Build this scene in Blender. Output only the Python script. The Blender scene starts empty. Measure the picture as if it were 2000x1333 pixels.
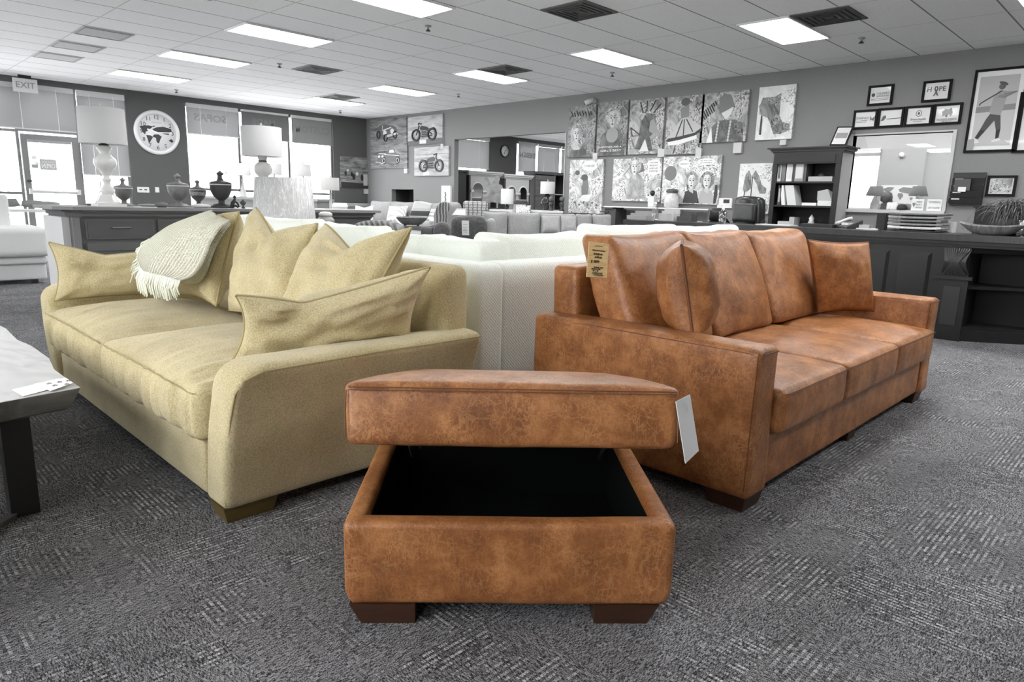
import bpy, math, random
from mathutils import Vector, Matrix, noise
V = Vector
PI = math.pi
SC = bpy.context.scene
COL = SC.collection
random.seed(7)

# ------------------------------------------------------------------ camera
F_PX, YAW, PITCH, ROLL, CH = 1328.35, .7946, .2016, .0271, 1.13
sy, cy, sp, cp = math.sin(YAW), math.cos(YAW), math.sin(PITCH), math.cos(PITCH)
FW = V((sy*cp, cy*cp, -sp)); R0 = V((cy, -sy, 0)); U0 = R0.cross(FW)
RT = R0*math.cos(ROLL) + U0*math.sin(ROLL)
UP = U0*math.cos(ROLL) - R0*math.sin(ROLL)
CAM = V((0, 0, CH))
cd = bpy.data.cameras.new('camera'); cam = bpy.data.objects.new('camera', cd); COL.objects.link(cam)
cd.sensor_width = 36; cd.lens = 36*F_PX/2000; cd.clip_start = .05; cd.clip_end = 200
cam.matrix_world = Matrix(((RT.x, UP.x, -FW.x, 0), (RT.y, UP.y, -FW.y, 0), (RT.z, UP.z, -FW.z, CH), (0, 0, 0, 1)))
SC.camera = cam
# ------------------------------------------------------------------ world, exposure
SC.view_settings.view_transform = 'Standard'; SC.view_settings.look = 'None'
SC.view_settings.gamma = 1; SC.view_settings.use_curve_mapping = False
SC.view_settings.exposure = 1.3
wd = bpy.data.worlds.new('sky'); SC.world = wd; wd.use_nodes = True
wd.node_tree.nodes['Background'].inputs[0].default_value = (.97, .98, 1, 1)
wd.node_tree.nodes['Background'].inputs[1].default_value = 5.0
LAMP_EMIT = 12.0

# ------------------------------------------------------------------ geometry of views: a ray through a photo pixel meets a real plane
def ray(px, py): return FW + RT*((px-1000)/F_PX) - UP*((py-666.5)/F_PX)
def aX(px, py, X): d = ray(px, py); return CAM + d*(X/d.x)
def aY(px, py, Y): d = ray(px, py); return CAM + d*(Y/d.y)
def aZ(px, py, Z): d = ray(px, py); return CAM + d*((Z-CH)/d.z)
def aD(px, py, D): return CAM + ray(px, py)*D
def scl(P): return (P-CAM).dot(FW)/F_PX

# ------------------------------------------------------------------ materials
def lin(c):
    return tuple(((x/255+.055)/1.055)**2.4 if x > 10 else x/255/12.92 for x in c)
MATS = {}
def newmat(name):
    m = bpy.data.materials.new(name); m.use_nodes = True
    nt = m.node_tree; return m, nt, nt.nodes['Principled BSDF']
def flat(name, c, rough=.6, metal=0, spec=.5, bump=0, bscale=200, var=0):
    if name in MATS: return MATS[name]
    if not isinstance(c, tuple): c = (c, c, c)
    m, nt, b = newmat(name); L = lin(c)
    b.inputs['Base Color'].default_value = (*L, 1); b.inputs['Roughness'].default_value = rough
    b.inputs['Metallic'].default_value = metal; b.inputs['Specular IOR Level'].default_value = spec
    if bump or var:
        tc = nt.nodes.new('ShaderNodeTexCoord'); n = nt.nodes.new('ShaderNodeTexNoise'); n.inputs['Scale'].default_value = bscale
        nt.links.new(tc.outputs['Object'], n.inputs['Vector'])
        if bump:
            bp = nt.nodes.new('ShaderNodeBump'); bp.inputs['Strength'].default_value = bump; bp.inputs['Distance'].default_value = .004
            nt.links.new(n.outputs['Fac'], bp.inputs['Height']); nt.links.new(bp.outputs[0], b.inputs['Normal'])
        if var:
            r = nt.nodes.new('ShaderNodeValToRGB'); r.color_ramp.elements[0].position = .35; r.color_ramp.elements[1].position = .65
            r.color_ramp.elements[0].color = (*[x*(1-var) for x in L], 1); r.color_ramp.elements[1].color = (*[min(1, x*(1+var)) for x in L], 1)
            nt.links.new(n.outputs['Fac'], r.inputs[0]); nt.links.new(r.outputs[0], b.inputs['Base Color'])
    MATS[name] = m; return m
def g(v, rough=.6): return flat('grey_%d_%d' % (v, int(rough*10)), v, rough)
class NT:
    def __init__(s, name):
        s.m, s.nt, s.b = newmat(name)
        s.tc = s.n('TexCoord')
    def n(s, t, **kw):
        x = s.nt.nodes.new('ShaderNode'+t)
        for k, v in kw.items():
            if hasattr(x, k): setattr(x, k, v)
            else: x.inputs[k.replace('_', ' ')].default_value = v
        return x
    def l(s, a, b): s.nt.links.new(a, b)
    def math(s, op, a, b=None, c=None):
        x = s.nt.nodes.new('ShaderNodeMath'); x.operation = op
        for i, q in enumerate((a, b, c)):
            if q is None: continue
            if isinstance(q, (int, float)): x.inputs[i].default_value = q
            else: s.l(q, x.inputs[i])
        return x.outputs[0]
    def noise(s, scale, detail=3, rough=.5, vec=None, mp=None, dist=0):
        x = s.nt.nodes.new('ShaderNodeTexNoise'); x.inputs['Scale'].default_value = scale
        x.inputs['Detail'].default_value = detail; x.inputs['Roughness'].default_value = rough; x.inputs['Distortion'].default_value = dist
        src = vec or s.tc.outputs['Object']
        if mp:
            q = s.nt.nodes.new('ShaderNodeMapping'); q.inputs['Scale'].default_value = mp[0]; q.inputs['Rotation'].default_value = mp[1]
            s.l(src, q.inputs[0]); src = q.outputs[0]
        s.l(src, x.inputs['Vector']); return x.outputs['Fac']
    def ramp(s, fac, stops):
        x = s.nt.nodes.new('ShaderNodeValToRGB'); cr = x.color_ramp
        while len(cr.elements) < len(stops): cr.elements.new(.5)
        for e, (p, c) in zip(cr.elements, stops):
            e.position = p; e.color = (*(c if isinstance(c, tuple) else (c, c, c)), 1)
        s.l(fac, x.inputs[0]); return x.outputs[0]
    def mix(s, f, a, b, bt='MIX'):
        x = s.nt.nodes.new('ShaderNodeMix'); x.data_type = 'RGBA'; x.blend_type = bt
        for i, q in ((0, f), (6, a), (7, b)):
            if isinstance(q, (int, float)): x.inputs[i].default_value = q
            elif isinstance(q, tuple): x.inputs[i].default_value = (*q, 1)
            else: s.l(q, x.inputs[i])
        return x.outputs[2]
    def bump(s, h, st, d=.003):
        x = s.nt.nodes.new('ShaderNodeBump'); x.inputs['Strength'].default_value = st; x.inputs['Distance'].default_value = d
        s.l(h, x.inputs['Height']); s.l(x.outputs[0], s.b.inputs['Normal'])
    def col(s, c): s.l(c, s.b.inputs['Base Color'])

def leather(name, k=1.0):
    t = NT(name)
    base = t.math('ADD', t.math('MULTIPLY', t.noise(8, 4, .55, dist=.2), .7), t.math('MULTIPLY', t.noise(26, 4, .6, dist=.3), .3))
    c = t.ramp(base, [(.34, tuple(x*k for x in lin((116, 70, 36)))), (.49, tuple(x*k for x in lin((142, 89, 48)))), (.62, tuple(x*k for x in lin((170, 114, 68))))])
    veins = None
    for sc, st, rot, w in ((24, (1, 1, 1), (0, 0, 0), .02), (15, (2.2, 2.2, .8), (.5, .2, .8), .018), (13, (2.2, 2.2, .7), (.9, 1.4, .1), .016), (15, (.8, .8, 2.2), (.6, .9, .3), .018), (5, (2.5, 2.5, .4), (.2, .7, .2), .006)):
        n = t.noise(sc, 2.5, .55, mp=(st, rot), dist=.5)
        d = t.math('ABSOLUTE', t.math('SUBTRACT', n, .5))
        v = t.math('SUBTRACT', 1, t.math('MINIMUM', t.math('DIVIDE', d, w), 1))
        veins = v if veins is None else t.math('MAXIMUM', veins, v)
    vm = t.math('MULTIPLY', veins, t.ramp(t.noise(9, 3), [(.35, 0.14), (.65, .5)]))
    c = t.mix(vm, c, tuple(x*k for x in lin((206, 152, 100))))
    fine = t.noise(260, 2, .6)
    c = t.mix(.22, c, t.ramp(fine, [(.3, .05), (.7, .95)]), 'SOFT_LIGHT')
    t.col(c); t.b.inputs['Roughness'].default_value = .44; t.b.inputs['Specular IOR Level'].default_value = .5
    hh = t.math('ADD', t.math('MULTIPLY', t.noise(420, 2), .35), t.math('MULTIPLY', veins, .03))
    hh = t.math('ADD', hh, t.math('MULTIPLY', t.noise(14, 3), .9))
    t.bump(hh, .35, .004)
    return t.m
M_LEA = leather('cognac_leather'); 
M_SEAM = flat('leather_seam', (112, 68, 38), .6)
def fabric(name, c, c2, scale=260, bump=.5, dist=.004, mid=True):
    t = NT(name); n = t.noise(scale, 3, .7)
    k = t.ramp(n, [(.32, lin(c2)), (.62, lin(c))])
    k = t.mix(.35 if mid else .1, k, t.ramp(t.noise(5, 3), [(.3, lin(c2)), (.7, lin(c))]))
    t.col(k); t.b.inputs['Roughness'].default_value = .95; t.b.inputs['Specular IOR Level'].default_value = .15
    try: t.b.inputs['Sheen Weight'].default_value = .25
    except Exception: pass
    t.bump(n, bump, dist); return t.m
M_TAN = fabric('tan_chenille', (222, 209, 168), (158, 144, 104), 190)
M_TSEAM = flat('tan_seam', (172, 158, 114), .9)
M_WHT = fabric('ivory_boucle', (233, 239, 228), (196, 204, 194), 160, .8, .006, mid=False)
def twill(name, c, c2):
    t = NT(name)
    mp = t.n('Mapping'); mp.inputs['Rotation'].default_value = (0, .785, .785)
    t.l(t.tc.outputs['Object'], mp.inputs[0])
    w = t.nt.nodes.new('ShaderNodeTexWave'); w.inputs['Scale'].default_value = 38; w.inputs['Distortion'].default_value = 6; w.inputs['Detail'].default_value = 3
    w.inputs['Detail Scale'].default_value = 4
    t.l(mp.outputs[0], w.inputs[0])
    t.col(t.mix(.5, t.ramp(w.outputs['Fac'], [(.2, lin(c2)), (.8, lin(c))]), lin(c)))
    t.b.inputs['Roughness'].default_value = .95; t.b.inputs['Specular IOR Level'].default_value = .1
    t.bump(w.outputs['Fac'], .5, .003); return t.m
M_WHT = twill('ivory_twill', (246, 250, 243), (226, 233, 223))

def carpet():
    t = NT('carpet'); sx = t.nt.nodes.new('ShaderNodeSeparateXYZ'); t.l(t.tc.outputs['Object'], sx.inputs[0])
    X, Y = sx.outputs[0], sx.outputs[1]
    T = .61
    tx = t.math('FLOOR', t.math('DIVIDE', X, T)); ty = t.math('FLOOR', t.math('DIVIDE', Y, T))
    par = t.math('ABSOLUTE', t.math('MODULO', t.math('ADD', tx, ty), 2))
    def swap(a, b):
        return t.math('ADD', t.math('MULTIPLY', a, par), t.math('MULTIPLY', b, t.math('SUBTRACT', 1, par)))
    u = swap(X, Y); v = swap(Y, X)     # stripes run along v
    row = t.math('FLOOR', t.math('MULTIPLY', u, 1/.0085))
    ph = t.math('FRACT', t.math('MULTIPLY', u, 1/.017))
    line = t.math('LESS_THAN', ph, .5)
    def comb(a, b, c=0.0):
        x = t.nt.nodes.new('ShaderNodeCombineXYZ'); t.l(a, x.inputs[0]); t.l(b, x.inputs[1])
        if not isinstance(c, float): t.l(c, x.inputs[2])
        return x.outputs[0]
    # dashes: random lengths along each line
    n1 = t.noise(1, 2, .6, vec=comb(t.math('MULTIPLY', row, 3.7), t.math('MULTIPLY', v, 14)))
    dash = t.math('GREATER_THAN', n1, .5)
    # patches where lines stand out
    pn = t.noise(3.4, 2, .6, vec=comb(t.math('MULTIPLY', X, 1.0), t.math('MULTIPLY', Y, 1.0), t.math('MULTIPLY', par, 7.0)))
    pm = t.ramp(pn, [(.44, 0.0), (.62, .75)])
    fine = t.noise(1, 2, .7, vec=comb(t.math('MULTIPLY', row, 5.1), t.math('MULTIPLY', v, 190)))
    f2 = t.noise(330, 2, .6)
    spk = t.math('MULTIPLY', t.math('ADD', fine, f2), .5)
    s = t.ramp(spk, [(.40, 0.0), (.56, 1.0)])
    stripes = t.math('MULTIPLY', t.math('MULTIPLY', line, dash), pm)
    val = t.math('ADD', t.math('MULTIPLY', s, .62), t.math('MULTIPLY', stripes, t.math('ADD', .12, t.math('MULTIPLY', s, .3))))
    val = t.math('ADD', val, t.math('MULTIPLY', t.math('SUBTRACT', t.noise(2.2, 2), .5), .25))
    # darker between lines inside the patches
    val = t.math('SUBTRACT', val, t.math('MULTIPLY', t.math('MULTIPLY', pm, t.math('SUBTRACT', 1, line)), .16))
    t.col(t.ramp(val, [(0, lin((32, 32, 33))), (.35, lin((94, 94, 96))), (.95, lin((208, 208, 210)))]))
    t.b.inputs['Roughness'].default_value = .98; t.b.inputs['Specular IOR Level'].default_value = .05
    t.bump(val, .6, .004); return t.m
def ceiling_mat():
    t = NT('ceiling_tile'); sx = t.nt.nodes.new('ShaderNodeSeparateXYZ'); t.l(t.tc.outputs['Object'], sx.inputs[0])
    fx = t.math('FRACT', t.math('DIVIDE', t.math('SUBTRACT', sx.outputs[0], 3.927-12.27), 1.227))
    fy = t.math('FRACT', t.math('DIVIDE', t.math('SUBTRACT', sx.outputs[1], 14.014-30.75), .615))
    ax = t.math('MINIMUM', fx, t.math('SUBTRACT', 1, fx)); ay = t.math('MINIMUM', fy, t.math('SUBTRACT', 1, fy))
    lx = t.math('LESS_THAN', ax, .0065); ly = t.math('LESS_THAN', ay, .014)
    base = t.ramp(t.noise(90, 3, .7), [(.3, lin((226, 226, 226))), (.7, lin((243, 243, 243)))])
    c = t.mix(ly, base, lin((140, 140, 140))); c = t.mix(lx, c, lin((205, 205, 205)))
    t.col(c); t.b.inputs['Roughness'].default_value = .95; t.b.inputs['Specular IOR Level'].default_value = .1
    return t.m
def wall_mat(name, v):
    t = NT(name); n = t.noise(140, 3, .7)
    t.col(t.ramp(n, [(.35, lin((v-5,)*3)), (.65, lin((v+5,)*3))])); t.b.inputs['Roughness'].default_value = .8
    t.b.inputs['Specular IOR Level'].default_value = .25; t.bump(n, .25, .003); return t.m
def wood(name, c1, c2, scale=4, stretch=(1, 1, 12), rough=.5):
    t = NT(name); n = t.noise(scale, 5, .6, mp=(stretch, (0, 0, 0)), dist=.6)
    t.col(t.ramp(n, [(.3, lin(c1)), (.7, lin(c2))])); t.b.inputs['Roughness'].default_value = rough; t.bump(n, .15); return t.m
def emit(name, c, s):
    m = bpy.data.materials.new(name); m.use_nodes = True; nt = m.node_tree; b = nt.nodes['Principled BSDF']
    b.inputs['Base Color'].default_value = (.8, .8, .8, 1); b.inputs['Emission Color'].default_value = (*c, 1); b.inputs['Emission Strength'].default_value = s; return m
def glassm(name, rough=0.0, tint=(1, 1, 1), refl=.08):
    m = bpy.data.materials.new(name); m.use_nodes = True; nt = m.node_tree; nt.nodes.clear()
    o = nt.nodes.new('ShaderNodeOutputMaterial'); mx = nt.nodes.new('ShaderNodeMixShader'); tr = nt.nodes.new('ShaderNodeBsdfTransparent'); gl = nt.nodes.new('ShaderNodeBsdfGlossy')
    tr.inputs[0].default_value = (*tint, 1); gl.inputs['Roughness'].default_value = rough; mx.inputs[0].default_value = refl
    nt.links.new(tr.outputs[0], mx.inputs[1]); nt.links.new(gl.outputs[0], mx.inputs[2]); nt.links.new(mx.outputs[0], o.inputs[0]); return m
def translucent(name, v, tv=.5):
    m = bpy.data.materials.new(name); m.use_nodes = True; nt = m.node_tree; nt.nodes.clear(); c = (*lin((v, v, v)), 1)
    o = nt.nodes.new('ShaderNodeOutputMaterial'); mx = nt.nodes.new('ShaderNodeMixShader'); a = nt.nodes.new('ShaderNodeBsdfDiffuse'); b = nt.nodes.new('ShaderNodeBsdfTranslucent')
    a.inputs[0].default_value = c; b.inputs[0].default_value = c; mx.inputs[0].default_value = tv
    nt.links.new(a.outputs[0], mx.inputs[1]); nt.links.new(b.outputs[0], mx.inputs[2]); nt.links.new(mx.outputs[0], o.inputs[0]); return m
M_GLASS = glassm('window_glass', refl=.05)
M_SHADE = translucent('lampshade_linen', 232, .35)
M_SLAT = translucent('blind_slat', 134, .16)
M_DIFF = emit('troffer_diffuser', (1, 1, 1), LAMP_EMIT)

# ------------------------------------------------------------------ objects
def wl(o):
    p = V((0, 0, 0)); 
    while o is not None: p = p + o.location; o = o.parent
    return p
def tag(o, label=None, cat=None, group=None, kind=None):
    if label: o['label'] = label
    if cat: o['category'] = cat
    if group: o['group'] = group
    if kind: o['kind'] = kind
    return o
def thing(name, label, cat, loc=(0, 0, 0), rz=0, group=None):
    o = bpy.data.objects.new(name, None); o.empty_display_size = .05; COL.objects.link(o); o.location = loc; o.rotation_euler = (0, 0, rz)
    return tag(o, label, cat, group)
class MB:
    def __init__(s): s.v = []; s.f = []; s.sm = []
    def add(s, vs, fs, smooth=False):
        k = len(s.v); s.v += [tuple(p) for p in vs]; s.f += [tuple(i+k for i in f) for f in fs]; s.sm += [smooth]*len(fs); return s
    def box(s, x0, x1, y0, y1, z0, z1):
        x0, x1 = sorted((x0, x1)); y0, y1 = sorted((y0, y1)); z0, z1 = sorted((z0, z1))
        return s.add([(x0, y0, z0), (x1, y0, z0), (x1, y1, z0), (x0, y1, z0), (x0, y0, z1), (x1, y0, z1), (x1, y1, z1), (x0, y1, z1)],
                     [(0, 3, 2, 1), (4, 5, 6, 7), (0, 1, 5, 4), (1, 2, 6, 5), (2, 3, 7, 6), (3, 0, 4, 7)])
    def hexa(s, P):   # 8 corners: bottom 4 then top 4
        return s.add(P, [(0, 3, 2, 1), (4, 5, 6, 7), (0, 1, 5, 4), (1, 2, 6, 5), (2, 3, 7, 6), (3, 0, 4, 7)])
    def obox(s, c, ax, ay, az):  # centre and half-vectors
        c, ax, ay, az = V(c), V(ax), V(ay), V(az)
        return s.hexa([c+ax*i+ay*j+az*k for k in (-1, 1) for i, j in ((-1, -1), (1, -1), (1, 1), (-1, 1))])
    def tube(s, pts, r, n=8, cap=True):
        pts = [V(p) for p in pts]; rr = r if isinstance(r, (list, tuple)) else [r]*len(pts); vs = []; fs = []
        pv = None
        for i, p in enumerate(pts):
            d = (pts[min(i+1, len(pts)-1)]-pts[max(i-1, 0)])
            if d.length < 1e-9: d = V((0, 0, 1))
            d.normalize()
            a = pv - d*pv.dot(d) if pv is not None else d.orthogonal()
            if a.length < 1e-6: a = d.orthogonal()
            a.normalize(); pv = a; b = d.cross(a)
            vs += [p+(a*math.cos(2*PI*k/n)+b*math.sin(2*PI*k/n))*rr[i] for k in range(n)]
        for i in range(len(pts)-1):
            for k in range(n):
                fs.append((i*n+k, i*n+(k+1) % n, (i+1)*n+(k+1) % n, (i+1)*n+k))
        if cap: fs += [tuple(range(n))[::-1], tuple((len(pts)-1)*n+k for k in range(n))]
        return s.add(vs, fs, n > 5)
    def lathe(s, prof, c=(0, 0, 0), n=28, sx=1, sy=1, close=True, sq=0):
        vs = []; fs = []; c = V(c)
        for r, z in prof:
            for k in range(n):
                a = 2*PI*k/n; ca, sa = math.cos(a), math.sin(a); q = 1
                if sq: q = 1/max(abs(ca), abs(sa))**sq
                vs.append((c.x+r*q*ca*sx, c.y+r*q*sa*sy, c.z+z))
        m = len(prof)
        for i in range(m-1):
            for k in range(n): fs.append((i*n+k, i*n+(k+1) % n, (i+1)*n+(k+1) % n, (i+1)*n+k))
        if close: fs += [tuple(range(n))[::-1], tuple((m-1)*n+k for k in range(n))]
        return s.add(vs, fs, True)
    def grid(s, P, smooth=True, flip=False):
        h = len(P); w = len(P[0]); vs = [p for row in P for p in row]; fs = []
        for i in range(h-1):
            for j in range(w-1):
                q = (i*w+j, i*w+j+1, (i+1)*w+j+1, (i+1)*w+j); fs.append(q[::-1] if flip else q)
        return s.add(vs, fs, smooth)
    def rbox(s, x0, x1, y0, y1, z0, z1, r=.04, m=10, k=4, warp=None):
        lo = V((x0, y0, z0)); hi = V((x1, y1, z1)); c = (lo+hi)/2; hf = (hi-lo)/2; r = min(r, *[q*.999 for q in hf])
        mm = m if isinstance(m, (list, tuple)) else (m, m, m)
        A = []
        for a in range(3):
            inn = hf[a]-r; L = [-hf[a]+r*(1-math.cos(PI/2*i/k)) for i in range(k)]
            L += [-inn+2*inn*i/mm[a] for i in range(mm[a]+1)] + [hf[a]-r*(1-math.cos(PI/2*i/k)) for i in range(k-1, -1, -1)]
            A.append(L)
        idx = {}; vs = []; fs = []
        def vert(i, j, l):
            t = (i, j, l)
            if t not in idx:
                p = V((A[0][i], A[1][j], A[2][l])); inn = V([max(-(hf[a]-r), min(hf[a]-r, p[a])) for a in range(3)])
                d = p-inn
                if d.length > 1e-9: p = inn+d.normalized()*r*1.0 if sum(1 for a in range(3) if abs(d[a]) > 1e-9) > 1 else p
                sn = V([p[a]/hf[a] for a in range(3)])
                if warp: q = warp(sn, c+p)
                else: q = c+p
                idx[t] = len(vs); vs.append(tuple(q))
            return idx[t]
        N = [len(a)-1 for a in A]
        for ax in range(3):
            b, d = (ax+1) % 3, (ax+2) % 3
            for side in (0, N[ax]):
                for i in range(N[b]):
                    for j in range(N[d]):
                        q = []
                        for ii, jj in ((i, j), (i+1, j), (i+1, j+1), (i, j+1)):
                            t = [0, 0, 0]; t[ax] = side; t[b] = ii; t[d] = jj; q.append(vert(*t))
                        fs.append(tuple(q) if side else tuple(q[::-1]))
        return s.add(vs, fs, True)
    def poly(s, pts, nrm, th):   # extruded outline
        pts = [V(p) for p in pts]; n = len(pts); nrm = V(nrm)*th
        vs = pts+[p+nrm for p in pts]
        return s.add(vs, [tuple(range(n)), tuple(range(2*n-1, n-1, -1))]+[(i, i+n, (i+1) % n+n, (i+1) % n) for i in range(n)])
    def build(s, name, mat, parent=None, world=False, origin=None):
        me = bpy.data.meshes.new(name)
        if parent is None:
            if origin is None:
                xs, ys, zs = zip(*s.v); origin = ((min(xs)+max(xs))/2, (min(ys)+max(ys))/2, min(zs))
            off = V(origin)
        else: off = wl(parent) if world else V((0, 0, 0))
        me.from_pydata([tuple(V(p)-off) for p in s.v], [], s.f)
        for p, q in zip(me.polygons, s.sm): p.use_smooth = q
        me.materials.append(mat); me.update()
        o = bpy.data.objects.new(name, me); COL.objects.link(o)
        if parent is None: o.location = off
        else: o.parent = parent
        return o
def dup(root, loc, rz=None, label=None, group=None):
    r = root.copy(); COL.objects.link(r); r.location = loc
    if rz is not None: r.rotation_euler = (0, 0, rz)
    if label: r['label'] = label
    if group: r['group'] = group
    for ch in list(root.children):
        c = ch.copy(); COL.objects.link(c); c.parent = r
        for gc in ch.children:
            d = gc.copy(); COL.objects.link(d); d.parent = c
    return r
def struct(mb, name, mat, label=None, parent=None):
    o = mb.build(name, mat, parent, world=True)
    if parent is None: tag(o, label, None, None, 'structure')
    return o
class Fr:   # a flat frame in the world: origin (top-left), right and up unit vectors, outward normal
    def __init__(s, o, r, u, w, h): s.o = V(o); s.r = V(r).normalized(); s.u = V(u).normalized(); s.w = w; s.h = h; s.n = s.r.cross(s.u)
    def p(s, u, v, d=0): return s.o + s.r*(u*s.w) - s.u*(v*s.h) + s.n*d      # v downwards
def text(body, fr, u, v, hgt, mat, parent, name='lettering', d=.002, mirror=False, wfit=None, align='CENTER', th=.0012, bold=0):
    cu = bpy.data.curves.new(name, 'FONT'); cu.body = body; cu.size = 1; cu.align_x = align; cu.align_y = 'CENTER'; cu.resolution_u = 2; cu.extrude = .5; cu.offset = bold
    t = bpy.data.objects.new(name, cu); me = bpy.data.meshes.new_from_object(t); bpy.data.objects.remove(t)
    if not me.vertices: return None
    xs = [q.co.x for q in me.vertices]; w = max(xs)-min(xs); sx = hgt*1.35
    kx = sx if wfit is None else wfit/w
    off = wl(parent) if parent else V((0, 0, 0)); base = fr.p(u, v, d)
    for q in me.vertices:
        c = q.co.copy(); q.co = base + fr.r*(c.x*kx*(-1 if mirror else 1)) + fr.u*(c.y*sx) + fr.n*(c.z+.5)*th - off
    if mirror: me.flip_normals()
    me.materials.append(mat); o = bpy.data.objects.new(name, me); COL.objects.link(o)
    if parent: o.parent = parent
    return o

def nz(p, s, sc): return noise.noise(V(p)*s + V((sc*3.1, sc*1.7, sc*5.3)))
def pillow(name, label, c4, thick, mat, seam, bow=.09, chop=0, wr=.012, seed=1, n=34, group=None, cat='pillow', cu=.1, parent=None, edge=.006, bulge=.42, fold=None, pname='piping'):
    """knife-edge cushion spanned by four corners TL TR BR BL; its normal is the viewer side"""
    TL, TR, BR, BL = [V(c) for c in c4]
    C = (TL+TR+BR+BL)/4; nrm = (TR-TL+BR-BL).cross(TL-BL+TR-BR).normalized()
    def base(u, v):
        x = u*(1-bow*(1-v*v)**1.0*abs(u)**2); y = v*(1-bow*(1-u*u)*abs(v)**2)
        y -= chop*max(0, 1-abs(u-cu)/(1+abs(cu)*(1 if (u-cu)*cu < 0 else -1)))**1.25*max(0, (v+.25)/1.25)**2
        a = (x+1)/2; b = (y+1)/2
        p = (BL*(1-a)+BR*a)*(1-b)+(TL*(1-a)+TR*a)*b
        if fold: p = p + fold(u, v)
        return p
    def surf(u, v, sd):
        t = max(0, (1-abs(u)**2.6)*(1-abs(v)**2.6))**bulge*thick/2
        if chop: t *= 1-min(.55, chop*1.3)*math.exp(-((u-cu+.25*(1-v))/.16)**2)*max(0, min(1, v+.35))
        e = max(abs(u), abs(v)); w = nz((u*2, v*2, sd), 1.6, seed)*wr*1.5*(1-e**6)
        cr = min(1, max(0, (1-e)*8)); rd = math.atan2(v, u)
        w += wr*.6*math.sin(rd*14+seed+3*nz((u, v, 0), 2, seed))*math.exp(-((1-abs(u))**2+(1-abs(v))**2)*7)*cr
        w += wr*.5*nz((u*6, v*1.5, sd), 1.5, seed+4)*cr
        return base(u, v)+nrm*sd*(t+w*cr)
    mb = MB(); us = [math.sin(PI/2*(-1+2*i/n)) for i in range(n+1)]
    vs = []; fs = []; idx = {}
    for sd in (1, -1):
        for j, v in enumerate(us):
            for i, u in enumerate(us):
                ed = i in (0, n) or j in (0, n); key = (i, j, 0 if ed else sd)
                if key not in idx:
                    idx[key] = len(vs); vs.append(base(u, v) if ed else surf(u, v, sd))
        for j in range(n):
            for i in range(n):
                q = []
                for a, b in ((i, j), (i+1, j), (i+1, j+1), (i, j+1)):
                    ed = a in (0, n) or b in (0, n); q.append(idx[(a, b, 0 if ed else sd)])
                fs.append(tuple(q) if sd > 0 else tuple(q[::-1]))
    mb.add(vs, fs, True)
    if parent is None:
        root = thing(name, label, cat, C-V((0, 0, 0)), 0, group); mb.build('cushion_cover', mat, root, world=True); par = root
    else: par = mb.build(name, mat, parent, world=True); root = par
    if edge:
        loop = [base(u, 1) for u in us]+[base(1, -u) for u in us[1:]]+[base(-u, -1) for u in us[1:]]+[base(-1, u) for u in us[1:]]
        ed = MB().tube(loop, edge, 6, cap=False); o = ed.build(pname, seam, par, world=True)
    return root
# ------------------------------------------------------------------ room shell
CEIL = 3.17; WX = 10.53; WY = 15.93
M_WL = wall_mat('wall_paint_dark', 90); M_WR = wall_mat('wall_paint', 130); M_REV = g(170)
def wall(name, ax, pos, th, a0, a1, z0, z1, holes, mat):
    mb = MB(); As = sorted({a0, a1, *[h[0] for h in holes], *[h[1] for h in holes]}); Zs = sorted({z0, z1, *[h[2] for h in holes], *[h[3] for h in holes]})
    for i in range(len(As)-1):
        for j in range(len(Zs)-1):
            ca, cz = (As[i]+As[i+1])/2, (Zs[j]+Zs[j+1])/2
            if any(h[0] < ca < h[1] and h[2] < cz < h[3] for h in holes): continue
            if ax == 'x': mb.box(pos, pos+th, As[i], As[i+1], Zs[j], Zs[j+1])
            else: mb.box(As[i], As[i+1], pos, pos+th, Zs[j], Zs[j+1])
    return struct(mb, name, mat)
fl = struct(MB().box(-4.2, 13.6, -5.2, 16.1, -.1, 0).box(13.6, 20.2, 8, 16.1, -.1, 0), 'floor', carpet())
fl.data.transform(Matrix.Translation(fl.location)); fl.location = (0, 0, 0)
ce = struct(MB().box(-4.2, 13.6, -5.2, 16.1, CEIL, CEIL+.1).box(13.6, 20.2, 8, 16.1, CEIL, CEIL+.1), 'ceiling', ceiling_mat())
ce.data.transform(Matrix.Translation(ce.location)); ce.location = (0, 0, 0)
wall('wall_left', 'y', WY, .17, -4.2, 20.2, 0, CEIL, [(-.2, 4.75, .0, 3.045), (5.9, 9.53, .08, 3.045), (13.2, 14.97, .3, 3.045), (16.2, 19.6, .3, 3.045)], M_WL)
wall('wall_right', 'x', WX, .13, -5.2, WY, 0, CEIL, [(9.02, 12.36, 0, 2.5), (13.9, 14.82, 1.03, 1.37), (2.42, 3.65, 1.165, 2.18)], M_WR)
wall('wall_rear', 'y', -5.2, .1, -4.2, WX, 0, CEIL, [], M_WR)
wall('wall_side', 'x', -4.2, .1, -5.1, WY, 0, CEIL, [(.2, 3.4, .8, 3.0), (9.3, 12.3, .8, 3.0)], M_WR)  # openings for the two added daylight windows, out of view
wall('wall_far', 'x', 20.1, .1, 8, WY, 0, CEIL, [], M_WR)
wall('wall_inner', 'y', 8.0, .1, WX+.13, 20.1, 0, CEIL, [], M_WR)
wall('wall_office', 'x', 13.5, .1, 1.0, 8.0, 0, CEIL, [(4.19, 4.92, 1.2, 2.2), (2.55, 3.42, 1.03, 2.2)], g(160, .8))
wall('wall_office_side', 'y', 1.0, .1, WX+.13, 13.6, 0, CEIL, [], g(190, .8))
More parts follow.
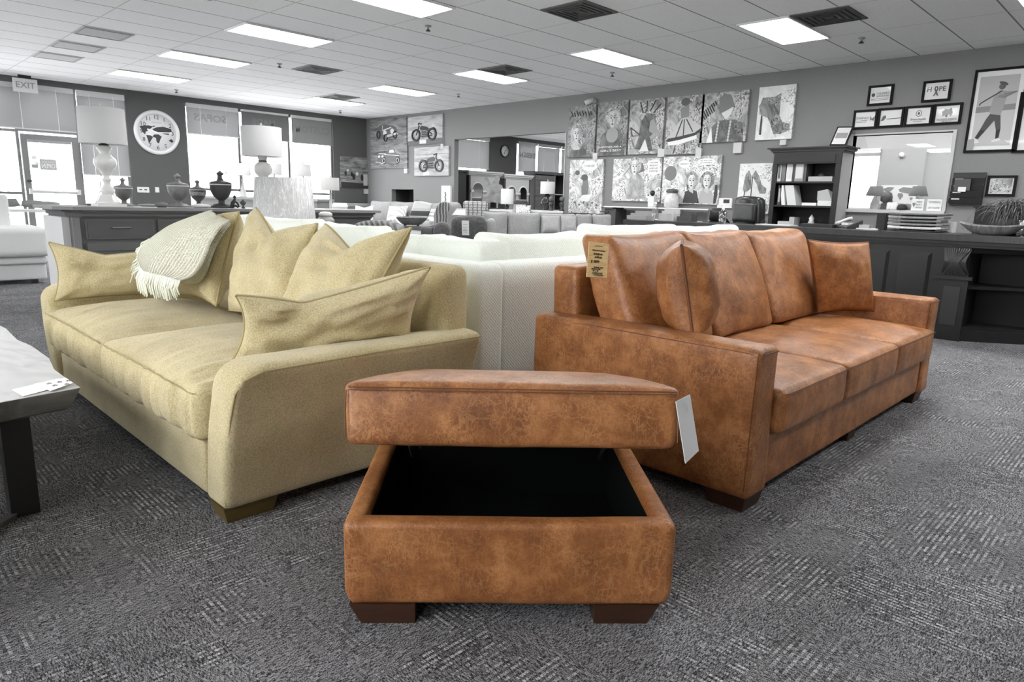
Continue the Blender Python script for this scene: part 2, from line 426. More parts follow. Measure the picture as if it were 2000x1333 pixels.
nb = MB().box(WX+.13, WX+.55, 13.8, 14.9, 1.37, 1.4).box(WX+.13, WX+.55, 13.8, 14.9, 1.0, 1.03).box(WX+.13, WX+.55, 13.8, 13.9, 1.03, 1.37).box(WX+.13, WX+.55, 14.82, 14.9, 1.03, 1.37).box(WX+.55, WX+.57, 13.8, 14.9, 1.0, 1.4)
struct(nb, 'trim_1', g(60))
struct(MB().box(WX-.012, WX+.0, 9.02-.0, 9.0, 0, 2.5), 'trim_2', M_REV)
# base along the walls
struct(MB().box(WX-.012, WX, 12.36, WY, 0, .1).box(WX-.012, WX, -5.1, 9.0, 0, .1), 'baseboard_right', g(60))
struct(MB().box(4.77, 5.88, WY-.012, WY, 0, .1), 'baseboard_left', g(50))
# outdoors
M_OUT = flat('pale_pavement', (225, 225, 225), .9)
struct(MB().box(-30, 50, 16.2, 60, -.3, -.12), 'ground', M_OUT)
M_LEAFO = flat('sunlit_foliage', (215, 218, 214), .9, bump=.6, bscale=5, var=.1)
def outtree(x, y, h, r, label, sd):
    t = thing('street_tree', label, 'tree', (x, y, -.12), 0, 'trees outside the windows')
    MB().tube([(0, 0, 0), (.05, 0, h*.5), (0, .05, h*.8)], [.12, .1, .05], 8).build('trunk', g(150), t)
    m = MB(); rd = random.Random(sd)
    for i in range(150):
        p = V((rd.gauss(0, 1), rd.gauss(0, 1), rd.gauss(0, 1))).normalized()*r*rd.uniform(.3, 1); p.z *= .8; p.z += h*.75
        q = rd.uniform(.12, .3); a = V((rd.gauss(0, 1), rd.gauss(0, 1), rd.gauss(0, 1))).normalized()*q; b = a.orthogonal().normalized()*q
        m.add([p-a, p-b, p+a, p+b], [(0, 1, 2, 3)])
    m.build('foliage', M_LEAFO, t)
outtree(1.6, 24, 3.4, 1.7, 'pale washed-out tree outside, seen left of the glass entrance door', 1)
outtree(4.4, 23, 3.2, 1.5, 'pale washed-out tree seen through the glass entrance door', 2)
outtree(8.8, 25, 3.8, 2.0, 'pale washed-out tree seen through the left pane of the triple window', 3)
# ---------- storefront A (left) with entrance door
M_ALU = g(120, .4); M_ALD = g(88, .4); M_ALL = g(200, .5)
def window(name, x0, x1, z0, z1, mull, rails=(), fm=M_ALU, y=WY+.04, fw=.05):
    m = MB(); m.box(x0, x0+fw, y, y+.08, z0, z1).box(x1-fw, x1, y, y+.08, z0, z1).box(x0+fw, x1-fw, y, y+.08, z1-fw, z1).box(x0+fw, x1-fw, y, y+.08, z0, z0+fw)
    for q in mull: m.box(q-fw/2, q+fw/2, y-.01, y+.09, z0+fw, z1-fw)
    for (a, b, z) in rails: m.box(a, b, y+.01, y+.07, z-.025, z+.025)
    o = struct(m, name, fm)
    gl = MB().box(x0+.02, x1-.02, y+.035, y+.041, z0+.02, z1-.02).build('pane', M_GLASS, o, world=True)
    return o
w1 = window('window_1', -.2, 4.75, 0, 3.05, [2.86, 3.86], [(-.2, 2.84, 2.2), (2.88, 3.84, 2.22), (-.2, 2.84, 1.05)])
w2 = window('window_2', 5.9, 9.53, .08, 3.04, [7.1, 8.33], [(5.95, 7.07, 1.23), (7.13, 8.3, 1.22), (8.36, 9.5, 1.2)], M_ALD)
w3 = window('window_3', 13.2, 14.97, .3, 3.02, [], [], M_ALU)
w4 = window('window_4', 16.2, 19.6, .3, 3.04, [17.1, 18.3], [], M_ALD)
for k_, (ya, yb) in enumerate(((.2, 3.4), (9.3, 12.3))):  # two unseen windows, added to bring fill daylight in from the left
    fill_window_frame = MB().box(-4.2, -4.12, ya, ya+.06, .8, 3.0).box(-4.2, -4.12, yb-.06, yb, .8, 3.0).box(-4.2, -4.12, ya, yb, .8, .86).box(-4.2, -4.12, ya, yb, 2.94, 3.0).box(-4.2, -4.12, (ya+yb)/2-.03, (ya+yb)/2+.03, .8, 3.0)
    fill_window = struct(fill_window_frame, 'window_%d' % (6+k_), M_ALU); MB().box(-4.17, -4.165, ya, yb, .8, 3.0).build('pane', M_GLASS, fill_window, world=True)
# entrance door
dm = MB(); x0, x1, y0, zt = 2.9, 3.83, WY-.01, 2.15
dm.box(x0, x0+.1, y0, y0+.05, 0.02, zt).box(x1-.1, x1, y0, y0+.05, 0.02, zt).box(x0+.1, x1-.1, y0, y0+.05, zt-.1, zt).box(x0+.1, x1-.1, y0, y0+.05, .02, .25)
d1 = struct(dm, 'door_1', M_ALU)
MB().box(x0+.09, x1-.09, y0+.02, y0+.028, .24, zt-.09).build('pane', M_GLASS, d1, world=True)
pb = MB().tube([(x0+.06, y0-.05, 1.09), (x1-.06, y0-.05, 1.08)], .03, 8).box(x0+.04, x0+.09, y0-.08, y0, 1.04, 1.14).box(x1-.09, x1-.04, y0-.08, y0, 1.04, 1.14)
pb.build('push_bar', M_ALL, d1, world=True)
MB().box(x0+.03, x0+.1, y0-.03, y0, 1.26, 1.3).build('door_lock', g(60), d1, world=True)
MB().box(x0+.1, x1-.12, y0-.045, y0-.005, 2.0, 2.05).build('door_closer', g(150), d1, world=True)
def sticker(x, z, w, h, name, label, lines, bg, fg, y):
    fr = Fr((x-w/2, y, z+h/2), (1, 0, 0), (0, 0, 1), w, h); fr.n = V((0, -1, 0))
    t = MB().box(x-w/2, x+w/2, y, y+.003, z-h/2, z+h/2).build(name, bg, None); tag(t, label, 'sign')
    for s, u, v, hh, wf in lines: text(s, fr, u, v, hh, fg, t, 'mirrored_lettering', .001, mirror=True, wfit=wf)
    return t
sticker(3.3, 1.6, .27, .2, 'door_sign', 'grey OPEN sign on the glass entrance door, lettering reversed', [('Come in we are', .5, .25, .03, .2), ('OPEN', .5, .65, .09, .22)], g(170), g(240), WY-.016)
sticker(3.08, 1.56, .1, .06, 'door_sticker', 'small grey sticker left of the OPEN sign on the door', [], g(150), g(240), WY-.016)
sticker(3.08, 1.72, .07, .07, 'door_sticker', 'small pale sticker above the grey one on the entrance door', [], g(215), g(240), WY-.016)
# blinds
def blind(x0, x1, y, z0, z1, label, sv=M_SLAT, tilt=1.22, pitch=.034, cords=2, rail=True):
    t = thing('window_blind', label, 'window blind', ((x0+x1)/2, y, z0), 0, 'window blinds')
    m = MB(); n = int((z1-.05-z0)/pitch); c, s = math.cos(tilt)*.02, math.sin(tilt)*.02
    for i in range(n):
        z = z0+.03+i*pitch
        m.add([(x0, y-c, z-s), (x1, y-c, z-s), (x1, y+c, z+s), (x0, y+c, z+s)], [(0, 1, 2, 3)])
    m.build('slats', sv, t, world=True)
    MB().box(x0, x1, y-.025, y+.025, z1-.045, 3.045).build('headrail', M_ALL, t, world=True)
    if rail: MB().box(x0, x1, y-.018, y+.018, z0, z0+.02).build('bottom_rail', M_ALL, t, world=True)
    for k in range(cords):
        xx = x0+(x1-x0)*(k+.5)/cords
        MB().box(xx-.004, xx+.004, y-.03, y-.027, z0, z1).build('ladder_cord', g(235), t, world=True)
    return t
YB = WY-.06
blind(.9, 3.82, YB, 2.23, 3.0, 'wide white blind half lowered above the glass entrance door', cords=5)
blind(3.87, 4.72, YB, 1.43, 2.98, 'narrow white blind lowered far down, right of the entrance door')
blind(5.93, 7.06, YB, 2.4, 3.0, 'white blind raised high over the left pane of the triple window')
M_SCR = translucent('solar_screen', 120, .15)
def screen(x0, x1, z0, z1, label, mt):
    t = thing('roller_screen', label, 'window screen', ((x0+x1)/2, YB, z0)); MB().box(x0, x1, YB-.004, YB, z0, z1).build('screen_cloth', mt, t, world=True)
    MB().box(x0, x1, YB-.02, YB+.02, z1, 3.045).build('roller_box', M_ALL, t, world=True); MB().box(x0, x1, YB-.012, YB+.01, z0-.02, z0).build('hem_bar', g(150), t, world=True)
screen(7.14, 8.29, 2.43, 3.0, 'grey roller screen over the middle pane of the triple window', M_SCR)
screen(8.37, 9.45, 2.42, 2.98, 'lighter roller screen over the right pane of the triple window', translucent('solar_screen_light', 145, .2))
blind(13.25, 14.93, YB, 2.1, 2.98, 'white blind in the window of the next room, left of the small clock')
blind(16.23, 17.05, YB, 2.1, 3.0, 'white blind right of the small clock, over the mirrored DESIGN lettering')
blind(17.15, 18.25, YB, 1.2, 3.0, 'long white blind beside the column of the big comic paintings')
blind(18.35, 19.55, YB, 1.2, 3.0, 'farthest white blind in the next room, at the opening edge')
def winsign(body, x0, x1, z, h, parent, v=105):
    y = YB-.012; fr = Fr((x0, y, z+h/2), (1, 0, 0), (0, 0, 1), x1-x0, h); fr.n = V((0, -1, 0))
    o = text(body, fr, .5, .5, h, g(v), None, 'window_lettering', 0, mirror=True, wfit=x1-x0, bold=.03)
    return o
for b_, a0, a1, z_, h_, pane, v_ in (('SOFAS', 6.08, 6.8, 2.76, .15, 'left', 150), ('MADE', 7.38, 7.95, 2.79, .15, 'middle', 125), ('CUSTOM', 8.45, 9.38, 2.73, .17, 'right', 130), ('DESIGN', 16.28, 17.0, 2.63, .16, 'next room', 140)):
    o = winsign(b_, a0, a1, z_, h_, None, v_)
    tag(o, 'mirrored %s lettering on the %s' % (b_, 'window of the next room' if pane == 'next room' else pane+' pane of the triple window'), 'lettering')
# ---------- ceiling lights, vents, sprinklers
def troffer(x, y, label, group):
    t = thing('ceiling_light', label, 'ceiling light', (x, y, CEIL), 0, group)
    a, b = .605, .3
    f = MB(); z0, z1 = -.02, -.0005
    f.box(-a, a, -b, -b+.025, z0, z1).box(-a, a, b-.025, b, z0, z1).box(-a, -a+.025, -b+.025, b-.025, z0, z1).box(a-.025, a, -b+.025, b-.025, z0, z1)
    f.build('light_frame', g(225), t)
    MB().box(-a+.025, a-.025, -b+.025, b-.025, -.012, -.001).build('diffuser', M_DIFF, t)
    return t
GX1, GX2 = 3.927+.61, 7.609+.61
names1 = ['farthest ceiling light of the left row, by the windows', 'second ceiling light of the left row from the windows', 'third ceiling light of the left row, large and bright', 'ceiling light of the left row cut by the top of the frame']
names2 = ['smallest ceiling light, above the triple window', 'ceiling light above the four vehicle paintings', 'ceiling light beside the square vent near the middle', 'ceiling light above the row of pop art paintings', 'nearest large ceiling light, above the bookcase', 'ceiling light cut off at the top right corner']
for k in range(4): troffer(GX1, 14.014-.3-k*2.46, 'white ceiling panel, '+names1[k], 'ceiling light panels')
for k in range(6): troffer(GX2, 13.968-.3-k*2.479, 'bright white ceiling panel, '+names2[k], 'ceiling light panels')
for k in range(4, 7): troffer(GX1, 14.014-.3-k*2.46, 'ceiling light panel behind or above the viewer', 'ceiling lights behind the viewer')
for k in range(2, 7): troffer(GX1-7.36, 14.014-.3-k*2.46, 'ceiling light panel behind or above the viewer', 'ceiling lights behind the viewer')
for k in range(6, 8): troffer(GX2, 13.968-.3-k*2.479, 'ceiling light panel behind or above the viewer', 'ceiling lights behind the viewer')
for (x, y) in ((14, 12.5), (17, 12.5), (12.0, 10.2), (15.5, 10.0)): troffer(x, y, 'unseen ceiling light panel of the next room', 'ceiling lights in the next room')  # none in view; the last two are added to brighten the hutches
troffer(12.2, 4.3, 'ceiling light panel inside the office, seen through its window', 'office ceiling lights'); troffer(12.2, 2.9, 'ceiling light panel in the office on the right, by its blind', 'office ceiling lights')
def vent(x, y, label, dark, w=.3):
    t = thing('ceiling_vent', label, 'air vent', (x, y, CEIL), 0, 'ceiling vents'); m = MB()
    MB().box(-w, w, -w, w, -.012, -.0005).build('vent_plate', g(dark, .7), t)
    for i, q in enumerate((.25, .19, .13, .07)):
        s = q*w/.3; z0, z1 = -.024, -.012
        m.box(-s, s, -s, -s+.012, z0, z1).box(-s, s, s-.012, s, z0, z1).box(-s, -s+.012, -s+.012, s-.012, z0, z1).box(s-.012, s, -s+.012, s-.012, z0, z1)
    m.build('louvres', g(max(40, dark-25), .7), t)
vent(6.07, 5.08, 'large dark square ceiling vent near the top centre', 98); vent(7.92, 3.15, 'dark square ceiling vent touching the nearest right light', 88)
vent(6.08, 10.6, 'square ceiling vent with round dark centre, above the triple window', 135); vent(7.94, 8.1, 'square ceiling vent beside the middle right ceiling light', 118)
vent(7.95, 13.0, 'farthest square ceiling vent, by the smallest light', 160)
def flatvent(x, y, label, v):
    t = thing('ceiling_vent', label, 'air vent', (x, y, CEIL), 0, 'ceiling vents'); MB().box(-.3, .3, -.29, .29, -.01, -.0005).build('vent_plate', g(v, .8), t)
    MB().box(-.27, .27, -.26, -.25, -.016, -.01).box(-.27, .27, .25, .26, -.016, -.01).box(-.27, -.26, -.25, .25, -.016, -.01).box(.26, .27, -.25, .25, -.016, -.01).build('vent_rim', g(v-30, .8), t)
flatvent(2.98, 10.65, 'pale flat ceiling vent above the white lamp, nearest of three', 178); flatvent(2.98, 11.9, 'pale flat ceiling vent, middle one of three at the left', 186); flatvent(2.98, 13.05, 'pale flat ceiling vent, farthest of three at the left', 192)
flatvent(2.98, 7.6, 'pale square ceiling vent cut by the top left edge', 165)
M_CHR = flat('chrome', (190, 190, 190), .25, 1)
for (x, y, lb) in ((5.45, 10.65, 'above the triple window'), (5.45, 6.9, 'near the top centre vent'), (9.12, 6.9, 'above the pop art paintings'), (9.1, 3.2, 'above the row of framed certificates'), (9.15, 10.63, 'above the wide wall opening'), (5.45, 15.03, 'above the round world clock'), (9.17, 14.97, 'above the corner of the room')):
    t = thing('fire_sprinkler', 'small metal fire sprinkler on the ceiling '+lb, 'sprinkler', (x, y, CEIL), 0, 'ceiling sprinklers')
    MB().lathe([(.04, 0), (.04, -.008), (.012, -.015), (.012, -.04)], n=14).build('escutcheon', g(150), t); MB().lathe([(.012, -.04), (.03, -.055), (.03, -.06), (.003, -.062)], n=14).build('deflector', g(60), t)
# ================================================================== leather sofa
def NR(k, *ps): return [CAM+(p-CAM)*k for p in ps]
def seam(pts, parent, r=.0022, mat=None, name='stitched_seam'):
    return MB().tube(pts, r, 5, cap=False).build(name, mat or M_SEAM, parent, world=True)
def block_leg(parent, cx, cy, w, d, h, mat, flare=.85):
    m = MB(); a, b = w/2, d/2
    m.hexa([(cx-a*flare, cy-b*flare, 0), (cx+a*flare, cy-b*flare, 0), (cx+a*flare, cy+b*flare, 0), (cx-a*flare, cy+b*flare, 0), (cx-a, cy-b, h), (cx+a, cy-b, h), (cx+a, cy+b, h), (cx-a, cy+b, h)])
    return m.build('leg', mat, parent, world=True)
M_LEG = wood('dark_leg_wood', (48, 28, 16), (66, 38, 22), 12)
ls = thing('leather_sofa', 'large cognac brown leather sofa on block feet, three seat cushions, on the right', 'sofa', (3.5, 1.55, 0))
def armwarp(sn, p):
    z = p.z
    if sn.z > .5: z += .008*(1-sn.x**2)
    return V((p.x+.004*nz(p, 3, 2), p.y+.006*nz(p, 3, 1), z-(.012*max(0, (p.y-1.75)/.4) if sn.z > 0 else 0)))
for x0, x1 in ((2.30, 2.462), (4.54, 4.702)):
    a = MB().rbox(x0, x1, 1.02, 2.12, .062, .632, .024, (4, 20, 12), 4, armwarp).build('arm', M_LEA, ls, world=True)
    xo = x0 if x0 < 3 else x0
    for xx in (x0+.002, x1-.002):
        seam([(xx, 1.035, .10), (xx, 1.03, .612), (xx, 1.06, .6185), (xx, 1.8, .6175), (xx, 2.09, .60)], a)
    seam([(x0+.02, 1.017, .6185), (x1-.02, 1.017, .6185)], a)
MB().rbox(2.462, 4.54, 1.035, 2.0, .068, .285, .018, (40, 6, 6), 3).build('base_rail', M_LEA, ls, world=True)
MB().rbox(2.405, 4.6, 1.94, 2.095, .28, .85, .03, (24, 2, 8), 4, lambda s, p: V((p.x, p.y+.03*(p.z-.28), p.z))).build('back_frame', M_LEA, ls, world=True)
def seatc(x0, x1, sd, parent):
    def w(s, p):
        z = p.z; y = p.y; x = p.x
        if s.z > 0: z += .034*(1-s.x**4)*(1-abs(s.y)**3)*s.z
        if s.y < 0: y -= .014*(1-s.x**4)*(1-s.z**2)*(-s.y)
        y += .004*nz((x*22, y, z*3), 1, sd)*max(0, -s.y); z += .006*nz((x, y, z), 5, sd)*max(0, s.z)
        return V((x, y, z))
    o = MB().rbox(x0+.003, x1-.003, .985, 1.78, .288, .465, .03, (26, 26, 6), 4, w).build('seat_cushion', M_LEA, parent, world=True)
    for zz, yy in ((.452, .983),):
        seam([(x0+.012+(x1-x0-.024)*i/14, yy-.008*(1-(2*i/14-1)**4), zz+.004*(1-(2*i/14-1)**2)) for i in range(15)], o)
        seam([(x0+.012+(x1-x0-.024)*i/14, yy-.010*(1-(2*i/14-1)**4)-.001, zz-.006+.004*(1-(2*i/14-1)**2)) for i in range(15)], o, .0014)
    return o
for i, (a, b) in enumerate(((2.462, 3.13), (3.13, 3.87), (3.87, 4.54))): seatc(a, b, i+3, ls)
def backc(x0, x1, sd, parent, ztop, z0=.485, y0=1.585, th=.2, lean=.42, mat=None, axis='y', name='back_cushion', puff=.05, nm=(22, 6, 18), sm=True):
    def w(s, p):
        x, y, z = p
        pf = (1-abs(s.x)**2.5)*(1-abs(s.z)**2.5)
        if s.y < 0: y -= puff*pf
        else: y += .02*pf
        y += (z-z0)*lean + .010*nz(p, 4, sd)*(1 if abs(s.z) < .95 else .4)
        z += .012*abs(s.x)**3*(s.z > 0) - .006*(1-abs(s.x)**2)*(s.z > 0) + .008*nz((x, y, z), 6, sd+2)
        x += .014*(1-s.z**2)*s.x
        if axis == 'x': return V((y, x, z))
        return V((x, y, z))
    m = MB().rbox(x0+.004, x1-.004, y0, y0+th, z0, ztop, .045, nm, 5, w)
    if axis == 'x': m.f = [f[::-1] for f in m.f]
    o = m.build(name, mat or M_LEA, parent, world=True)
    if sm:
        q = [V((x0+.02, y0+.012, z0+.03)), V((x0+.02, y0+.012, ztop-.03)), V((x1-.02, y0+.012, ztop-.03)), V((x1-.02, y0+.012, z0+.03))]
        def tr(p): return V((p.x, p.y+(p.z-z0)*lean-.004, p.z))
    return o
for a, b, sd, zt in ((2.43, 3.06, 1, .995), (3.06, 3.74, 2, 1.0), (3.74, 4.53, 3, 1.0)): backc(a, b, sd, ls, zt)
block_leg(ls, 2.40, 1.12, .16, .17, .066, M_LEG); block_leg(ls, 4.60, 1.12, .16, .17, .066, M_LEG); block_leg(ls, 3.55, 1.12, .12, .12, .07, M_LEG)
block_leg(ls, 2.40, 2.0, .16, .16, .066, M_LEG); block_leg(ls, 4.60, 2.0, .16, .16, .066, M_LEG)
# scatter cushions on it
d = V((.86, .51, 0)).normalized(); nt_ = aX(1331, 480, 2.50); nb_ = aX(1354, 664, 2.53)
pillow('throw_pillow', 'brown leather pillow standing edge-on beside the near sofa arm', NR(.965, nt_, nt_+d*.33+V((0, 0, .01)), nb_+d*.35+V((0, 0, -.0)), nb_), .25, M_LEA, M_SEAM, bow=.06, wr=.006, seed=11, bulge=.40, cat='pillow')
pillow('throw_pillow', 'square brown leather pillow at the far end of the leather sofa', [aY(1577, 469, 1.62), aY(1696, 474, 1.40), V((4.53, 1.33, .53)), aY(1597, 611, 1.56)], .17, M_LEA, M_SEAM, bow=.06, wr=.005, seed=12, cat='pillow')
# price tag on the first back cushion
M_KRAFT = wood('kraft_tag', (196, 160, 100), (226, 196, 140), 9, (1, 1, 14), .8)
TY = 1.70
tl, tr_, bl = aY(1151, 472, TY+.02), aY(1189, 477, TY+.02), aY(1146, 541, TY-.04)
tfr = Fr(tl, tr_-tl, tl-bl, (tr_-tl).length, (tl-bl).length); tfr.n = (tr_-tl).cross(tl-bl).normalized()
tg = MB().poly([tfr.p(0, 0), tfr.p(0, 1), tfr.p(1, 1), tfr.p(1, 0)], tfr.n, -.003).build('price_tag', M_KRAFT); tag(tg, 'kraft price tag reading $3899 pinned to the first leather back cushion', 'price tag')
M_INK = flat('ink', (40, 26, 14), .8)
for s_, u_, v_, h_, w_ in (('~~~~~', .5, .10, .006, .05), ('UNIQUE HOME FURNISHINGS', .5, .235, .005, .085), ('FURNITURE', .48, .34, .0085, .058), ('with', .48, .385, .003, .008), ('ATTITUDE', .5, .435, .0085, .05), ('$ 3899', .35, .56, .014, .053), ('MAXWELL SOFA', .54, .72, .0065, .062), ('BRONZE PURE', .42, .77, .0065, .058), ('95 x 48', .4, .82, .0065, .036), ('# SPRINGS', .5, .88, .0065, .066), ('CUSHIONS', .55, .93, .0065, .064)):
    text(s_, tfr, u_, v_, h_, M_INK, tg, 'tag_lettering', .0005, wfit=w_)
# ================================================================== ottoman
fa = V((.7295, -.684, 0)); fb = V((.684, .7295, 0)); O0 = V((.866, 1.452, 0)); OW, OD = .884, .74
def op(a, b, z): return O0+fa*a+fb*b+V((0, 0, z))
ot = thing('storage_ottoman', 'brown leather storage ottoman with its lid raised, in the foreground', 'ottoman', tuple(O0+fa*OW/2+fb*OD/2))
def ow(s, p):
    x, y, z = p
    k = -.016*max(0, (.12-z)/.06)**1.3
    bul = .006*(1-s.z**2)
    x += (k+bul)*max(-1, min(1, s.x*1.02))*(-1 if False else 1) if abs(s.x) > .9 else 0
    y += (k+bul)*(1 if s.y > 0 else -1) if abs(s.y) > .9 else 0
    return op(x, y, z+.003*nz(p, 3, 4))
RW = .062
shell = MB()
def wpanel(x0, x1, y0, y1, r=.02, m=(24, 4, 10)):
    return MB().rbox(x0, x1, y0, y1, .058, .302, r, m, 4, lambda s, p: op(p.x + (.014*max(0, (.10-p.z)/.05) if p.x < .02 else (-.014*max(0, (.10-p.z)/.05) if p.x > OW-.02 else 0)), p.y+(.006*max(0, (.10-p.z)/.05) if p.y < .02 else 0), p.z+.003*nz((p.x, p.y, p.z), 4, 4)))
body = MB()
# body walls as one continuous ring mesh
for args in ((0, OW, 0, RW), (0, OW, OD-RW, OD)):
    q = wpanel(*args, m=(40, 3, 10)); body.add(q.v, q.f, True)
for args in ((0, RW, .02, OD-.02), (OW-RW, OW, .02, OD-.02)):
    q = wpanel(*args, m=(3, 30, 10)); body.add(q.v, q.f, True)
body.build('body', M_LEA, ot, world=True)
M_LINE = flat('black_lining', (9, 13, 11), .95, spec=.1)
ln = MB()
def obx(x0, x1, y0, y1, z0, z1): ln.hexa([op(x0, y0, z0), op(x1, y0, z0), op(x1, y1, z0), op(x0, y1, z0), op(x0, y0, z1), op(x1, y0, z1), op(x1, y1, z1), op(x0, y1, z1)])
obx(RW, OW-RW, RW, OD-RW, .07, .085); obx(RW-.004, RW+.004, RW, OD-RW, .08, .285); obx(OW-RW-.004, OW-RW+.004, RW, OD-RW, .08, .285); obx(RW, OW-RW, RW-.004, RW+.004, .08, .285); obx(RW, OW-RW, OD-RW-.004, OD-RW+.004, .08, .285)
ln.build('lining', M_LINE, ot, world=True)
# lid: hinged at the rear, tilted
TH = .166; tilt = math.radians(13.5); lb0 = .04; lz0 = .497
lu = fb*math.cos(tilt)-V((0, 0, math.sin(tilt))); ln_ = fb*math.sin(tilt)+V((0, 0, math.cos(tilt)))
L0 = op(.0, lb0, lz0)
def lw(s, p):
    x, y, z = p
    if s.z > 0: z += .034*(1-abs(s.x)**5)*(1-abs(s.y)**3.5)*s.z
    x -= .012*s.x*(1-z/TH if z < TH else 0)
    if s.y < 0: y -= .010*(1-s.x**4)*(1-s.z**2)
    z += .003*nz(p, 6, 9)
    return L0+fa*x+lu*y+ln_*z
lid = MB().rbox(-.005, OW+.004, 0, .75, 0, TH, .022, (40, 30, 8), 4, lw).build('lid', M_LEA, ot, world=True)
def lp(x, y, z): return L0+fa*x+lu*y+ln_*z
for dz, rr in ((0, .002), (-.007, .0014)):
    seam([lp(.01+(OW-.02)*i/20, -.004-.008*(1-(2*i/20-1)**4), TH-.012+dz) for i in range(21)], lid, rr)
for s_ in (0, 1):
    seam([lp(.004 if not s_ else OW-.006, -.003+.0*k, TH-.02-k*(TH-.04)) for k in (0, .5, 1)], lid, .0016)
# hinge struts
for a_ in (.13, OW-.13):
    MB().tube([op(a_, .50, .29), lp(a_, .30, .004)], .006, 6).tube([op(a_+.02, .58, .29), lp(a_+.02, .46, .004)], .005, 6).build('hinge_strut', g(50, .4), ot, world=True)
for a_, b_ in ((.10, .066), (OW-.12, .066), (.10, OD-.09), (OW-.12, OD-.09)):
    hh = .062; w_, d_ = .088, .06; m = MB()
    so = -1 if a_ < .4 else 1
    P = []
    for z, ins in ((0, .03), (hh, 0)):
        for i, j in ((-1, -1), (1, -1), (1, 1), (-1, 1)):
            xx = a_+i*w_; 
            if i == so: xx -= so*ins
            P.append(op(xx, b_+j*d_-(0 if j < 0 else ins*.3)+(ins*.3 if j < 0 else 0), z))
    m.hexa(P).build('leg', M_LEG, ot, world=True)
# blank white tag on its lid
D_ = scl(lp(OW, 0, TH-.04)); e1 = lp(OW+.004, -.004, TH-.03)
c = [aD(1319, 785, D_*F_PX-.03), aD(1347, 771, D_*F_PX+.03), aD(1364, 881, D_*F_PX+.02), aD(1338, 906, D_*F_PX-.04)]
n_ = (c[1]-c[0]).cross(c[0]-c[3]).normalized()
tt = thing('hang_tag', 'blank white paper tag hanging from the ottoman lid corner', 'tag', tuple((c[0]+c[1]+c[2]+c[3])/4))
MB().poly(c, n_, .0015).build('tag_card', flat('white_paper', (225, 225, 225), .7), tt, world=True)
hp = (c[0]*.35+c[1]*.65)*.78+(c[3]*.35+c[2]*.65)*.22
MB().tube([e1, (e1+hp)/2+V((0, 0, .02)), hp+n_*.003, hp+n_*.003-V((0, 0, .01))], .0013, 5).build('string', g(200), tt, world=True)
# ================================================================== tan sofa
def NR(k, *ps): return [CAM+(p-CAM)*k for p in ps]
ts = thing('fabric_sofa', 'large tan textured fabric sofa with wide flared arms, on the left', 'sofa', (1.35, 3.35, 0))
def tarm(sgn, yb, yt):
    # yb outer face at the base, yt outer face at the top; inner side towards the seat
    wdt = .195
    def w(s, p):
        u, v, z = p     # v: 0 outer .. wdt inner
        k = max(0, min(1, (z-.06)/.53)); out = yb+(yt-yb)*k
        inner = yb+sgn*.165+(yt+sgn*wdt-yb-sgn*.165)*k**.8
        y = out+(inner-out)*(v/wdt)
        x = u
        f = max(0, (.11-(u-.86))/.11)      # rounded front of the top
        z2 = z-.055*f**2.4*max(0, (z-.3)/.3)
        if s.x < -.5: x -= .012*math.sin(PI*k)*(-s.x)
        if k > .85: z2 += .010*(1-s.y**2)-.004*max(0, (u-1.7)/.22)
        return V((x, y, z2+.003*nz((x, y, z), 5, 3)))
    m = MB().rbox(.86, 1.92, 0, wdt, .06, .592, .035, (34, 6, 20), 5, w)
    if sgn < 0: m.f = [f[::-1] for f in m.f]
    return m.build('arm', M_TAN, ts, world=True)
ar = tarm(1, 2.20, 2.045); ar2 = tarm(-1, 4.55, 4.70)
def aface(u, z):
    k = (z-.06)/.53; return 2.2+(2.045-2.2)*k
seam([(.868, 2.205, .08), (.862, 2.16, .25), (.858, 2.10, .42), (.864, 2.068, .51), (.89, 2.054, .553), (.95, 2.047, .576), (1.4, 2.046, .580), (1.9, 2.046, .576)], ar, .0028, M_TSEAM)
MB().rbox(.872, 1.85, 2.38, 4.39, .06, .283, .022, (6, 30, 6), 3).build('base_rail', M_TAN, ts, world=True)
MB().rbox(1.775, 1.925, 2.14, 4.6, .28, .865, .05, (2, 26, 8), 5, lambda s, p: V((p.x, p.y, p.z))).build('back_frame', M_TAN, ts, world=True)
def tseat(y0, y1, sd):
    def w(s, p):
        y, x, z = p        # built with first axis = length along the sofa
        a = (1-abs(s.x)**4)*(1-abs(s.y)**3)
        if s.z > 0: z += .070*(1-abs(s.x)**2.6)*(1-abs(s.y)**3)*s.z
        fr = max(0, 1-(x-.82)/.45)
        puck = math.sin(y*46+sd+2.5*nz((y*5, x*1.2, 0), 1, sd))*.5+nz((y*30, x*2.2, 0), 1, sd)
        z += .015*puck*fr**1.2*max(0, s.z)+.012*nz((x*2.4, y*2.2, 0), 1, sd+3)*max(0, s.z)
        if s.y < -.4: x += .015*puck*(-s.y); x -= .022*(1-s.z**2)*(1-abs(s.x)**4)*(-s.y)
        y += .01*(1-s.z**2)*s.x*0
        return V((x, y, z))
    m = MB().rbox(y0+.003, y1-.003, .825, 1.60, .285, .478, .04, (110, 40, 8), 5, w); m.f = [f[::-1] for f in m.f]
    o = m.build('seat_cushion', M_TAN, ts, world=True)
    seam([(.826-.012*(1-(2*i/50-1)**4)+.0012*math.sin(i*1.9+sd), y0+.02+(y1-y0-.04)*i/50, .462+.002*math.sin(i*1.3+sd)+.012*(1-(2*i/50-1)**2)) for i in range(51)], o, .0026, M_TSEAM)
tseat(2.30, 3.38, 2); tseat(3.38, 4.43, 5)
for (x, y) in ((.97, 2.29), (.97, 4.45), (1.8, 2.29), (1.8, 4.45)): block_leg(ts, x, y, .2, .12, .06, wood('leg_olive%d' % int(x*y*10), (86, 72, 34), (104, 88, 44), 10))
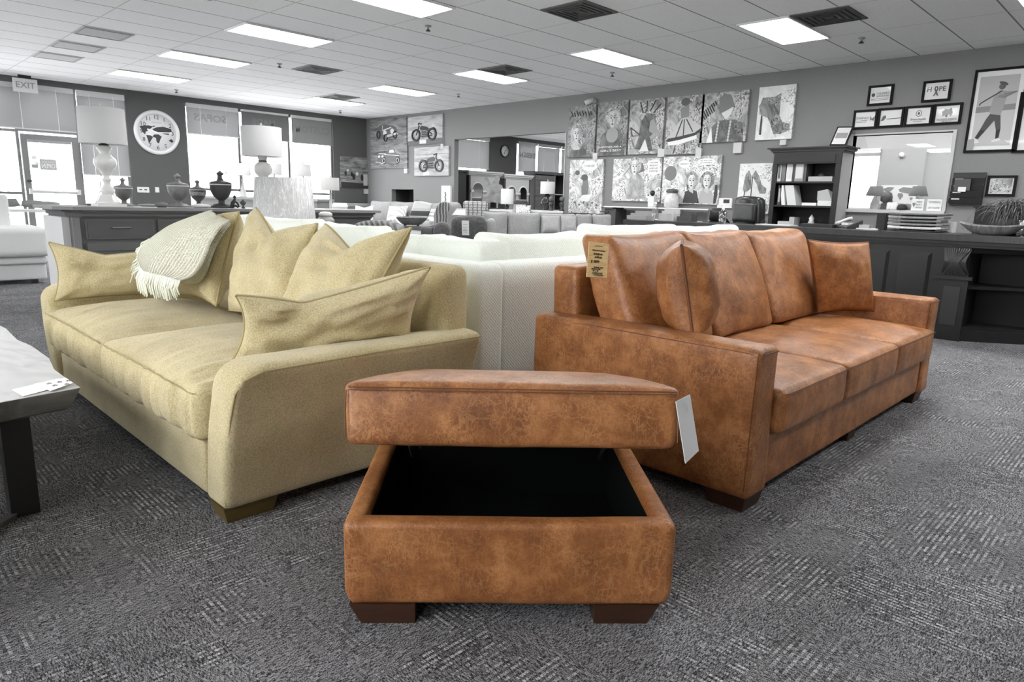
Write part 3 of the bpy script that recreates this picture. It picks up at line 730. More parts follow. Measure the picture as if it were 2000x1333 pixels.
pillow('throw_pillow', 'tan fabric back pillow nearest the near arm, top chopped in', NR(.985, V((1.74, 3.0, 1.0)), V((1.70, 2.26, 1.015)), V((1.50, 2.40, .55)), V((1.46, 2.95, .55))), .21, M_TAN, M_TSEAM, bow=.05, chop=.52, cu=.12, wr=.02, seed=3, group='tan back pillows')
pillow('throw_pillow', 'tan fabric back pillow in the middle of the tan sofa', NR(.975, V((1.74, 3.74, 1.06)), V((1.72, 3.04, 1.0)), V((1.47, 2.90, .55)), V((1.46, 3.5, .54))), .22, M_TAN, M_TSEAM, bow=.05, chop=.5, cu=.0, wr=.02, seed=6, group='tan back pillows')
pillow('throw_pillow', 'tan fabric back pillow partly under the knitted throw', NR(.96, V((1.74, 4.44, .98)), V((1.70, 3.87, 1.035)), V((1.44, 3.62, .55)), V((1.46, 4.22, .55))), .22, M_TAN, M_TSEAM, bow=.08, wr=.018, seed=8, group='tan back pillows')
pillow('lumbar_pillow', 'long tan lumbar pillow leaning on the near arm of the tan sofa', [aY(461, 578, 2.32), aY(840, 522, 2.10), V((1.68, 2.24, .56)), aY(458, 702, 2.36)+V((-.0, .02, -.01))], .19, M_TAN, M_TSEAM, bow=.10, chop=.42, cu=-.35, wr=.014, seed=21, n=40, edge=.005)
pillow('lumbar_pillow', 'tan lumbar pillow with pointed corner against the far arm', [aY(95, 474, 4.42), V((1.52, 4.34, .80)), V((1.5, 4.3, .53)), aY(106, 588, 4.40)], .2, M_TAN, M_TSEAM, bow=.10, chop=.3, cu=-.2, wr=.014, seed=22)
# ================================================================== throw blanket
def throwmat():
    t = NT('cream_knit'); mp = t.n('Mapping'); mp.inputs['Scale'].default_value = (1, 1, 1); t.l(t.tc.outputs['UV'], mp.inputs[0])
    w1 = t.nt.nodes.new('ShaderNodeTexWave'); w1.inputs['Scale'].default_value = 9; w1.bands_direction = 'X'; w1.inputs['Distortion'].default_value = .4
    w2 = t.nt.nodes.new('ShaderNodeTexWave'); w2.inputs['Scale'].default_value = 11; w2.bands_direction = 'Y'; w2.inputs['Distortion'].default_value = .4
    t.l(mp.outputs[0], w1.inputs[0]); t.l(mp.outputs[0], w2.inputs[0])
    k = t.math('MULTIPLY', w1.outputs['Fac'], w2.outputs['Fac'])
    t.col(t.ramp(k, [(.0, lin((216, 208, 178))), (.08, lin((240, 238, 220))), (.4, lin((250, 252, 242)))])); t.b.inputs['Roughness'].default_value = .95
    t.bump(k, .9, .008); return t.m
M_KNIT = throwmat(); M_FRG = flat('cream_fringe', (238, 240, 226), .95)
th = thing('throw_blanket', 'cream knitted throw blanket with fringe draped over the tan sofa pillows', 'blanket', (1.5, 4.1, .5))
def cr(P, t):
    n = len(P)-1; f = min(max(t, 0), 1)*n; i = min(int(f), n-1); f -= i
    p0, p1, p2, p3 = P[max(i-1, 0)], P[i], P[i+1], P[min(i+2, n)]
    return .5*((2*p1)+(p2-p0)*f+(2*p0-5*p1+4*p2-p3)*f*f+(3*p1-p0-3*p2+p3)*f**3)
Lc = NR(.93, *[aX(412, 411, 1.64), aX(372, 424, 1.60), aX(335, 438, 1.56), aX(312, 452, 1.52), aX(284, 474, 1.45), aX(270, 500, 1.37), aX(275, 523, 1.32)])
Rc = NR(.93, *[aX(449, 430, 1.66), aX(428, 444, 1.58), aX(410, 470, 1.50), aX(398, 500, 1.44), aX(388, 522, 1.40), aX(372, 540, 1.37), aX(352, 548, 1.34)])
def sheet(Lc, Rc, off, nu=30, nv=44, wv=.012, sd=1):
    rows = []
    for j in range(nv+1):
        v = j/nv; a, b = cr(Lc, v), cr(Rc, v); row = []
        for i in range(nu+1):
            u = i/nu; p = a*(1-u)+b*u
            bul = -.05*math.sin(PI*u)**.8-wv*math.sin(u*9+v*3+sd)*math.sin(PI*u)
            row.append(p+V((bul+off, -.01*math.sin(PI*u), .012*math.sin(PI*u))))
        rows.append(row)
    return rows
def cloth(rows, name, mat, parent, thick=.012):
    h, w = len(rows), len(rows[0]); vs = [p for r in rows for p in r]+[p+V((thick, 0, -.004)) for r in rows for p in r]; N = h*w; fs = []
    for i in range(h-1):
        for j in range(w-1):
            q = (i*w+j, i*w+j+1, (i+1)*w+j+1, (i+1)*w+j); fs += [q[::-1], tuple(k+N for k in q)]
    bd = [(0, j) for j in range(w)]+[(i, w-1) for i in range(1, h)]+[(h-1, j) for j in range(w-2, -1, -1)]+[(i, 0) for i in range(h-2, 0, -1)]
    bd = [i*w+j for i, j in bd]
    for a, b in zip(bd, bd[1:]+bd[:1]): fs.append((a, b, b+N, a+N))
    o = MB().add(vs, fs, True).build(name, mat, parent, world=True)
    uv = o.data.uv_layers.new(name='UVMap')
    for lp_ in o.data.loops:
        k = lp_.vertex_index % N; uv.data[lp_.index].uv = ((k % w)/(w-1), (k//w)/(h-1)*2)
    return o
r1 = sheet(Lc, Rc, 0); cloth(r1, 'knitted_cloth', M_KNIT, th)
Rc2 = NR(.94, *[aX(449, 431, 1.68), aX(432, 450, 1.60), aX(415, 478, 1.54), aX(404, 506, 1.48), aX(394, 532, 1.44), aX(380, 552, 1.42), aX(357, 556, 1.42)])
Lc2 = [p*.45+q*.55 for p, q in zip(Lc, Rc2)]
cloth(sheet(Lc2, Rc2, .012, 16, 40, .004, 3), 'folded_underlayer', M_KNIT, th)
fm = MB(); rd = random.Random(4)
last = r1[-1]
for i in range(70):
    u = i/69; p = last[0].lerp(last[-1], 0) if False else last[min(len(last)-1, int(u*(len(last)-1)))].lerp(last[min(len(last)-1, int(u*(len(last)-1))+1)], (u*(len(last)-1)) % 1)
    L = .115+rd.uniform(-.015, .015)-.05*max(0, u-.75)*4*.6
    q = V((rd.uniform(-.02, -.0), rd.uniform(-.014, .014)+.02*(1-u), -L))
    fm.tube([p, p+q*.5+V((-.014, 0, 0)), p+q], [.0042, .0042, .003], 5)
for i in range(26):
    v = .62+.38*i/25; p = cr(Lc, v); q = V((rd.uniform(-.03, 0), .06+rd.uniform(0, .05), -.05-rd.uniform(0, .05)))
    fm.tube([p, p+q*.5+V((-.01, 0, .008)), p+q], [.0045, .0045, .003], 5)
tag(fm.build('fringe', M_FRG, th, world=True), None, None, None, 'stuff')
# ================================================================== ivory sectional
ws = thing('sectional_sofa', 'ivory white L-shaped sectional sofa seen from behind, between the two sofas', 'sofa', (3.3, 3.9, 0))
def wlean(s, p): return p+V((0, 0, .004*nz(p, 4, 1)))
MB().rbox(2.10, 2.30, 2.30, 5.75, .03, .842, .05, (3, 30, 10), 5, wlean).build('back_frame', M_WHT, ws, world=True)
MB().rbox(2.25, 5.3, 2.30, 2.50, .03, .842, .05, (30, 3, 10), 5, wlean).build('back_frame', M_WHT, ws, world=True)
MB().rbox(2.28, 3.15, 2.48, 5.7, .06, .30, .03).build('base_rail', M_WHT, ws, world=True)
MB().rbox(3.1, 5.25, 2.48, 3.35, .06, .30, .03).build('base_rail', M_WHT, ws, world=True)
for i, (a, b) in enumerate(((3.35, 4.5), (4.5, 5.65))): MB().rbox(2.52, 3.2, a+.005, b-.005, .30, .47, .04, 10, 4, lambda s, p: p+V((0, 0, .03*(1-s.x**2)*(1-s.y**2)*max(0, s.z)))).build('seat_cushion', M_WHT, ws, world=True)
for i, (a, b) in enumerate(((2.52, 3.7), (3.7, 5.2))): MB().rbox(a+.005, b-.005, 2.72, 3.4 if i else 3.34, .30, .47, .04, 10, 4, lambda s, p: p+V((0, 0, .03*(1-s.x**2)*(1-s.y**2)*max(0, s.z)))).build('seat_cushion', M_WHT, ws, world=True)
for a, b, sd, zt in ((4.42, 5.6, 5, .965), (3.62, 4.40, 6, .955), (3.05, 3.66, 7, .93), (2.56, 3.06, 8, .93)):
    backc(a, b, sd, ws, zt, z0=.48, y0=2.33, th=.22, lean=.10, mat=M_WHT, axis='x', puff=-.0, nm=(20, 6, 16), sm=False)
for a, b, sd, zt in ((2.50, 3.36, 9, .955), (3.38, 4.3, 10, 1.0), (4.32, 5.2, 11, .99)):
    backc(a, b, sd, ws, zt, z0=.48, y0=2.53, th=.22, lean=.10, mat=M_WHT, puff=0, nm=(20, 6, 16), sm=False)
# ================================================================== live edge table
def slabmat():
    t = NT('white_washed_wood'); mp = t.n('Mapping'); mp.inputs['Rotation'].default_value = (0, 0, .5); t.l(t.tc.outputs['Object'], mp.inputs[0])
    n = t.noise(1.7, 3, .5, mp=((1, .35, 3), (0, 0, .3)), dist=1.5)
    w = t.math('FRACT', t.math('MULTIPLY', n, 9)); w = t.math('ABSOLUTE', t.math('SUBTRACT', w, .5))
    c = t.ramp(w, [(0, lin((190, 190, 190))), (.5, lin((206, 206, 206)))])
    c = t.mix(t.ramp(t.noise(8, 3), [(.62, 0.0), (.74, .3)]), c, lin((150, 150, 150)))
    t.col(c); t.b.inputs['Roughness'].default_value = .4; return t.m
M_SLAB = slabmat()
lt = thing('live_edge_coffee_table', 'pale live-edge wood slab coffee table on black metal legs, cut by the left edge', 'table', (.1, 3.3, 0))
pts = [(aZ(157, 757, .45)), aZ(128, 738, .45), aZ(106, 722, .45), aZ(96, 700, .45), aZ(62, 676, .45), aZ(34, 664, .45), aZ(12, 642, .45), aZ(0, 636, .45)]
pts = [V((p.x, p.y, 0)) for p in pts]+[V((.50, 4.6, 0)), V((.1, 4.75, 0)), V((-.35, 4.5, 0)), V((-.5, 3.6, 0)), V((-.52, 2.8, 0)), V((-.44, 2.2, 0)), V((-.36, 1.82, 0))]
e0, e1_ = pts[0], pts[-1]; np_ = aZ(0, 786, .45)
pts.append(V((-.24, 1.87, 0))); pts.append(V((np_.x, np_.y, 0)))
cc = sum(pts, V((0, 0, 0)))/len(pts); mb = MB(); n = len(pts)
rings = []
for z, s in ((.362, .90), (.372, .93), (.42, .975), (.448, 1.0), (.45, .998)): rings.append([cc+(p-cc)*s+V((0, 0, z)) if True else 0 for p in pts])
vs = [p for r_ in rings for p in r_]; fs = [tuple(range(n))]; es = []
for i in range(len(rings)-1):
    for k in range(n): (fs if i == len(rings)-2 else es).append((i*n+k, i*n+(k+1) % n, (i+1)*n+(k+1) % n, (i+1)*n+k))
fs.append(tuple((len(rings)-1)*n+k for k in range(n)))
# orientation: points run clockwise seen from above
mb.add(vs, [f[::-1] for f in fs]).build('tabletop', M_SLAB, lt, world=True); MB().add(vs, [f[::-1] for f in es]).build('live_edge', wood('raw_slab_edge', (84,)*3, (150,)*3, 5, (1, 1, 1), .6), lt, world=True)
M_BLK = g(26, .5)
f0 = V((.395, 2.80, 0)); f1 = V((-.2, 2.2, 0))
for q, nm in ((f0, 'leg'), (f1, 'leg')):
    MB().obox(q+V((0, 0, .19)), (.042, .0, 0), (0, .04, 0), (0, 0, .186)).build(nm, M_BLK, lt, world=True)
MB().tube([f0+V((0, 0, .012)), f1+V((0, 0, .012))], .0125, 4).build('floor_bar', g(90, .5), lt, world=True)
for q in ((.3, 4.2), (-.25, 4.0)): MB().box(q[0]-.04, q[0]+.04, q[1]-.04, q[1]+.04, 0, .377).build('leg', M_BLK, lt, world=True)
pc = [aZ(22, 762, .452), aZ(115, 740, .452), aZ(140, 750, .452), aZ(45, 775, .452)]
M_PAP = flat('paper', (236, 236, 236), .7)
o = MB().poly(pc, V((0, 0, 1)), .001).build('paper_card', M_PAP); tag(o, 'flat white card lying on the live-edge table', 'paper')
pc2 = [aZ(66, 750, .4555), aZ(128, 738, .47), aZ(143, 748, .466), aZ(98, 764, .4555)]
o = MB().poly(pc2, (pc2[1]-pc2[0]).cross(pc2[3]-pc2[0]).normalized()*-1, -.001).build('price_tag', M_PAP); tag(o, 'curled handwritten price tag on top of the card on the live-edge table', 'price tag')
frp = Fr(pc2[0], pc2[1]-pc2[0], pc2[0]-pc2[3], (pc2[1]-pc2[0]).length, (pc2[0]-pc2[3]).length); frp.n = V((0, 0, 1))
sc_ = MB()
for a_, b_ in ((.25, .3), (.28, .6), (.55, .35), (.6, .7), (.8, .4)): sc_.tube([frp.p(a_+.03*k, b_+.06*math.sin(k*2.1), .002) for k in range(5)], .0012, 4)
tag(sc_.build('handwriting', g(90), o, world=True), kind='stuff')

# ================================================================== window side: lamps, dresser, urns
CRv = V((cy, -sy, 0)); CFv = V((sy, cy, 0)); RZ = -YAW          # a yaw that squares things to the aisle
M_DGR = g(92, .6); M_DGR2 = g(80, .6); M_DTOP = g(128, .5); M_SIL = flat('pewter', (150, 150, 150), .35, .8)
DY = 7.3; ZT = .982
dr = thing('dresser', 'long dark grey panelled dresser with drawers behind the tan sofa', 'dresser', (3.2, DY+.4, 0))
dx0, dx1 = 1.66, 4.9
MB().box(dx0, dx1, DY+.05, DY+.85, .08, ZT-.1).build('carcass', M_DGR, dr, world=True)
MB().poly([(dx0-.13, DY+.12, ZT-.03), (dx0+.0, DY-.03, ZT-.03), (dx1+.1, DY-.03, ZT-.03), (dx1+.1, DY+.9, ZT-.03), (dx0-.13, DY+.9, ZT-.03)], (0, 0, 1), .03).build('dresser_top', M_DTOP, dr, world=True)
m = MB()
for z0, z1, o in ((ZT-.05, ZT-.03, .06), (ZT-.085, ZT-.05, .035), (ZT-.1, ZT-.085, .015)):
    m.poly([(dx0-o, DY+.12, z0), (dx0+.08-.0, DY+.05-o, z0), (dx1+o*.5, DY+.05-o, z0), (dx1+o*.5, DY+.86, z0), (dx0-o, DY+.86, z0)], (0, 0, 1), z1-z0)
m.build('cornice', M_DGR, dr, world=True)
MB().box(dx0-.02, dx1+.02, DY+.03, DY+.87, 0, .08).build('plinth', M_DGR2, dr, world=True)
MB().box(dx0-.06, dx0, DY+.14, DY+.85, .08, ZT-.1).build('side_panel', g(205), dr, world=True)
MB().box(dx0+.0, dx0+.06, DY+.03, DY+.05, .08, ZT-.1).build('corner_post', g(120), dr, world=True)
for i in range(5):
    a = dx0+.10+i*.635; b = a+.6
    f = MB().box(a, b, DY+.025, DY+.05, ZT-.3, ZT-.115).build('drawer', M_DGR, dr, world=True)
    MB().box(a+.015, b-.015, DY+.02, DY+.025, ZT-.285, ZT-.13).build('drawer_face', M_DGR2, f, world=True)
    MB().tube([(a+.22, DY+.02, ZT-.19), (a+.22, DY-.005, ZT-.19), (a+.38, DY-.005, ZT-.19), (a+.38, DY+.02, ZT-.19)], .006, 6).build('drawer_handle', M_SIL, f, world=True)
    dd = MB(); z0, z1 = .12, ZT-.33
    dd.box(a, a+.08, DY+.02, DY+.05, z0, z1).box(b-.08, b, DY+.02, DY+.05, z0, z1).box(a+.08, b-.08, DY+.02, DY+.05, z1-.08, z1).box(a+.08, b-.08, DY+.02, DY+.05, z0, z0+.08).box(a+.08, b-.08, DY+.035, DY+.05, z0+.08, z1-.08)
    dd.build('cabinet_door', M_DGR, dr, world=True)
def onD(px, py, Y=7.7): p = aY(px, py, Y); return V((p.x, Y, ZT))
M_CER = flat('white_ceramic', (222, 222, 220), .22); M_CER2 = flat('pale_ceramic', (206, 206, 204), .25)
def shade(t, w, h, z, top=.9, m=M_SHADE, n=40, name='lamp_shade'):
    r0, r1 = w/2, w/2*top
    MB().lathe([(r0, z), (r1, z+h), (r1-.006, z+h), (r0-.006, z)], n=n, close=False).build(name, m, t)
    MB().lathe([(r1*.98, z+h-.004), (.012, z+h-.004), (.012, z+h+.0), (r1*.98, z+h)], n=20, close=False).tube([(0, 0, z+h*.3), (0, 0, z+h+.02)], .008, 8).lathe([(.012, z+h+.02), (.014, z+h+.03), (.003, z+h+.045)], n=10).build('finial', g(190), t)
P1 = onD(213, 402, 7.66); s = scl(P1)
t = thing('table_lamp', 'tall white baluster table lamp with wide drum shade, left end of the dresser', 'table lamp', tuple(P1))
q = s
MB().box(-25*q, 25*q, -25*q, 25*q, 0, 5.5*q).lathe([(23*q, 5.5*q), (20*q, 10*q), (13*q, 22*q), (11*q, 24*q)], n=4, sq=0).build('foot', M_CER, t)
MB().lathe([(9*q, 23*q), (12.5*q, 27*q), (12.5*q, 32*q), (8*q, 37*q), (6*q, 42*q), (6.5*q, 48*q), (8*q, 50*q), (8*q, 52*q), (5.5*q, 54*q), (6*q, 60*q), (10*q, 66*q), (11.5*q, 69*q), (17*q, 74*q), (20*q, 82*q), (19*q, 90*q), (12*q, 96*q), (7.5*q, 101*q), (11*q, 107*q), (13*q, 110*q), (12*q, 113*q), (6*q, 115*q)], n=30).build('baluster', M_CER, t)
MB().lathe([(9*q, 115*q), (9*q, 117*q), (5*q, 118*q), (5*q, 124*q)], n=16).build('socket', g(50, .4), t)
shade(t, 82*q, 66*q, 117*q, .97)
MB().tube([(-7*q, 8*q, 60*q), (-10*q, 10*q, 30*q), (-22*q, 4*q, 5*q)], .004, 5).build('power_cord', g(40), t)
P2 = aD(517, 408, 7.6); P2.z = ZT; q = scl(P2)
t = thing('table_lamp', 'white gourd lamp with large drum shade behind the plastic-wrapped shade', 'table lamp', tuple(P2))
MB().lathe([(16*q, 0), (17*q, 6*q), (12*q, 12*q), (10*q, 40*q), (8*q, 50*q), (9.5*q, 62*q), (15*q, 68*q), (17*q, 75*q), (14*q, 84*q), (7*q, 89*q), (6*q, 91*q), (9*q, 95*q), (8*q, 101*q), (4*q, 103*q), (3*q, 106*q)], n=30).build('lamp_base', M_CER2, t)
MB().lathe([(8*q, 88*q), (8.5*q, 90*q), (8*q, 92*q)], n=20).build('collar', g(90, .3), t)
shade(t, 74*q, 54*q, 99*q, 1.0)
P3 = aD(556, 430, 6.9); q = scl(P3); P3.z = 0; zb = aD(556, 429, 6.9).z; zt_ = aD(556, 348, 6.9).z
t = thing('floor_lamp', 'big tapered lampshade still wrapped in clear shiny plastic, behind the sofas', 'lamp', tuple(P3))
MB().lathe([(.14, 0), (.14, .02), (.03, .04), (.02, .06), (.02, zb+.2)], n=20).build('pole', g(150, .4), t)
def crinkle(name):
    T_ = NT(name); n = T_.noise(9, 2, .5, mp=((2.2, 2.2, .5), (0, 0, 0)), dist=2.2)
    d_ = T_.math('ABSOLUTE', T_.math('SUBTRACT', n, .5)); k = T_.math('SUBTRACT', 1, T_.math('MINIMUM', T_.math('DIVIDE', d_, .03), 1))
    T_.col(T_.mix(k, lin((196, 196, 196)), lin((240, 240, 240)))); T_.b.inputs['Roughness'].default_value = .18; T_.bump(T_.noise(14, 3, .5, mp=((2, 2, .5), (0, 0, 0)), dist=2), .9, .02); return T_.m  # pale crinkle streaks are highlights on the plastic, painted into the base colour
M_PLA = crinkle('plastic_wrapped_linen')
MB().lathe([(59*q, zb), (52*q, zt_), (51*q, zt_), (58*q, zb)], n=48, close=False).build('lamp_shade', M_PLA, t)
MB().lathe([(52*q, zt_-.003), (.01, zt_-.003), (.01, zt_), (52*q, zt_)], n=24, close=False).build('shade_ring', g(200), t)
# urns
M_URN = wood('urn_grey', (96, 96, 96), (132, 132, 132), 10, (1, 1, 1)); M_URD = g(62, .6); M_BAND = g(205, .5)
def urn(px, Y, hpx, wpx, label, mt, band=True, base=True):
    P = onD(px, 400, Y); q = scl(P); t = thing('lidded_urn', label, 'urn', tuple(P), 0); H = hpx*q; W = wpx*q/2
    MB().lathe([(W*1.15, 0), (W*1.15, .04*H), (W*.8, .06*H), (W*.75, .09*H), (W*.3, .12*H), (W*.28, .2*H), (W*.45, .24*H), (W*.75, .33*H), (W*.95, .46*H), (W*1.0, .58*H), (W*1.02, .66*H)], n=30).build('urn_body', mt, t)
    MB().lathe([(W*1.03, .615*H), (W*1.05, .63*H), (W*1.03, .645*H)], n=30).build('rim_band', M_BAND, t)
    MB().lathe([(W*1.04, .66*H), (W*.9, .70*H), (W*.35, .74*H), (W*.2, .80*H), (W*.18, .88*H), (W*.32, .90*H), (W*.3, .94*H), (W*.12, .97*H), (W*.05, H)], n=24).build('lid', mt, t)
    return t
urn(243, 8.0, 54, 33, 'grey lidded urn half behind the tall white baluster lamp', M_URN)
urn(350, 7.75, 64, 39, 'large grey lidded urn left of the smaller patterned one', M_URN)
u = urn(388, 8.0, 52, 30, 'small grey lidded urn with pale scroll pattern between two larger urns', M_URN)
urn(433, 7.7, 70, 40, 'large dark lidded urn, darkest of the urns on the dresser', M_URD)
q = scl(V(u.location)); 
sc = MB(); rd = random.Random(3)
for i in range(9):
    a0 = -PI/2-.9+i*.2-.3; sc.tube([((14.4*q)*math.cos(a0+.12*math.sin(k))-.0, (14.4*q)*math.sin(a0+.12*math.sin(k)), (22+k*1.6)*q) for k in range(5)], .006, 4)
sc.build('scroll_pattern', M_BAND, u)
def fig(px, Y, hpx, label, mt, kind=0, name='figurine'):
    P = onD(px, 402, Y); q = scl(P); t = thing(name, label, 'ornament', tuple(P))
    if kind == 0:
        MB().tube([(-7*q, 0, 3*q), (-4*q, 0, 10*q), (-1*q, 0, 14*q), (1*q, 0, 19*q)], [3*q, 4*q, 3*q, 2*q], 8).tube([(0, 0, 13*q), (5*q, 0, 10*q), (8*q, 0, 3*q)], [2*q, 1.8*q, 1.5*q], 6).tube([(-6*q, 0, 4*q), (2*q, 0, 5*q), (6*q, 0, 1.2*q)], [2.4*q, 2.2*q, 1.4*q], 6).lathe([(.5*q, 18*q), (2.8*q, 20*q), (2.8*q, 23*q), (.6*q, 25*q)], n=12).build('seated_figure', mt, t)
    else:
        MB().lathe([(4*q, 0), (3*q, 2*q), (1.5*q, 5*q), (5*q, 9*q), (5.5*q, 12*q), (2*q, 15*q), (1*q, 17*q)], n=14).build('body', mt, t)
fig(459, 7.55, 25, 'small dark seated figurine beside the darkest urn', g(50, .4)); fig(475, 7.5, 17, 'small dark carved ornament right of the seated figurine', g(70), 1)
# low stones and a folded item on the dresser
for px, Y, w, h, v, lb in ((392, 7.45, 40, 8, 190, 'pale smooth stone dish in front of the small patterned urn'), (316, 7.5, 26, 10, 105, 'dark rounded stone ornament left of the big grey urn'), (185, 7.95, 34, 5, 100, 'low dark tray on the dresser behind the white lamp foot'), (290, 7.9, 42, 5, 150, 'low pale driftwood piece on the dresser under the clock')):
    P = onD(px, 402, Y); q = scl(P); t = thing('stone_ornament', lb, 'ornament', tuple(P)); MB().lathe([(w*.3*q, 0), (w*.5*q, h*.35*q), (w*.42*q, h*.8*q), (w*.1*q, h*q)], n=20, sy=.6).lathe([(w*.1*q, h*.9*q), (w*.12*q, h*1.02*q), (w*.02*q, h*1.08*q)], n=12, sy=.6).build('stone', g(v, .6), t)
# ---------- white sofa at the far left
wf = thing('white_sofa', 'long white sofa at the left edge with piped front rail', 'sofa', (.6, 10.3, 0)); M_WS = flat('white_slipcover', (222, 222, 222), .9, bump=.3, bscale=60)
MB().rbox(-1.2, 1.93, 9.95, 10.9, .05, .24, .02, 6, 3).build('base_rail', M_WS, wf, world=True); MB().rbox(-1.2, 1.95, 9.9, 10.9, .24, .33, .03, 6, 3).build('apron', M_WS, wf, world=True)
MB().rbox(-1.2, 1.97, 9.82, 10.7, .33, .68, .07, 12, 4, lambda s, p: p+V((0, 0, .03*(1-s.x**4)*(1-s.y**2)*max(0, s.z)))).build('seat_cushion', M_WS, wf, world=True)
MB().rbox(-1.2, 1.62, 10.62, 10.9, .3, 1.06, .04, 8, 3).build('back_frame', M_WS, wf, world=True)
MB().rbox(1.5, 1.66, 10.15, 10.88, .6, 1.06, .04, 8, 3).build('arm', M_WS, wf, world=True)
for x in (-1.1, 1.8):
    for y in (9.98, 10.8): MB().box(x-.03, x+.03, y-.03, y+.03, 0, .05).build('leg', g(40), wf, world=True)
pillow('throw_pillow', 'white pillow on the left white sofa, nearest the dresser', [V((.62, 10.42, 1.02)), V((1.40, 10.42, 1.02)), V((1.44, 10.25, .73)), V((.70, 10.25, .73))], .18, M_WS, g(200), bow=.05, chop=.03, seed=31, n=18)
pillow('throw_pillow', 'white pillow cut by the left edge of the photo', [V((-.2, 10.46, 1.02)), V((.58, 10.46, 1.02)), V((.60, 10.28, .73)), V((-.2, 10.28, .73))], .18, M_WS, g(200), bow=.05, seed=32, n=18)
pillow('bolster_pillow', 'dark grey bolster on top of the white sofa back at the far left', [aY(-30, 395, 11.2), aY(32, 388, 11.2), aY(42, 402, 11.1), aY(-30, 405, 11.1)], .07, g(120, .9), g(90), bow=.03, seed=33, n=12, edge=0)
pillow('bolster_pillow', 'long dark grey bolster between the white sofa and the dresser', [aY(42, 393, 11.3), aY(118, 397, 11.3), aY(118, 404, 11.2), aY(40, 402, 11.2)], .07, g(128, .9), g(90), bow=.03, seed=34, n=12, edge=0)
bk = thing('back_table', 'low grey table behind the white sofa carrying the bolsters', 'table', (.9, 11.25, 0))
ztb = aY(60, 403, 11.2).z-.045
MB().box(-1.2, 2.75, 11.0, 11.5, ztb-.03, ztb).build('tabletop', M_WS, bk, world=True)
for x in (-1.1, 2.65): MB().box(x-.03, x+.03, 11.2, 11.26, 0, ztb-.03).build('leg', g(120), bk, world=True)
# ---------- round world clock
CC = V((5.32, WY-.002, 2.37)); t = thing('world_clock', 'large round white wall clock printed with a dark world map', 'clock', tuple(CC)); RC = .455
def disc(prof, name, mt, par, n=64):
    m = MB().lathe(prof, n=n); m.v = [(x, -z, y) for x, y, z in m.v]; return m.build(name, mt, par)
disc([(RC, 0), (RC, .03), (RC-.03, .055), (RC-.065, .05), (RC-.08, .03), (RC-.08, .0)], 'clock_rim', g(225, .35), t); disc([(RC-.075, .005), (RC-.075, .018), (.01, .018)], 'clock_face', g(226, .5), t)
cf = Fr(CC+V((-1, 0, 1)), (1, 0, 0), (0, 0, 1), 2, 2); cf.n = V((0, -1, 0)); M_K = g(45)
for h_ in range(1, 13):
    a = PI/2-h_*PI/6; text(str(h_), cf, .5+.155*math.cos(a), .5-.155*math.sin(a), .085, M_K, t, 'numeral', .019)
text('THE WORLD', cf, .5, .5-.10, .025, g(170), t, 'dial_lettering', .019); pass
cont = {'na': [(-.31, .09), (-.24, .11), (-.15, .12), (-.06, .11), (-.12, .06), (-.17, .02), (-.2, -.0), (-.22, -.05), (-.26, -.01), (-.28, .05)], 'sa': [(-.2, -.06), (-.12, -.06), (-.08, -.09), (-.12, -.15), (-.16, -.22), (-.175, -.15)],
        'af': [(-.06, -.04), (.02, -.03), (.08, -.07), (.05, -.12), (.02, -.2), (-.02, -.18), (-.03, -.1), (-.09, -.08)], 'eu': [(-.08, .06), (0, .1), (.12, .12), (.26, .09), (.27, .04), (.22, .02), (.21, -.03), (.14, -.02), (.1, -.01), (.03, .01), (-.05, .02)], 'au': [(.2, -.13), (.25, -.1), (.29, -.14), (.26, -.17)], 'gr': [(-.08, .12), (-.02, .125), (-.05, .1)]}
mm = MB()
for k_, c_ in cont.items(): mm.poly([(x*1.1, -.0185, z*1.1) for x, z in c_], (0, -1, 0), .0015)
mm.build('world_map', g(60), t)
hm = MB(); 
for a, L, w in ((PI/2-(9.55)*PI/6, .2, .014), (PI/2-2.9*PI/6, .3, .010)):
    d_ = V((math.cos(a), 0, math.sin(a))); hm.obox(d_*L/2+V((0, -.024, 0)), d_*L/2, (0, .001, 0), V((-d_.z, 0, d_.x))*w)
hm.build('clock_hands', g(250, .3), t)
# switches on the dark wall
t = thing('thermostat_plate', 'white double control plate on the dark wall under the clock', 'wall plate', (4.96, WY, 1.12)); MB().box(-.115, .115, -.025, 0, 0, .115).build('plate', g(215), t); MB().box(-.08, -.03, -.028, -.025, .05, .07).box(.02, .07, -.028, -.025, .05, .07).build('display', g(60), t)
t = thing('light_switch', 'white light switch plate right of the double control plate', 'switch', (5.24, WY, 1.13)); MB().box(-.04, .04, -.01, 0, 0, .11).build('plate', g(225), t); MB().box(-.015, .015, -.016, -.01, .03, .08).build('rocker', g(235), t)
# exit sign
EP = aZ(47, 147, CEIL); t = thing('exit_sign', 'hanging EXIT sign at the upper left below the ceiling', 'sign', (EP.x, EP.y, CEIL-.3), 0)
MB().box(-.1, .1, -.02, .02, .24, .3).build('mount', g(30), t)
o = MB().box(-.19, .19, -.015, .015, .0, .24).build('sign_panel', g(214), t)
fe = Fr(EP+V((-.19, 0, -.06)), (1, 0, 0), (0, 0, 1), .38, .24); fe.n = V((0, -1, 0)); text('EXIT', fe, .5, .5, .11, g(140), o, 'sign_lettering', .016, bold=.01)
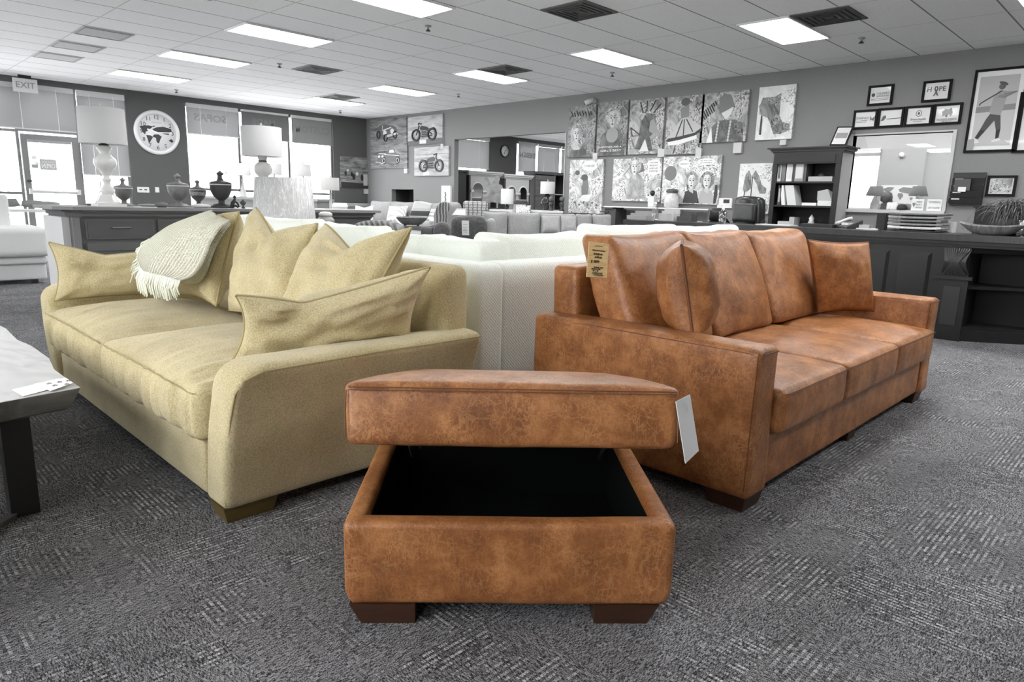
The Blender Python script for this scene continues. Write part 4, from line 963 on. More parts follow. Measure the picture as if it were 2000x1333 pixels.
# ---------- row of small lamps on the console by the window
con = thing('console_table', 'pale carved console table carrying four small lamps by the windows', 'console', tuple(V((5.6, 11.2, 0))))
cl = aY(400, 393, 11.0); crr = aY(668, 400, 10.6)
zc = .97
A0 = aD(404, 400, 12.0); A1 = aD(637, 400, 11.3); A0.z = A1.z = 0; zc = aD(520, 386, 11.5).z; dA = (A1-A0).normalized(); dB = V((-dA.y, dA.x, 0))
def ob(m, c, L, D, H): return m.obox(c, dA*L/2, dB*D/2, V((0, 0, H/2)))
ob(MB(), (A0+A1)/2+V((0, 0, zc-.02)), (A1-A0).length, .5, .04).build('tabletop', g(165, .5), con, world=True)
ob(MB(), (A0+A1)/2+V((0, 0, zc-.11)), (A1-A0).length-.06, .44, .14).build('apron', g(150, .5), con, world=True)
ob(MB(), (A0+A1)/2+V((0, 0, .4)), (A1-A0).length-.2, .42, .64).build('cabinet_body', g(196, .6), con, world=True)
ob(MB(), (A0+A1)/2+V((0, 0, .04)), (A1-A0).length-.06, .46, .08).build('plinth', g(150, .5), con, world=True)
for f in (.30, .56, .93):
    c_ = A0+dA*(A1-A0).length*f-dB*.24+V((0, 0, .70)); q = .0105
    m = MB(); outl = [(0, -18), (3, -8), (6, -2), (9, 6), (10, 12), (5, 14), (2, 20), (-2, 20), (-5, 14), (-10, 12), (-9, 6), (-6, -2), (-3, -8)]
    m.poly([c_+dA*x*q+V((0, 0, z*q)) for x, z in outl], dB*-1, .04).build('carved_ornament', g(70), con, world=True)
def small_lamp(px, py_top, py_bot, wpx, D_, label, base='vase', v=215, top=.92, bv=190):
    P = aD(px, 400, D_); P.z = zc; q = scl(P); zb = aD(px, py_bot, D_).z-zc; h = (py_bot-py_top)*q
    t = thing('table_lamp', label, 'table lamp', tuple(P)); 
    if base == 'vase': MB().lathe([(7*q, 0), (7*q, 1*q), (6*q, 4*q), (3*q, zb*.45), (1.2*q, zb*.7), (2*q, zb*.8), (1*q, zb*.85), (1*q, zb+.02)], n=16).build('lamp_base', g(bv, .3), t)
    else: MB().lathe([(6*q, 0), (5*q, 2*q), (1.6*q, 4*q), (1.6*q, zb*.6), (4*q, zb*.7), (1.5*q, zb*.85), (1*q, zb+.02)], n=16).build('lamp_base', g(bv, .3), t)
    shade(t, wpx*q, h, zb, top, n=24)
    return t
small_lamp(428, 319, 340, 36, 11.9, 'small lamp with white shade directly above the darkest urn', 'vase'); small_lamp(476, 321, 343, 32, 11.8, 'small lamp with flared glass base and white shade, right of the darkest urn', 'vase')
small_lamp(538, 321, 342, 30, 11.4, 'small lamp with grey shade behind the white gourd lamp', 'stick', bv=120); small_lamp(594, 323, 345, 31, 11.3, 'small lamp with white shade right of the gourd lamp', 'stick')
# taller drum-shade lamp to the right, stands on floor pedestal
P = aD(646, 410, 11.2); P.z = 0; q = scl(P); z0 = aD(646, 372, 11.2).z; z1 = aD(646, 348, 11.2).z
t = thing('floor_lamp', 'slim lamp with linen drum shade in front of the window edge', 'lamp', tuple(P)); MB().lathe([(.16, 0), (.15, .03), (.03, .05), (.02, z0*.5), (.05, z0*.62), (.06, z0*.66), (.02, z0*.72), (.022, z0*.9), (.01, z0+.05)], n=18).build('turned_stem', g(180), t); shade(t, 34*q, z1-z0, z0, 1.0, flat('linen', (186, 186, 184), .9), n=28)
# white storage box by the window, and chest in the corner
t = thing('storage_box', 'tall white box standing under the right end of the triple window', 'box', (9.0, 15.1, 0)); MB().box(-.25, .25, -.2, .2, 0, .9).build('box_body', g(225), t); MB().box(-.27, .27, -.22, .22, .9, .95).build('box_lid', g(235), t)
ch = thing('chest_of_drawers', 'pale grey chest of drawers in the room corner under the racing painting', 'chest', (10.0, 15.55, 0)); q = 0
MB().box(-.52, .45, -.3, .3, .05, .93).build('carcass', g(150), ch); MB().box(-.56, .48, -.35, .32, .93, .99).box(-.54, .46, -.33, .31, .9, .93).build('top', g(165), ch); MB().box(-.54, .46, -.32, .31, 0, .05).build('plinth', g(130), ch)
for j in range(4):
    for i in range(2):
        a = -.48+i*.46; z = .12+j*.195
        f = MB().box(a, a+.42, -.32, -.3, z, z+.17).build('drawer', g(140), ch); MB().tube([(a+.13, -.33, z+.11), (a+.21, -.34, z+.07), (a+.29, -.33, z+.11)], .008, 5).build('bail_pull', g(50, .4), f)
# ================================================================== paintings
def canvasmat(name, lo, hi, sc=14, line=.5):
    t = NT(name); n = t.noise(sc*.35, 4, .7, dist=1.6); vo = t.nt.nodes.new('ShaderNodeTexVoronoi'); vo.inputs['Scale'].default_value = sc; t.l(t.tc.outputs['Object'], vo.inputs['Vector'])
    r = t.noise(sc*2, 4, .8, dist=2.2)
    a = t.ramp(n, [(.35, lin((lo,)*3)), (.6, lin((hi,)*3))]); b = t.ramp(r, [(.42, lin((lo*.6,)*3)), (.5, lin((hi,)*3)), (.6, lin((min(238, hi*1.1),)*3))])
    sepc = t.nt.nodes.new('ShaderNodeSeparateColor'); t.l(vo.outputs['Color'], sepc.inputs[0])
    k = t.math('LESS_THAN', sepc.outputs[0], line); t.col(t.mix(k, a, b)); t.b.inputs['Roughness'].default_value = .6; return t.m
C_D = canvasmat('collage_dark', 72, 150, 9); C_M = canvasmat('collage_mid', 92, 185, 8); C_L = canvasmat('collage_light', 120, 222, 9); C_K = canvasmat('painted_dark_cloth', 62, 118, 7, .25); C_R = canvasmat('painted_pale_cloth', 130, 185, 7, .2); C_P = canvasmat('paint_splash', 205, 232, 8, .25)
def canvas(px0, py0, px1, py1, label, mt, name='painting', side='x', th=.045, frame=None):
    if side == 'x':
        a, b = aX(px0, py0, WX-th), aX(px1, py1, WX-th); fr = Fr((WX-th, a.y, a.z), (0, -1, 0), (0, 0, 1), a.y-b.y, a.z-b.z)
        t = thing(name, label, 'painting', (WX, (a.y+b.y)/2, b.z)); MB().box(WX-th, WX-.001, b.y, a.y, b.z, a.z).build('canvas', mt, t, world=True)
    else:
        a, b = aY(px0, py0, WY-th), aY(px1, py1, WY-th); fr = Fr((a.x, WY-th, a.z), (1, 0, 0), (0, 0, 1), b.x-a.x, a.z-b.z)
        t = thing(name, label, 'painting', ((a.x+b.x)/2, WY, b.z)); MB().box(a.x, b.x, WY-th, WY-.001, b.z, a.z).build('canvas', mt, t, world=True)
    return t, fr
def P(fr, t, pts, v, name='painted_shape', d=.001, th=.0015):
    m = MB()
    for q in (pts if isinstance(pts[0][0], (tuple, list)) else [pts]): m.poly([fr.p(a, b, d) for a, b in q], fr.n, th)
    return m.build(name, v if not isinstance(v, int) else g(v, .7), t, world=True)
def ell(cx, cy, rx, ry, n=20, rot=0):
    return [(cx+rx*math.cos(2*PI*i/n)*math.cos(rot)-ry*math.sin(2*PI*i/n)*math.sin(rot), cy+rx*math.cos(2*PI*i/n)*math.sin(rot)+ry*math.sin(2*PI*i/n)*math.cos(rot)) for i in range(n)]
def ring(fr, t, cx, cy, rx, ry, w, v, name, d=.003):
    m = MB(); n = 28; s1 = fr.w; s2 = fr.h
    pts = [fr.p(cx+rx*math.cos(2*PI*i/n), cy+ry*math.sin(2*PI*i/n), d) for i in range(n+1)]
    m.tube(pts, w, 5, cap=False); return m.build(name, g(v, .6) if isinstance(v, int) else v, t, world=True)
def strokes(fr, t, lst, w, v, name='brush_line', d=.003):
    m = MB()
    for q in lst: m.tube([fr.p(a, b, d) for a, b in q], w, 5)
    return m.build(name, g(v, .6), t, world=True)
# portrait-like generic figures (no real likeness)
def head(fr, t, cx, cy, s, hair=70, skin=205, hairr=1.5, long=0):
    k = fr.w/fr.h; HM = C_M if hair > 120 else C_D
    P(fr, t, [(cx+(.155*s*hairr*.8+.012*math.sin(i*2.3))*math.cos(i*PI/9), cy-.03*s+(.20*s*k*hairr*.72+.012*math.sin(i*3.1))*math.sin(i*PI/9)) for i in range(18)], HM, 'painted_hair')
    if long: P(fr, t, [(cx-.17*s, cy), (cx-.21*s, cy+.36*s*k), (cx-.06*s, cy+.4*s*k), (cx+.1*s, cy+.4*s*k), (cx+.2*s, cy+.3*s*k), (cx+.17*s, cy)], HM, 'painted_hair', .0012)
    P(fr, t, [(cx-.045*s, cy+.1*s*k), (cx+.045*s, cy+.1*s*k), (cx+.06*s, cy+.3*s*k), (cx-.06*s, cy+.24*s*k)], skin-25, 'painted_neck', .0016)
    P(fr, t, [(cx+x*s, cy+y*s*k) for x, y in ((-.1, -.08), (-.06, -.15), (.03, -.16), (.09, -.1), (.105, 0), (.08, .1), (.03, .17), (-.02, .18), (-.075, .11), (-.105, .02))], skin, 'painted_face', .003)
    P(fr, t, [(cx+x*s, cy+y*s*k) for x, y in ((.03, -.13), (.09, -.1), (.105, 0), (.08, .1), (.03, .17), (.045, .05))], skin-35, 'face_shade', .0045)
    P(fr, t, [[*ell(cx-.045*s, cy-.02*s*k, .022*s, .014*s*k, 10)], [*ell(cx+.04*s, cy-.02*s*k, .022*s, .014*s*k, 10)]], 60, 'painted_eyes', .006)
    P(fr, t, ell(cx-.003*s, cy+.11*s*k, .03*s, .016*s*k, 10), 75, 'painted_mouth', .006)
    strokes(fr, t, [[(cx-.075*s, cy-.055*s*k), (cx-.045*s, cy-.07*s*k), (cx-.015*s, cy-.05*s*k)], [(cx+.015*s, cy-.05*s*k), (cx+.045*s, cy-.07*s*k), (cx+.075*s, cy-.055*s*k)], [(cx, cy), (cx-.012*s, cy+.06*s*k), (cx+.008*s, cy+.065*s*k)]], .004*s+.001, 90, 'painted_brows', .006)
t, f = canvas(1112, 209, 1160, 306, 'pop art canvas of a blonde portrait, leftmost of the upper row', C_D); P(f, t, [(.05, 1), (.2, .8), (.55, .78), (.8, 1)], C_K, 'painted_shoulders'); head(f, t, .33, .55, 1.1, 190, 205, 1.7, 1); P(f, t, ell(.58, .9, .14, .07), 80, 'painted_rose', .005)
strokes(f, t, [[(.1+.1*i, .1+.03*(i % 2)), (.16+.1*i, .2)] for i in range(8)], .012, 70)
t, f = canvas(1169, 201, 1222, 303, 'dark pop art canvas of a curly-haired woman with white lettering, second of the upper row', C_D); P(f, t, [(.08, 1), (.15, .62), (.4, .5), (.75, .52), (.95, .7), (.95, 1)], C_K, 'painted_dress'); P(f, t, ell(.52, .62, .2, .14), 150, 'painted_collar', .0035); head(f, t, .52, .32, 1.25, 185, 190, 1.6)
text("DIAMONDS ARE A", f, .45, .84, .03, g(240), t, 'painted_lettering', .006, wfit=f.w*.8); text("GIRL'S BEST", f, .5, .91, .04, g(240), t, 'painted_lettering', .006, wfit=f.w*.7)
t, f = canvas(1232, 197, 1292, 300, 'pop art canvas of a woman in profile, third of the upper row', C_M); P(f, t, [(.2, .9), (.3, .7), (.35, .4), (.5, .25), (.75, .28), (.8, .5), (.75, .62), (.62, .68), (.75, .95)], C_K, 'painted_figure'); P(f, t, [(.62, .4), (.72, .36), (.84, .55), (.9, .62), (.72, .64), (.6, .58)], 150, 'painted_face', .003); P(f, t, [(.35, .95), (.5, .72), (.62, .95)], 215, 'painted_collar', .004); strokes(f, t, [[(.05, .5), (.35, .65), (.1, .66), (.05, .5)], [(.4, .25), (.3, .05)], [(.5, .22), (.5, .03)], [(.6, .22), (.75, .03)], [(.7, .26), (.9, .1)]], .01, 70)
t, f = canvas(1305, 191, 1368, 300, 'pop art canvas of a woman in a full pale skirt, fourth of the upper row', C_M); P(f, t, [(.05, .72), (.28, .5), (.42, .38), (.58, .36), (.95, .52), (.98, .6), (.8, .66), (.4, .72)], 185, 'painted_skirt'); P(f, t, [(.06, .72), (.4, .69), (.8, .64), (.98, .56), (.98, .62), (.8, .69), (.4, .75), (.06, .78)], 60, 'skirt_border', .003); P(f, t, [(.08, .78), (.4, .75), (.85, .68), (.88, .74), (.4, .83), (.1, .84)], 225, 'petticoat', .003); P(f, t, [(.4, .38), (.38, .2), (.6, .15), (.62, .36)], 130, 'painted_bodice', .002); P(f, t, ell(.5, .1, .12, .07), 90, 'painted_hair', .002); strokes(f, t, [[(.3, .7), (.45, .4)], [(.5, .68), (.5, .4)], [(.75, .62), (.56, .4)], [(.3, .84), (.25, .99)], [(.55, .82), (.55, .99)]], .009, 70); strokes(f, t, [[(.85, .25), (.78, .18), (.82, .13), (.87, .17), (.92, .12), (.97, .17), (.86, .27)]], .007, 80)
t, f = canvas(1373, 184, 1455, 276, 'wide pop art canvas of a figure in a tipped hat and braids, upper row', C_M); P(f, t, [(.18, 1), (.25, .68), (.4, .56), (.75, .56), (.92, .64), (.96, 1)], C_K, 'painted_jacket'); P(f, t, [(.16, 1), (.25, .68), (.3, 1)], 225, 'painted_sleeve', .003); P(f, t, [(.45, .42), (.7, .3), (.66, .45), (.55, .55)], 215, 'painted_face', .003); P(f, t, [(.4, .42), (.38, .1), (.5, .04), (.62, .06), (.72, .28), (.58, .36)], 120, 'painted_hat', .005)
for x in (.4, .66): P(f, t, [[*ell(x+(y-.6)*-.08, y, .022, .03)] for y in (.6, .66, .72, .78, .84, .9, .96)], 190, 'painted_braid', .004)
strokes(f, t, [[(.05+.04*i, .35-.03*i), (.09+.04*i, .42-.03*i)] for i in range(7)]+[[(.05+.04*i, .45-.03*i), (.09+.04*i, .52-.03*i)] for i in range(6)], .012, 60)
t, f = canvas(1484, 171, 1545, 271, 'white canvas of a patterned high-heeled ankle boot above the bookcase', C_P); P(f, t, [(.12, .2), (.45, .2), (.62, .14), (.62, .55), (.72, .68), (.93, .72), (.93, .84), (.7, .9), (.5, .9), (.4, .72), (.3, .58), (.15, .54), (.06, .5), (.04, .36)], C_D, 'painted_boot'); strokes(f, t, [[(.13, .54), (.12, .9)], [(.14, .6), (.14, .9)]], .012, 70)
t, f = canvas(1114, 313, 1174, 418, 'light pop art canvas with a white speech cloud, leftmost of the lower row', C_L); P(f, t, [(.6+(.22+.02*math.sin(i*2.1))*math.cos(i*PI/12), .12+(.095+.012*math.cos(i*2.6))*math.sin(i*PI/12)) for i in range(24)], 238, 'speech_cloud'); text('FOREVER', f, .6, .12, .04, g(50), t, 'speech_lettering', .004, wfit=f.w*.3)
P(f, t, [(.38, .55), (.42, .36), (.56, .36), (.6, .5), (.56, .68), (.4, .68)], 120, 'painted_figure'); P(f, t, ell(.46, .33, .1, .06), 90, 'painted_hat', .003); P(f, t, ell(.24, .24, .07, .045), 95, 'painted_heart', .003); P(f, t, [ell(.2+.13*i, .8+.04*(i % 2), .03, .02) for i in range(6)], 100, 'painted_dots', .002); P(f, t, [(.42, .66), (.72, .64), (.6, .78), (.3, .76)], 225, 'painted_rabbit_shape', .0035)
t, f = canvas(1199, 311, 1288, 394, 'pop art canvas of a seated person in a robe with a speech bubble, lower row', C_L); P(f, t, [(.3, .95), (.34, .5), (.42, .36), (.55, .36), (.66, .5), (.7, .95)], C_R, 'painted_robe'); P(f, t, [(.3, .12), (.5, .04), (.62, .12), (.66, .3), (.5, .36), (.42, .2)], 110, 'painted_shadow', .0005); head(f, t, .46, .2, .75, 185, 215, 1.4); strokes(f, t, [[(.36, .16), (.22, .4), (.38, .55)]], .025, 195, 'painted_arm'); P(f, t, [(.72, .06), (.92, .04), (.97, .1), (.96, .36), (.88, .4), (.84, .46), (.84, .4), (.73, .36)], 238, 'speech_bubble', .002)
for i, s_ in enumerate(('IF YOU WANT', 'BREAKFAST', 'IN BED SLEEP', 'IN THE KITCHEN')): text(s_, f, .845, .11+.065*i, .03, g(50), t, 'speech_lettering', .004, wfit=f.w*.17)
text('2', f, .93, .9, .08, g(110), t, 'painted_lettering', .004)
t, f = canvas(1297, 307, 1402, 400, 'pop art canvas of two smiling cartoon-style women with speech clouds, lower row', C_L)
P(f, t, [[*ell(.38, .16, .1, .08)], [*ell(.75, .12, .15, .07)]], 238, 'speech_cloud'); text('SERIOUSLY?', f, .38, .16, .025, g(60), t, 'speech_lettering', .004, wfit=f.w*.15); text('YES YOU CAN', f, .75, .1, .022, g(60), t, 'speech_lettering', .004, wfit=f.w*.2); text('DO IT TOMORROW', f, .75, .145, .022, g(60), t, 'speech_lettering', .004, wfit=f.w*.2)
for cx_, hv, bv in ((.53, 150, 70), (.79, 50, 165)):
    P(f, t, [(cx_-.14, .98), (cx_-.1, .74), (cx_, .68), (cx_+.1, .74), (cx_+.15, .98)], bv, 'painted_top', .001); head(f, t, cx_, .52, .62, hv, 215, 1.5)
P(f, t, [(.93, .6), (.97, .6), (.98, .8), (.96, .98), (.92, .98), (.92, .8)], 60, 'painted_small_figure', .002); P(f, t, ell(.14, .35, .11, .16), 120, 'painted_blob', .001)
t, f = canvas(1446, 320, 1500, 418, 'white speckled canvas of a pair of patterned high heels behind the office chair', C_P); P(f, t, [(.15, .5), (.2, .22), (.3, .14), (.38, .24), (.4, .5), (.3, .56), (.18, .56)], C_D, 'painted_shoe'); P(f, t, [(.4, .24), (.5, .14), (.62, .25), (.72, .42), (.88, .5), (.86, .6), (.68, .6), (.58, .42), (.46, .3)], C_D, 'painted_shoe'); strokes(f, t, [[(.22, .55), (.2, .7)], [(.42, .26), (.42, .72)]], .008, 80); P(f, t, [ell(.5+.5*math.sin(i*2.4)*.8, .5+.46*math.cos(i*3.1), .012, .008) for i in range(26)], 90, 'paint_specks', .002); P(f, t, ell(.85, .88, .13, .1), C_D, 'painted_foliage', .002)
# vehicle paintings
def plank(name, a, b):
    t = NT(name); n = t.noise(2.5, 5, .6, mp=((1, .6, 5), (0, 0, 0)), dist=.7); t.col(t.ramp(n, [(.3, lin((a,)*3)), (.7, lin((b,)*3))])); t.b.inputs['Roughness'].default_value = .6; return t.m
B1 = plank('painted_planks', 135, 205); B2 = plank('painted_planks_dark', 60, 165)
def moto(t, f, flip=False, v=45):
    X = (lambda x: 1-x) if flip else (lambda x: x)
    for cx_ in (.26, .72): ring(f, t, X(cx_), .66, .11, .185, .03, v, 'painted_wheel'); ring(f, t, X(cx_), .66, .06, .10, .007, 150, 'painted_spokes')
    P(f, t, [(X(a), b) for a, b in ((.36, .42), (.42, .34), (.56, .38), (.62, .44), (.58, .5), (.4, .5))], v+15, 'painted_tank', .005); P(f, t, [(X(a), b) for a, b in ((.4, .52), (.58, .5), (.62, .76), (.42, .78))], 120, 'painted_engine', .004); P(f, t, [(X(a), b) for a, b in ((.6, .46), (.78, .42), (.84, .52), (.74, .5), (.64, .54))], v, 'painted_seat', .005)
    strokes(f, t, [[(X(.26), .66), (X(.35), .36), (X(.33), .24)], [(X(.33), .24), (X(.42), .28)], [(X(.42), .72), (X(.72), .7)], [(X(.58), .5), (X(.72), .66)], [(X(.44), .56), (X(.56), .58)], [(X(.44), .64), (X(.58), .66)]], .013, v, 'painted_frame_lines', .008)
def carp(t, f, v=70, hl=210):
    P(f, t, [(.2, .68), (.18, .45), (.26, .36), (.46, .34), (.52, .2), (.66, .2), (.7, .38), (.8, .44), (.82, .7), (.6, .76), (.3, .78)], v, 'painted_car_body'); P(f, t, [(.54, .24), (.64, .24), (.67, .36), (.52, .36)], hl, 'painted_windscreen', .003)
    for cx_ in (.38, .75): P(f, t, ell(cx_, .68, .06, .15), 40, 'painted_tyre', .003); ring(f, t, cx_, .68, .035, .09, .01, hl, 'painted_hubcap', .006)
    P(f, t, [[*ell(.24, .5, .035, .05)], [*ell(.34, .5, .03, .05)]], hl, 'painted_headlights', .004); strokes(f, t, [[(.15, .72), (.36, .8)], [(.4, .42), (.6, .46), (.8, .5)], [(.24, .38), (.44, .4)]], .010, hl, 'painted_highlights', .006)
t, f = canvas(723, 236, 794, 279, 'painting of a vintage car seen from the front, upper left of the four vehicle paintings', B2); P(f, t, [(.2, .7), (.22, .3), (.34, .2), (.55, .26), (.72, .34), (.78, .6), (.7, .75), (.45, .8)], 95, 'painted_car_body'); P(f, t, [[*ell(.42, .55, .05, .1)], [*ell(.62, .5, .05, .1)]], 215, 'painted_headlights', .004)
for c_ in ((.24, .6), (.44, .75), (.7, .66)): ring(f, t, c_[0], c_[1], .045, .13, .02, 40, 'painted_wheel')
strokes(f, t, [[(.46, .72), (.78, .62)], [(.46, .67), (.76, .58)], [(.36, .25), (.36, .45), (.6, .35)]], .014, 215, 'painted_bumper', .006)
t, f = canvas(796, 230, 864, 280, 'painting of a dark motorcycle on planks, upper right of the four vehicle paintings', B1); P(f, t, [(0, .86), (1, .8), (1, 1), (0, 1)], 100, 'painted_ground', .0005); moto(t, f); P(f, t, [(.36, .84), (.55, .83), (.55, .97), (.36, .97)], 215, 'paper_note', .004)
t, f = canvas(724, 284, 795, 328, 'painting of a rounded sports car, lower left of the four vehicle paintings', B2); carp(t, f, 110, 225)
t, f = canvas(809, 289, 876, 343, 'painting of a pale motorcycle on planks, lower right of the four vehicle paintings', B1); moto(t, f, True, 70); strokes(f, t, [[(0, .25), (1, .25)], [(0, .5), (1, .5)], [(0, .75), (1, .75)]], .004, 110, 'plank_joints', .001); P(f, t, [(.27, .86), (.45, .86), (.45, .98), (.27, .98)], 225, 'paper_note', .004)
t, f = canvas(665, 305, 719, 368, 'dark painting of two racing cars on the dark wall in the corner', B2, side='y'); P(f, t, [(0, .82), (1, .85), (1, 1), (0, 1)], 50, 'painted_shadow', .0005)
for cx_, cy_, s_ in ((.28, .46, .8), (.62, .56, 1.1)):
    P(f, t, [(cx_-.18*s_, cy_+.05), (cx_-.12*s_, cy_-.1*s_), (cx_+.12*s_, cy_-.12*s_), (cx_+.2*s_, cy_+.02), (cx_+.1*s_, cy_+.1*s_), (cx_-.1*s_, cy_+.1*s_)], 120, 'painted_race_car', .001); P(f, t, [[*ell(cx_-.14*s_, cy_+.08, .05*s_, .09*s_)], [*ell(cx_+.14*s_, cy_+.1, .05*s_, .1*s_)]], 35, 'painted_tyre', .003); P(f, t, [ell(cx_-.03, cy_-.02, .05*s_, .05*s_)], 205, 'painted_grille', .004)
# paper price notes hanging from the canvases
for i, (px, py, w, h) in enumerate(((1162, 305, 8, 12), (1291, 299, 12, 15), (1364, 298, 10, 16), (1440, 289, 14, 20), (1529, 278, 11, 10), (863, 286, 5, 9), (792, 334, 6, 9))):
    a, b = aX(px-w/2, py-h/2, WX-.05), aX(px+w/2, py+h/2, WX-.05)
    o = MB().box(WX-.052, WX-.001, b.y, a.y, b.z, a.z).build('price_note', g(196, .8)); tag(o, 'small paper note hanging '+('below the leftmost blonde canvas', 'between the profile canvas and the skirt canvas', 'below the full-skirt canvas', 'below the tipped-hat canvas', 'below the ankle boot canvas', 'below the dark motorcycle painting', 'below the sports car painting')[i], 'paper note')
for i, (px, py, w, h) in enumerate(((714, 352, 8, 22), (716, 374, 7, 10))):
    a, b = aY(px-w/2, py-h/2, WY-.055), aY(px+w/2, py+h/2, WY-.055); o = MB().box(a.x, b.x, WY-.056, WY-.001 if i else WY-.0475, b.z, a.z).build('price_note', g(185, .8)); tag(o, ('long price strip over the racing painting edge', 'lower square note under the racing painting')[i], 'paper note')
# framed certificates
M_FGL = glassm('picture_glass', refl=.007)
def framed(px0, py0, px1, py1, label, fw=.03, mt=None, lean=None, v=222, glass=True, name='framed_certificate', cat='picture frame'):
    th = .03
    a, b = aX(px0, py0, WX-th), aX(px1, py1, WX-th); fr = Fr((WX-th+.012, a.y, a.z), (0, -1, 0), (0, 0, 1), a.y-b.y, a.z-b.z)
    t = thing(name, label, cat, (WX, (a.y+b.y)/2, b.z)); m = MB(); y0, y1, z0, z1 = b.y, a.y, b.z, a.z
    m.box(WX-th, WX-.001, y0, y1, z1-fw, z1).box(WX-th, WX-.001, y0, y1, z0, z0+fw).box(WX-th, WX-.001, y0, y0+fw, z0+fw, z1-fw).box(WX-th, WX-.001, y1-fw, y1, z0+fw, z1-fw)
    m.build('frame', flat('black_frame', 18, .7, spec=.2), t, world=True); MB().box(WX-th+.014, WX-.001, y0+fw, y1-fw, z0+fw, z1-fw).build('print', g(v, .7), t, world=True)
    if glass: MB().box(WX-th+.007, WX-th+.009, y0+fw, y1-fw, z0+fw, z1-fw).build('glazing', M_FGL, t, world=True)
    return t, fr
M_GY = g(72)
t, f = framed(1697, 168, 1741, 204, "framed certificate alone above the left of the row of four, with round logo"); text("CHILDREN'S", f, .6, .42, .03, M_GY, t, 'print_lettering', 0, wfit=f.w*.5); text('HUNGER FUND', f, .6, .55, .025, M_GY, t, 'print_lettering', 0, wfit=f.w*.5); P(f, t, ell(.22, .47, .07, .09), 80, 'round_logo', 0); strokes(f, t, [[(.14, .68), (.84, .66)], [(.14, .75), (.84, .73)]], .003, 120, 'printed_rule', 0)
t, f = framed(1804, 159, 1854.5, 196.5, 'framed HOPE sign with ribbon, highest small frame'); text('H', f, .24, .42, .06, g(80), t, 'print_lettering', 0, bold=.02); text('PE', f, .69, .42, .06, g(80), t, 'print_lettering', 0, bold=.02); strokes(f, t, [[(.55, .72), (.43, .4), (.45, .3), (.5, .3), (.53, .4), (.41, .72)]], .008, 90, 'ribbon_emblem', 0)
t, f = framed(1668, 216, 1710.5, 251, 'framed certificate with butterfly, leftmost of the row of four'); text("Children's", f, .38, .42, .035, M_GY, t, 'print_lettering', 0, wfit=f.w*.5); strokes(f, t, [[(.12, .56), (.6, .55)], [(.14, .64), (.56, .63)]], .0035, 130, 'printed_line', 0); P(f, t, [[(.78, .5), (.68, .32), (.73, .6)], [(.78, .5), (.9, .34), (.84, .62)]], 90, 'butterfly_emblem', 0); 0
t, f = framed(1716.5, 212, 1762, 248, 'framed certificate with small runner emblem, second of the row of four'); strokes(f, t, [[(.36, .56), (.9, .54)]], .005, 110, 'printed_line', 0); P(f, t, [(.12, .65), (.2, .4), (.3, .36), (.32, .5), (.24, .62)], 100, 'runner_emblem', 0)
t, f = framed(1769.5, 208, 1818, 245, 'framed certificate with round emblem, third of the row of four'); ring(f, t, .5, .38, .1, .14, .004, 130, 'round_emblem', .002); P(f, t, ell(.5, .38, .04, .07), 90, 'emblem_figure', 0); text('Shriners Hospitals', f, .5, .66, .03, M_GY, t, 'print_lettering', 0, wfit=f.w*.55); text('for Children', f, .5, .77, .018, M_GY, t, 'print_lettering', 0, wfit=f.w*.3)
t, f = framed(1825, 203.5, 1875, 242, 'framed certificate with dark figures emblem, rightmost of the row of four'); P(f, t, [(.35, .6), (.3, .4), (.42, .25), (.52, .3), (.62, .22), (.68, .45), (.62, .62), (.55, .5), (.48, .66), (.4, .55)], 40, 'figures_emblem', 0); text('WOUNDED WARRIOR', f, .5, .76, .028, g(70), t, 'print_lettering', 0, wfit=f.w*.7); text('PROJECT', f, .5, .86, .024, g(70), t, 'print_lettering', 0, wfit=f.w*.32)
t, f = framed(1905.5, 137, 1985, 296, 'tall framed print of a golfer in mid swing', .03, name='framed_print', v=226)
P(f, t, [(.12, .09), (.85, .09), (.85, .92), (.12, .92)], 175, 'picture_ground', 0); P(f, t, [(.12, .45), (.85, .43), (.85, .5), (.12, .52)], 130, 'painted_treeline', .0018); P(f, t, [(.12, .52), (.85, .5), (.85, .92), (.12, .92)], 185, 'painted_fairway', .0012)
P(f, t, [(.38, .5), (.42, .34), (.5, .27), (.62, .27), (.66, .36), (.62, .5), (.6, .56), (.4, .54)], 150, 'golfer_jacket', .003); P(f, t, ell(.55, .22, .06, .035), 90, 'golfer_head', .003); P(f, t, ell(.57, .185, .085, .02, rot=.2), 80, 'golfer_cap', .005)
P(f, t, [(.4, .54), (.6, .56), (.64, .72), (.56, .74), (.5, .62), (.36, .74), (.26, .72), (.34, .6)], 75, 'golfer_trousers', .003); P(f, t, [[(.26, .72), (.36, .74), (.24, .84), (.18, .82)], [(.56, .74), (.64, .72), (.63, .84), (.57, .84)]], 50, 'golfer_socks', .003); P(f, t, [[(.14, .82), (.24, .84), (.28, .88), (.17, .89)], [(.5, .86), (.63, .83), (.68, .86), (.52, .88)]], 215, 'golfer_shoes', .004)
strokes(f, t, [[(.6, .3), (.82, .29), (.62, .34), (.52, .33)]], .02, 150, 'golfer_arms', .004); strokes(f, t, [[(.56, .27), (.2, .4), (.17, .43)]], .006, 50, 'golf_club', .006); P(f, t, [(.02, .84), (.18, .83), (.18, .97), (.02, .98)], 150, 'price_card', .010)
t, f = framed(1994, 180, 2040, 297, 'partial dark frame cut by the right edge beside the golfer print', .03, v=215, name='framed_print')
t, f = framed(1929.5, 343, 1981, 384, 'small framed picture half hidden by the trailing plant', .03, mt=None, v=200, name='framed_print'); P(f, t, [(.15, .2), (.85, .15), (.85, .8), (.15, .85)], C_M, 'printed_scene', 0)
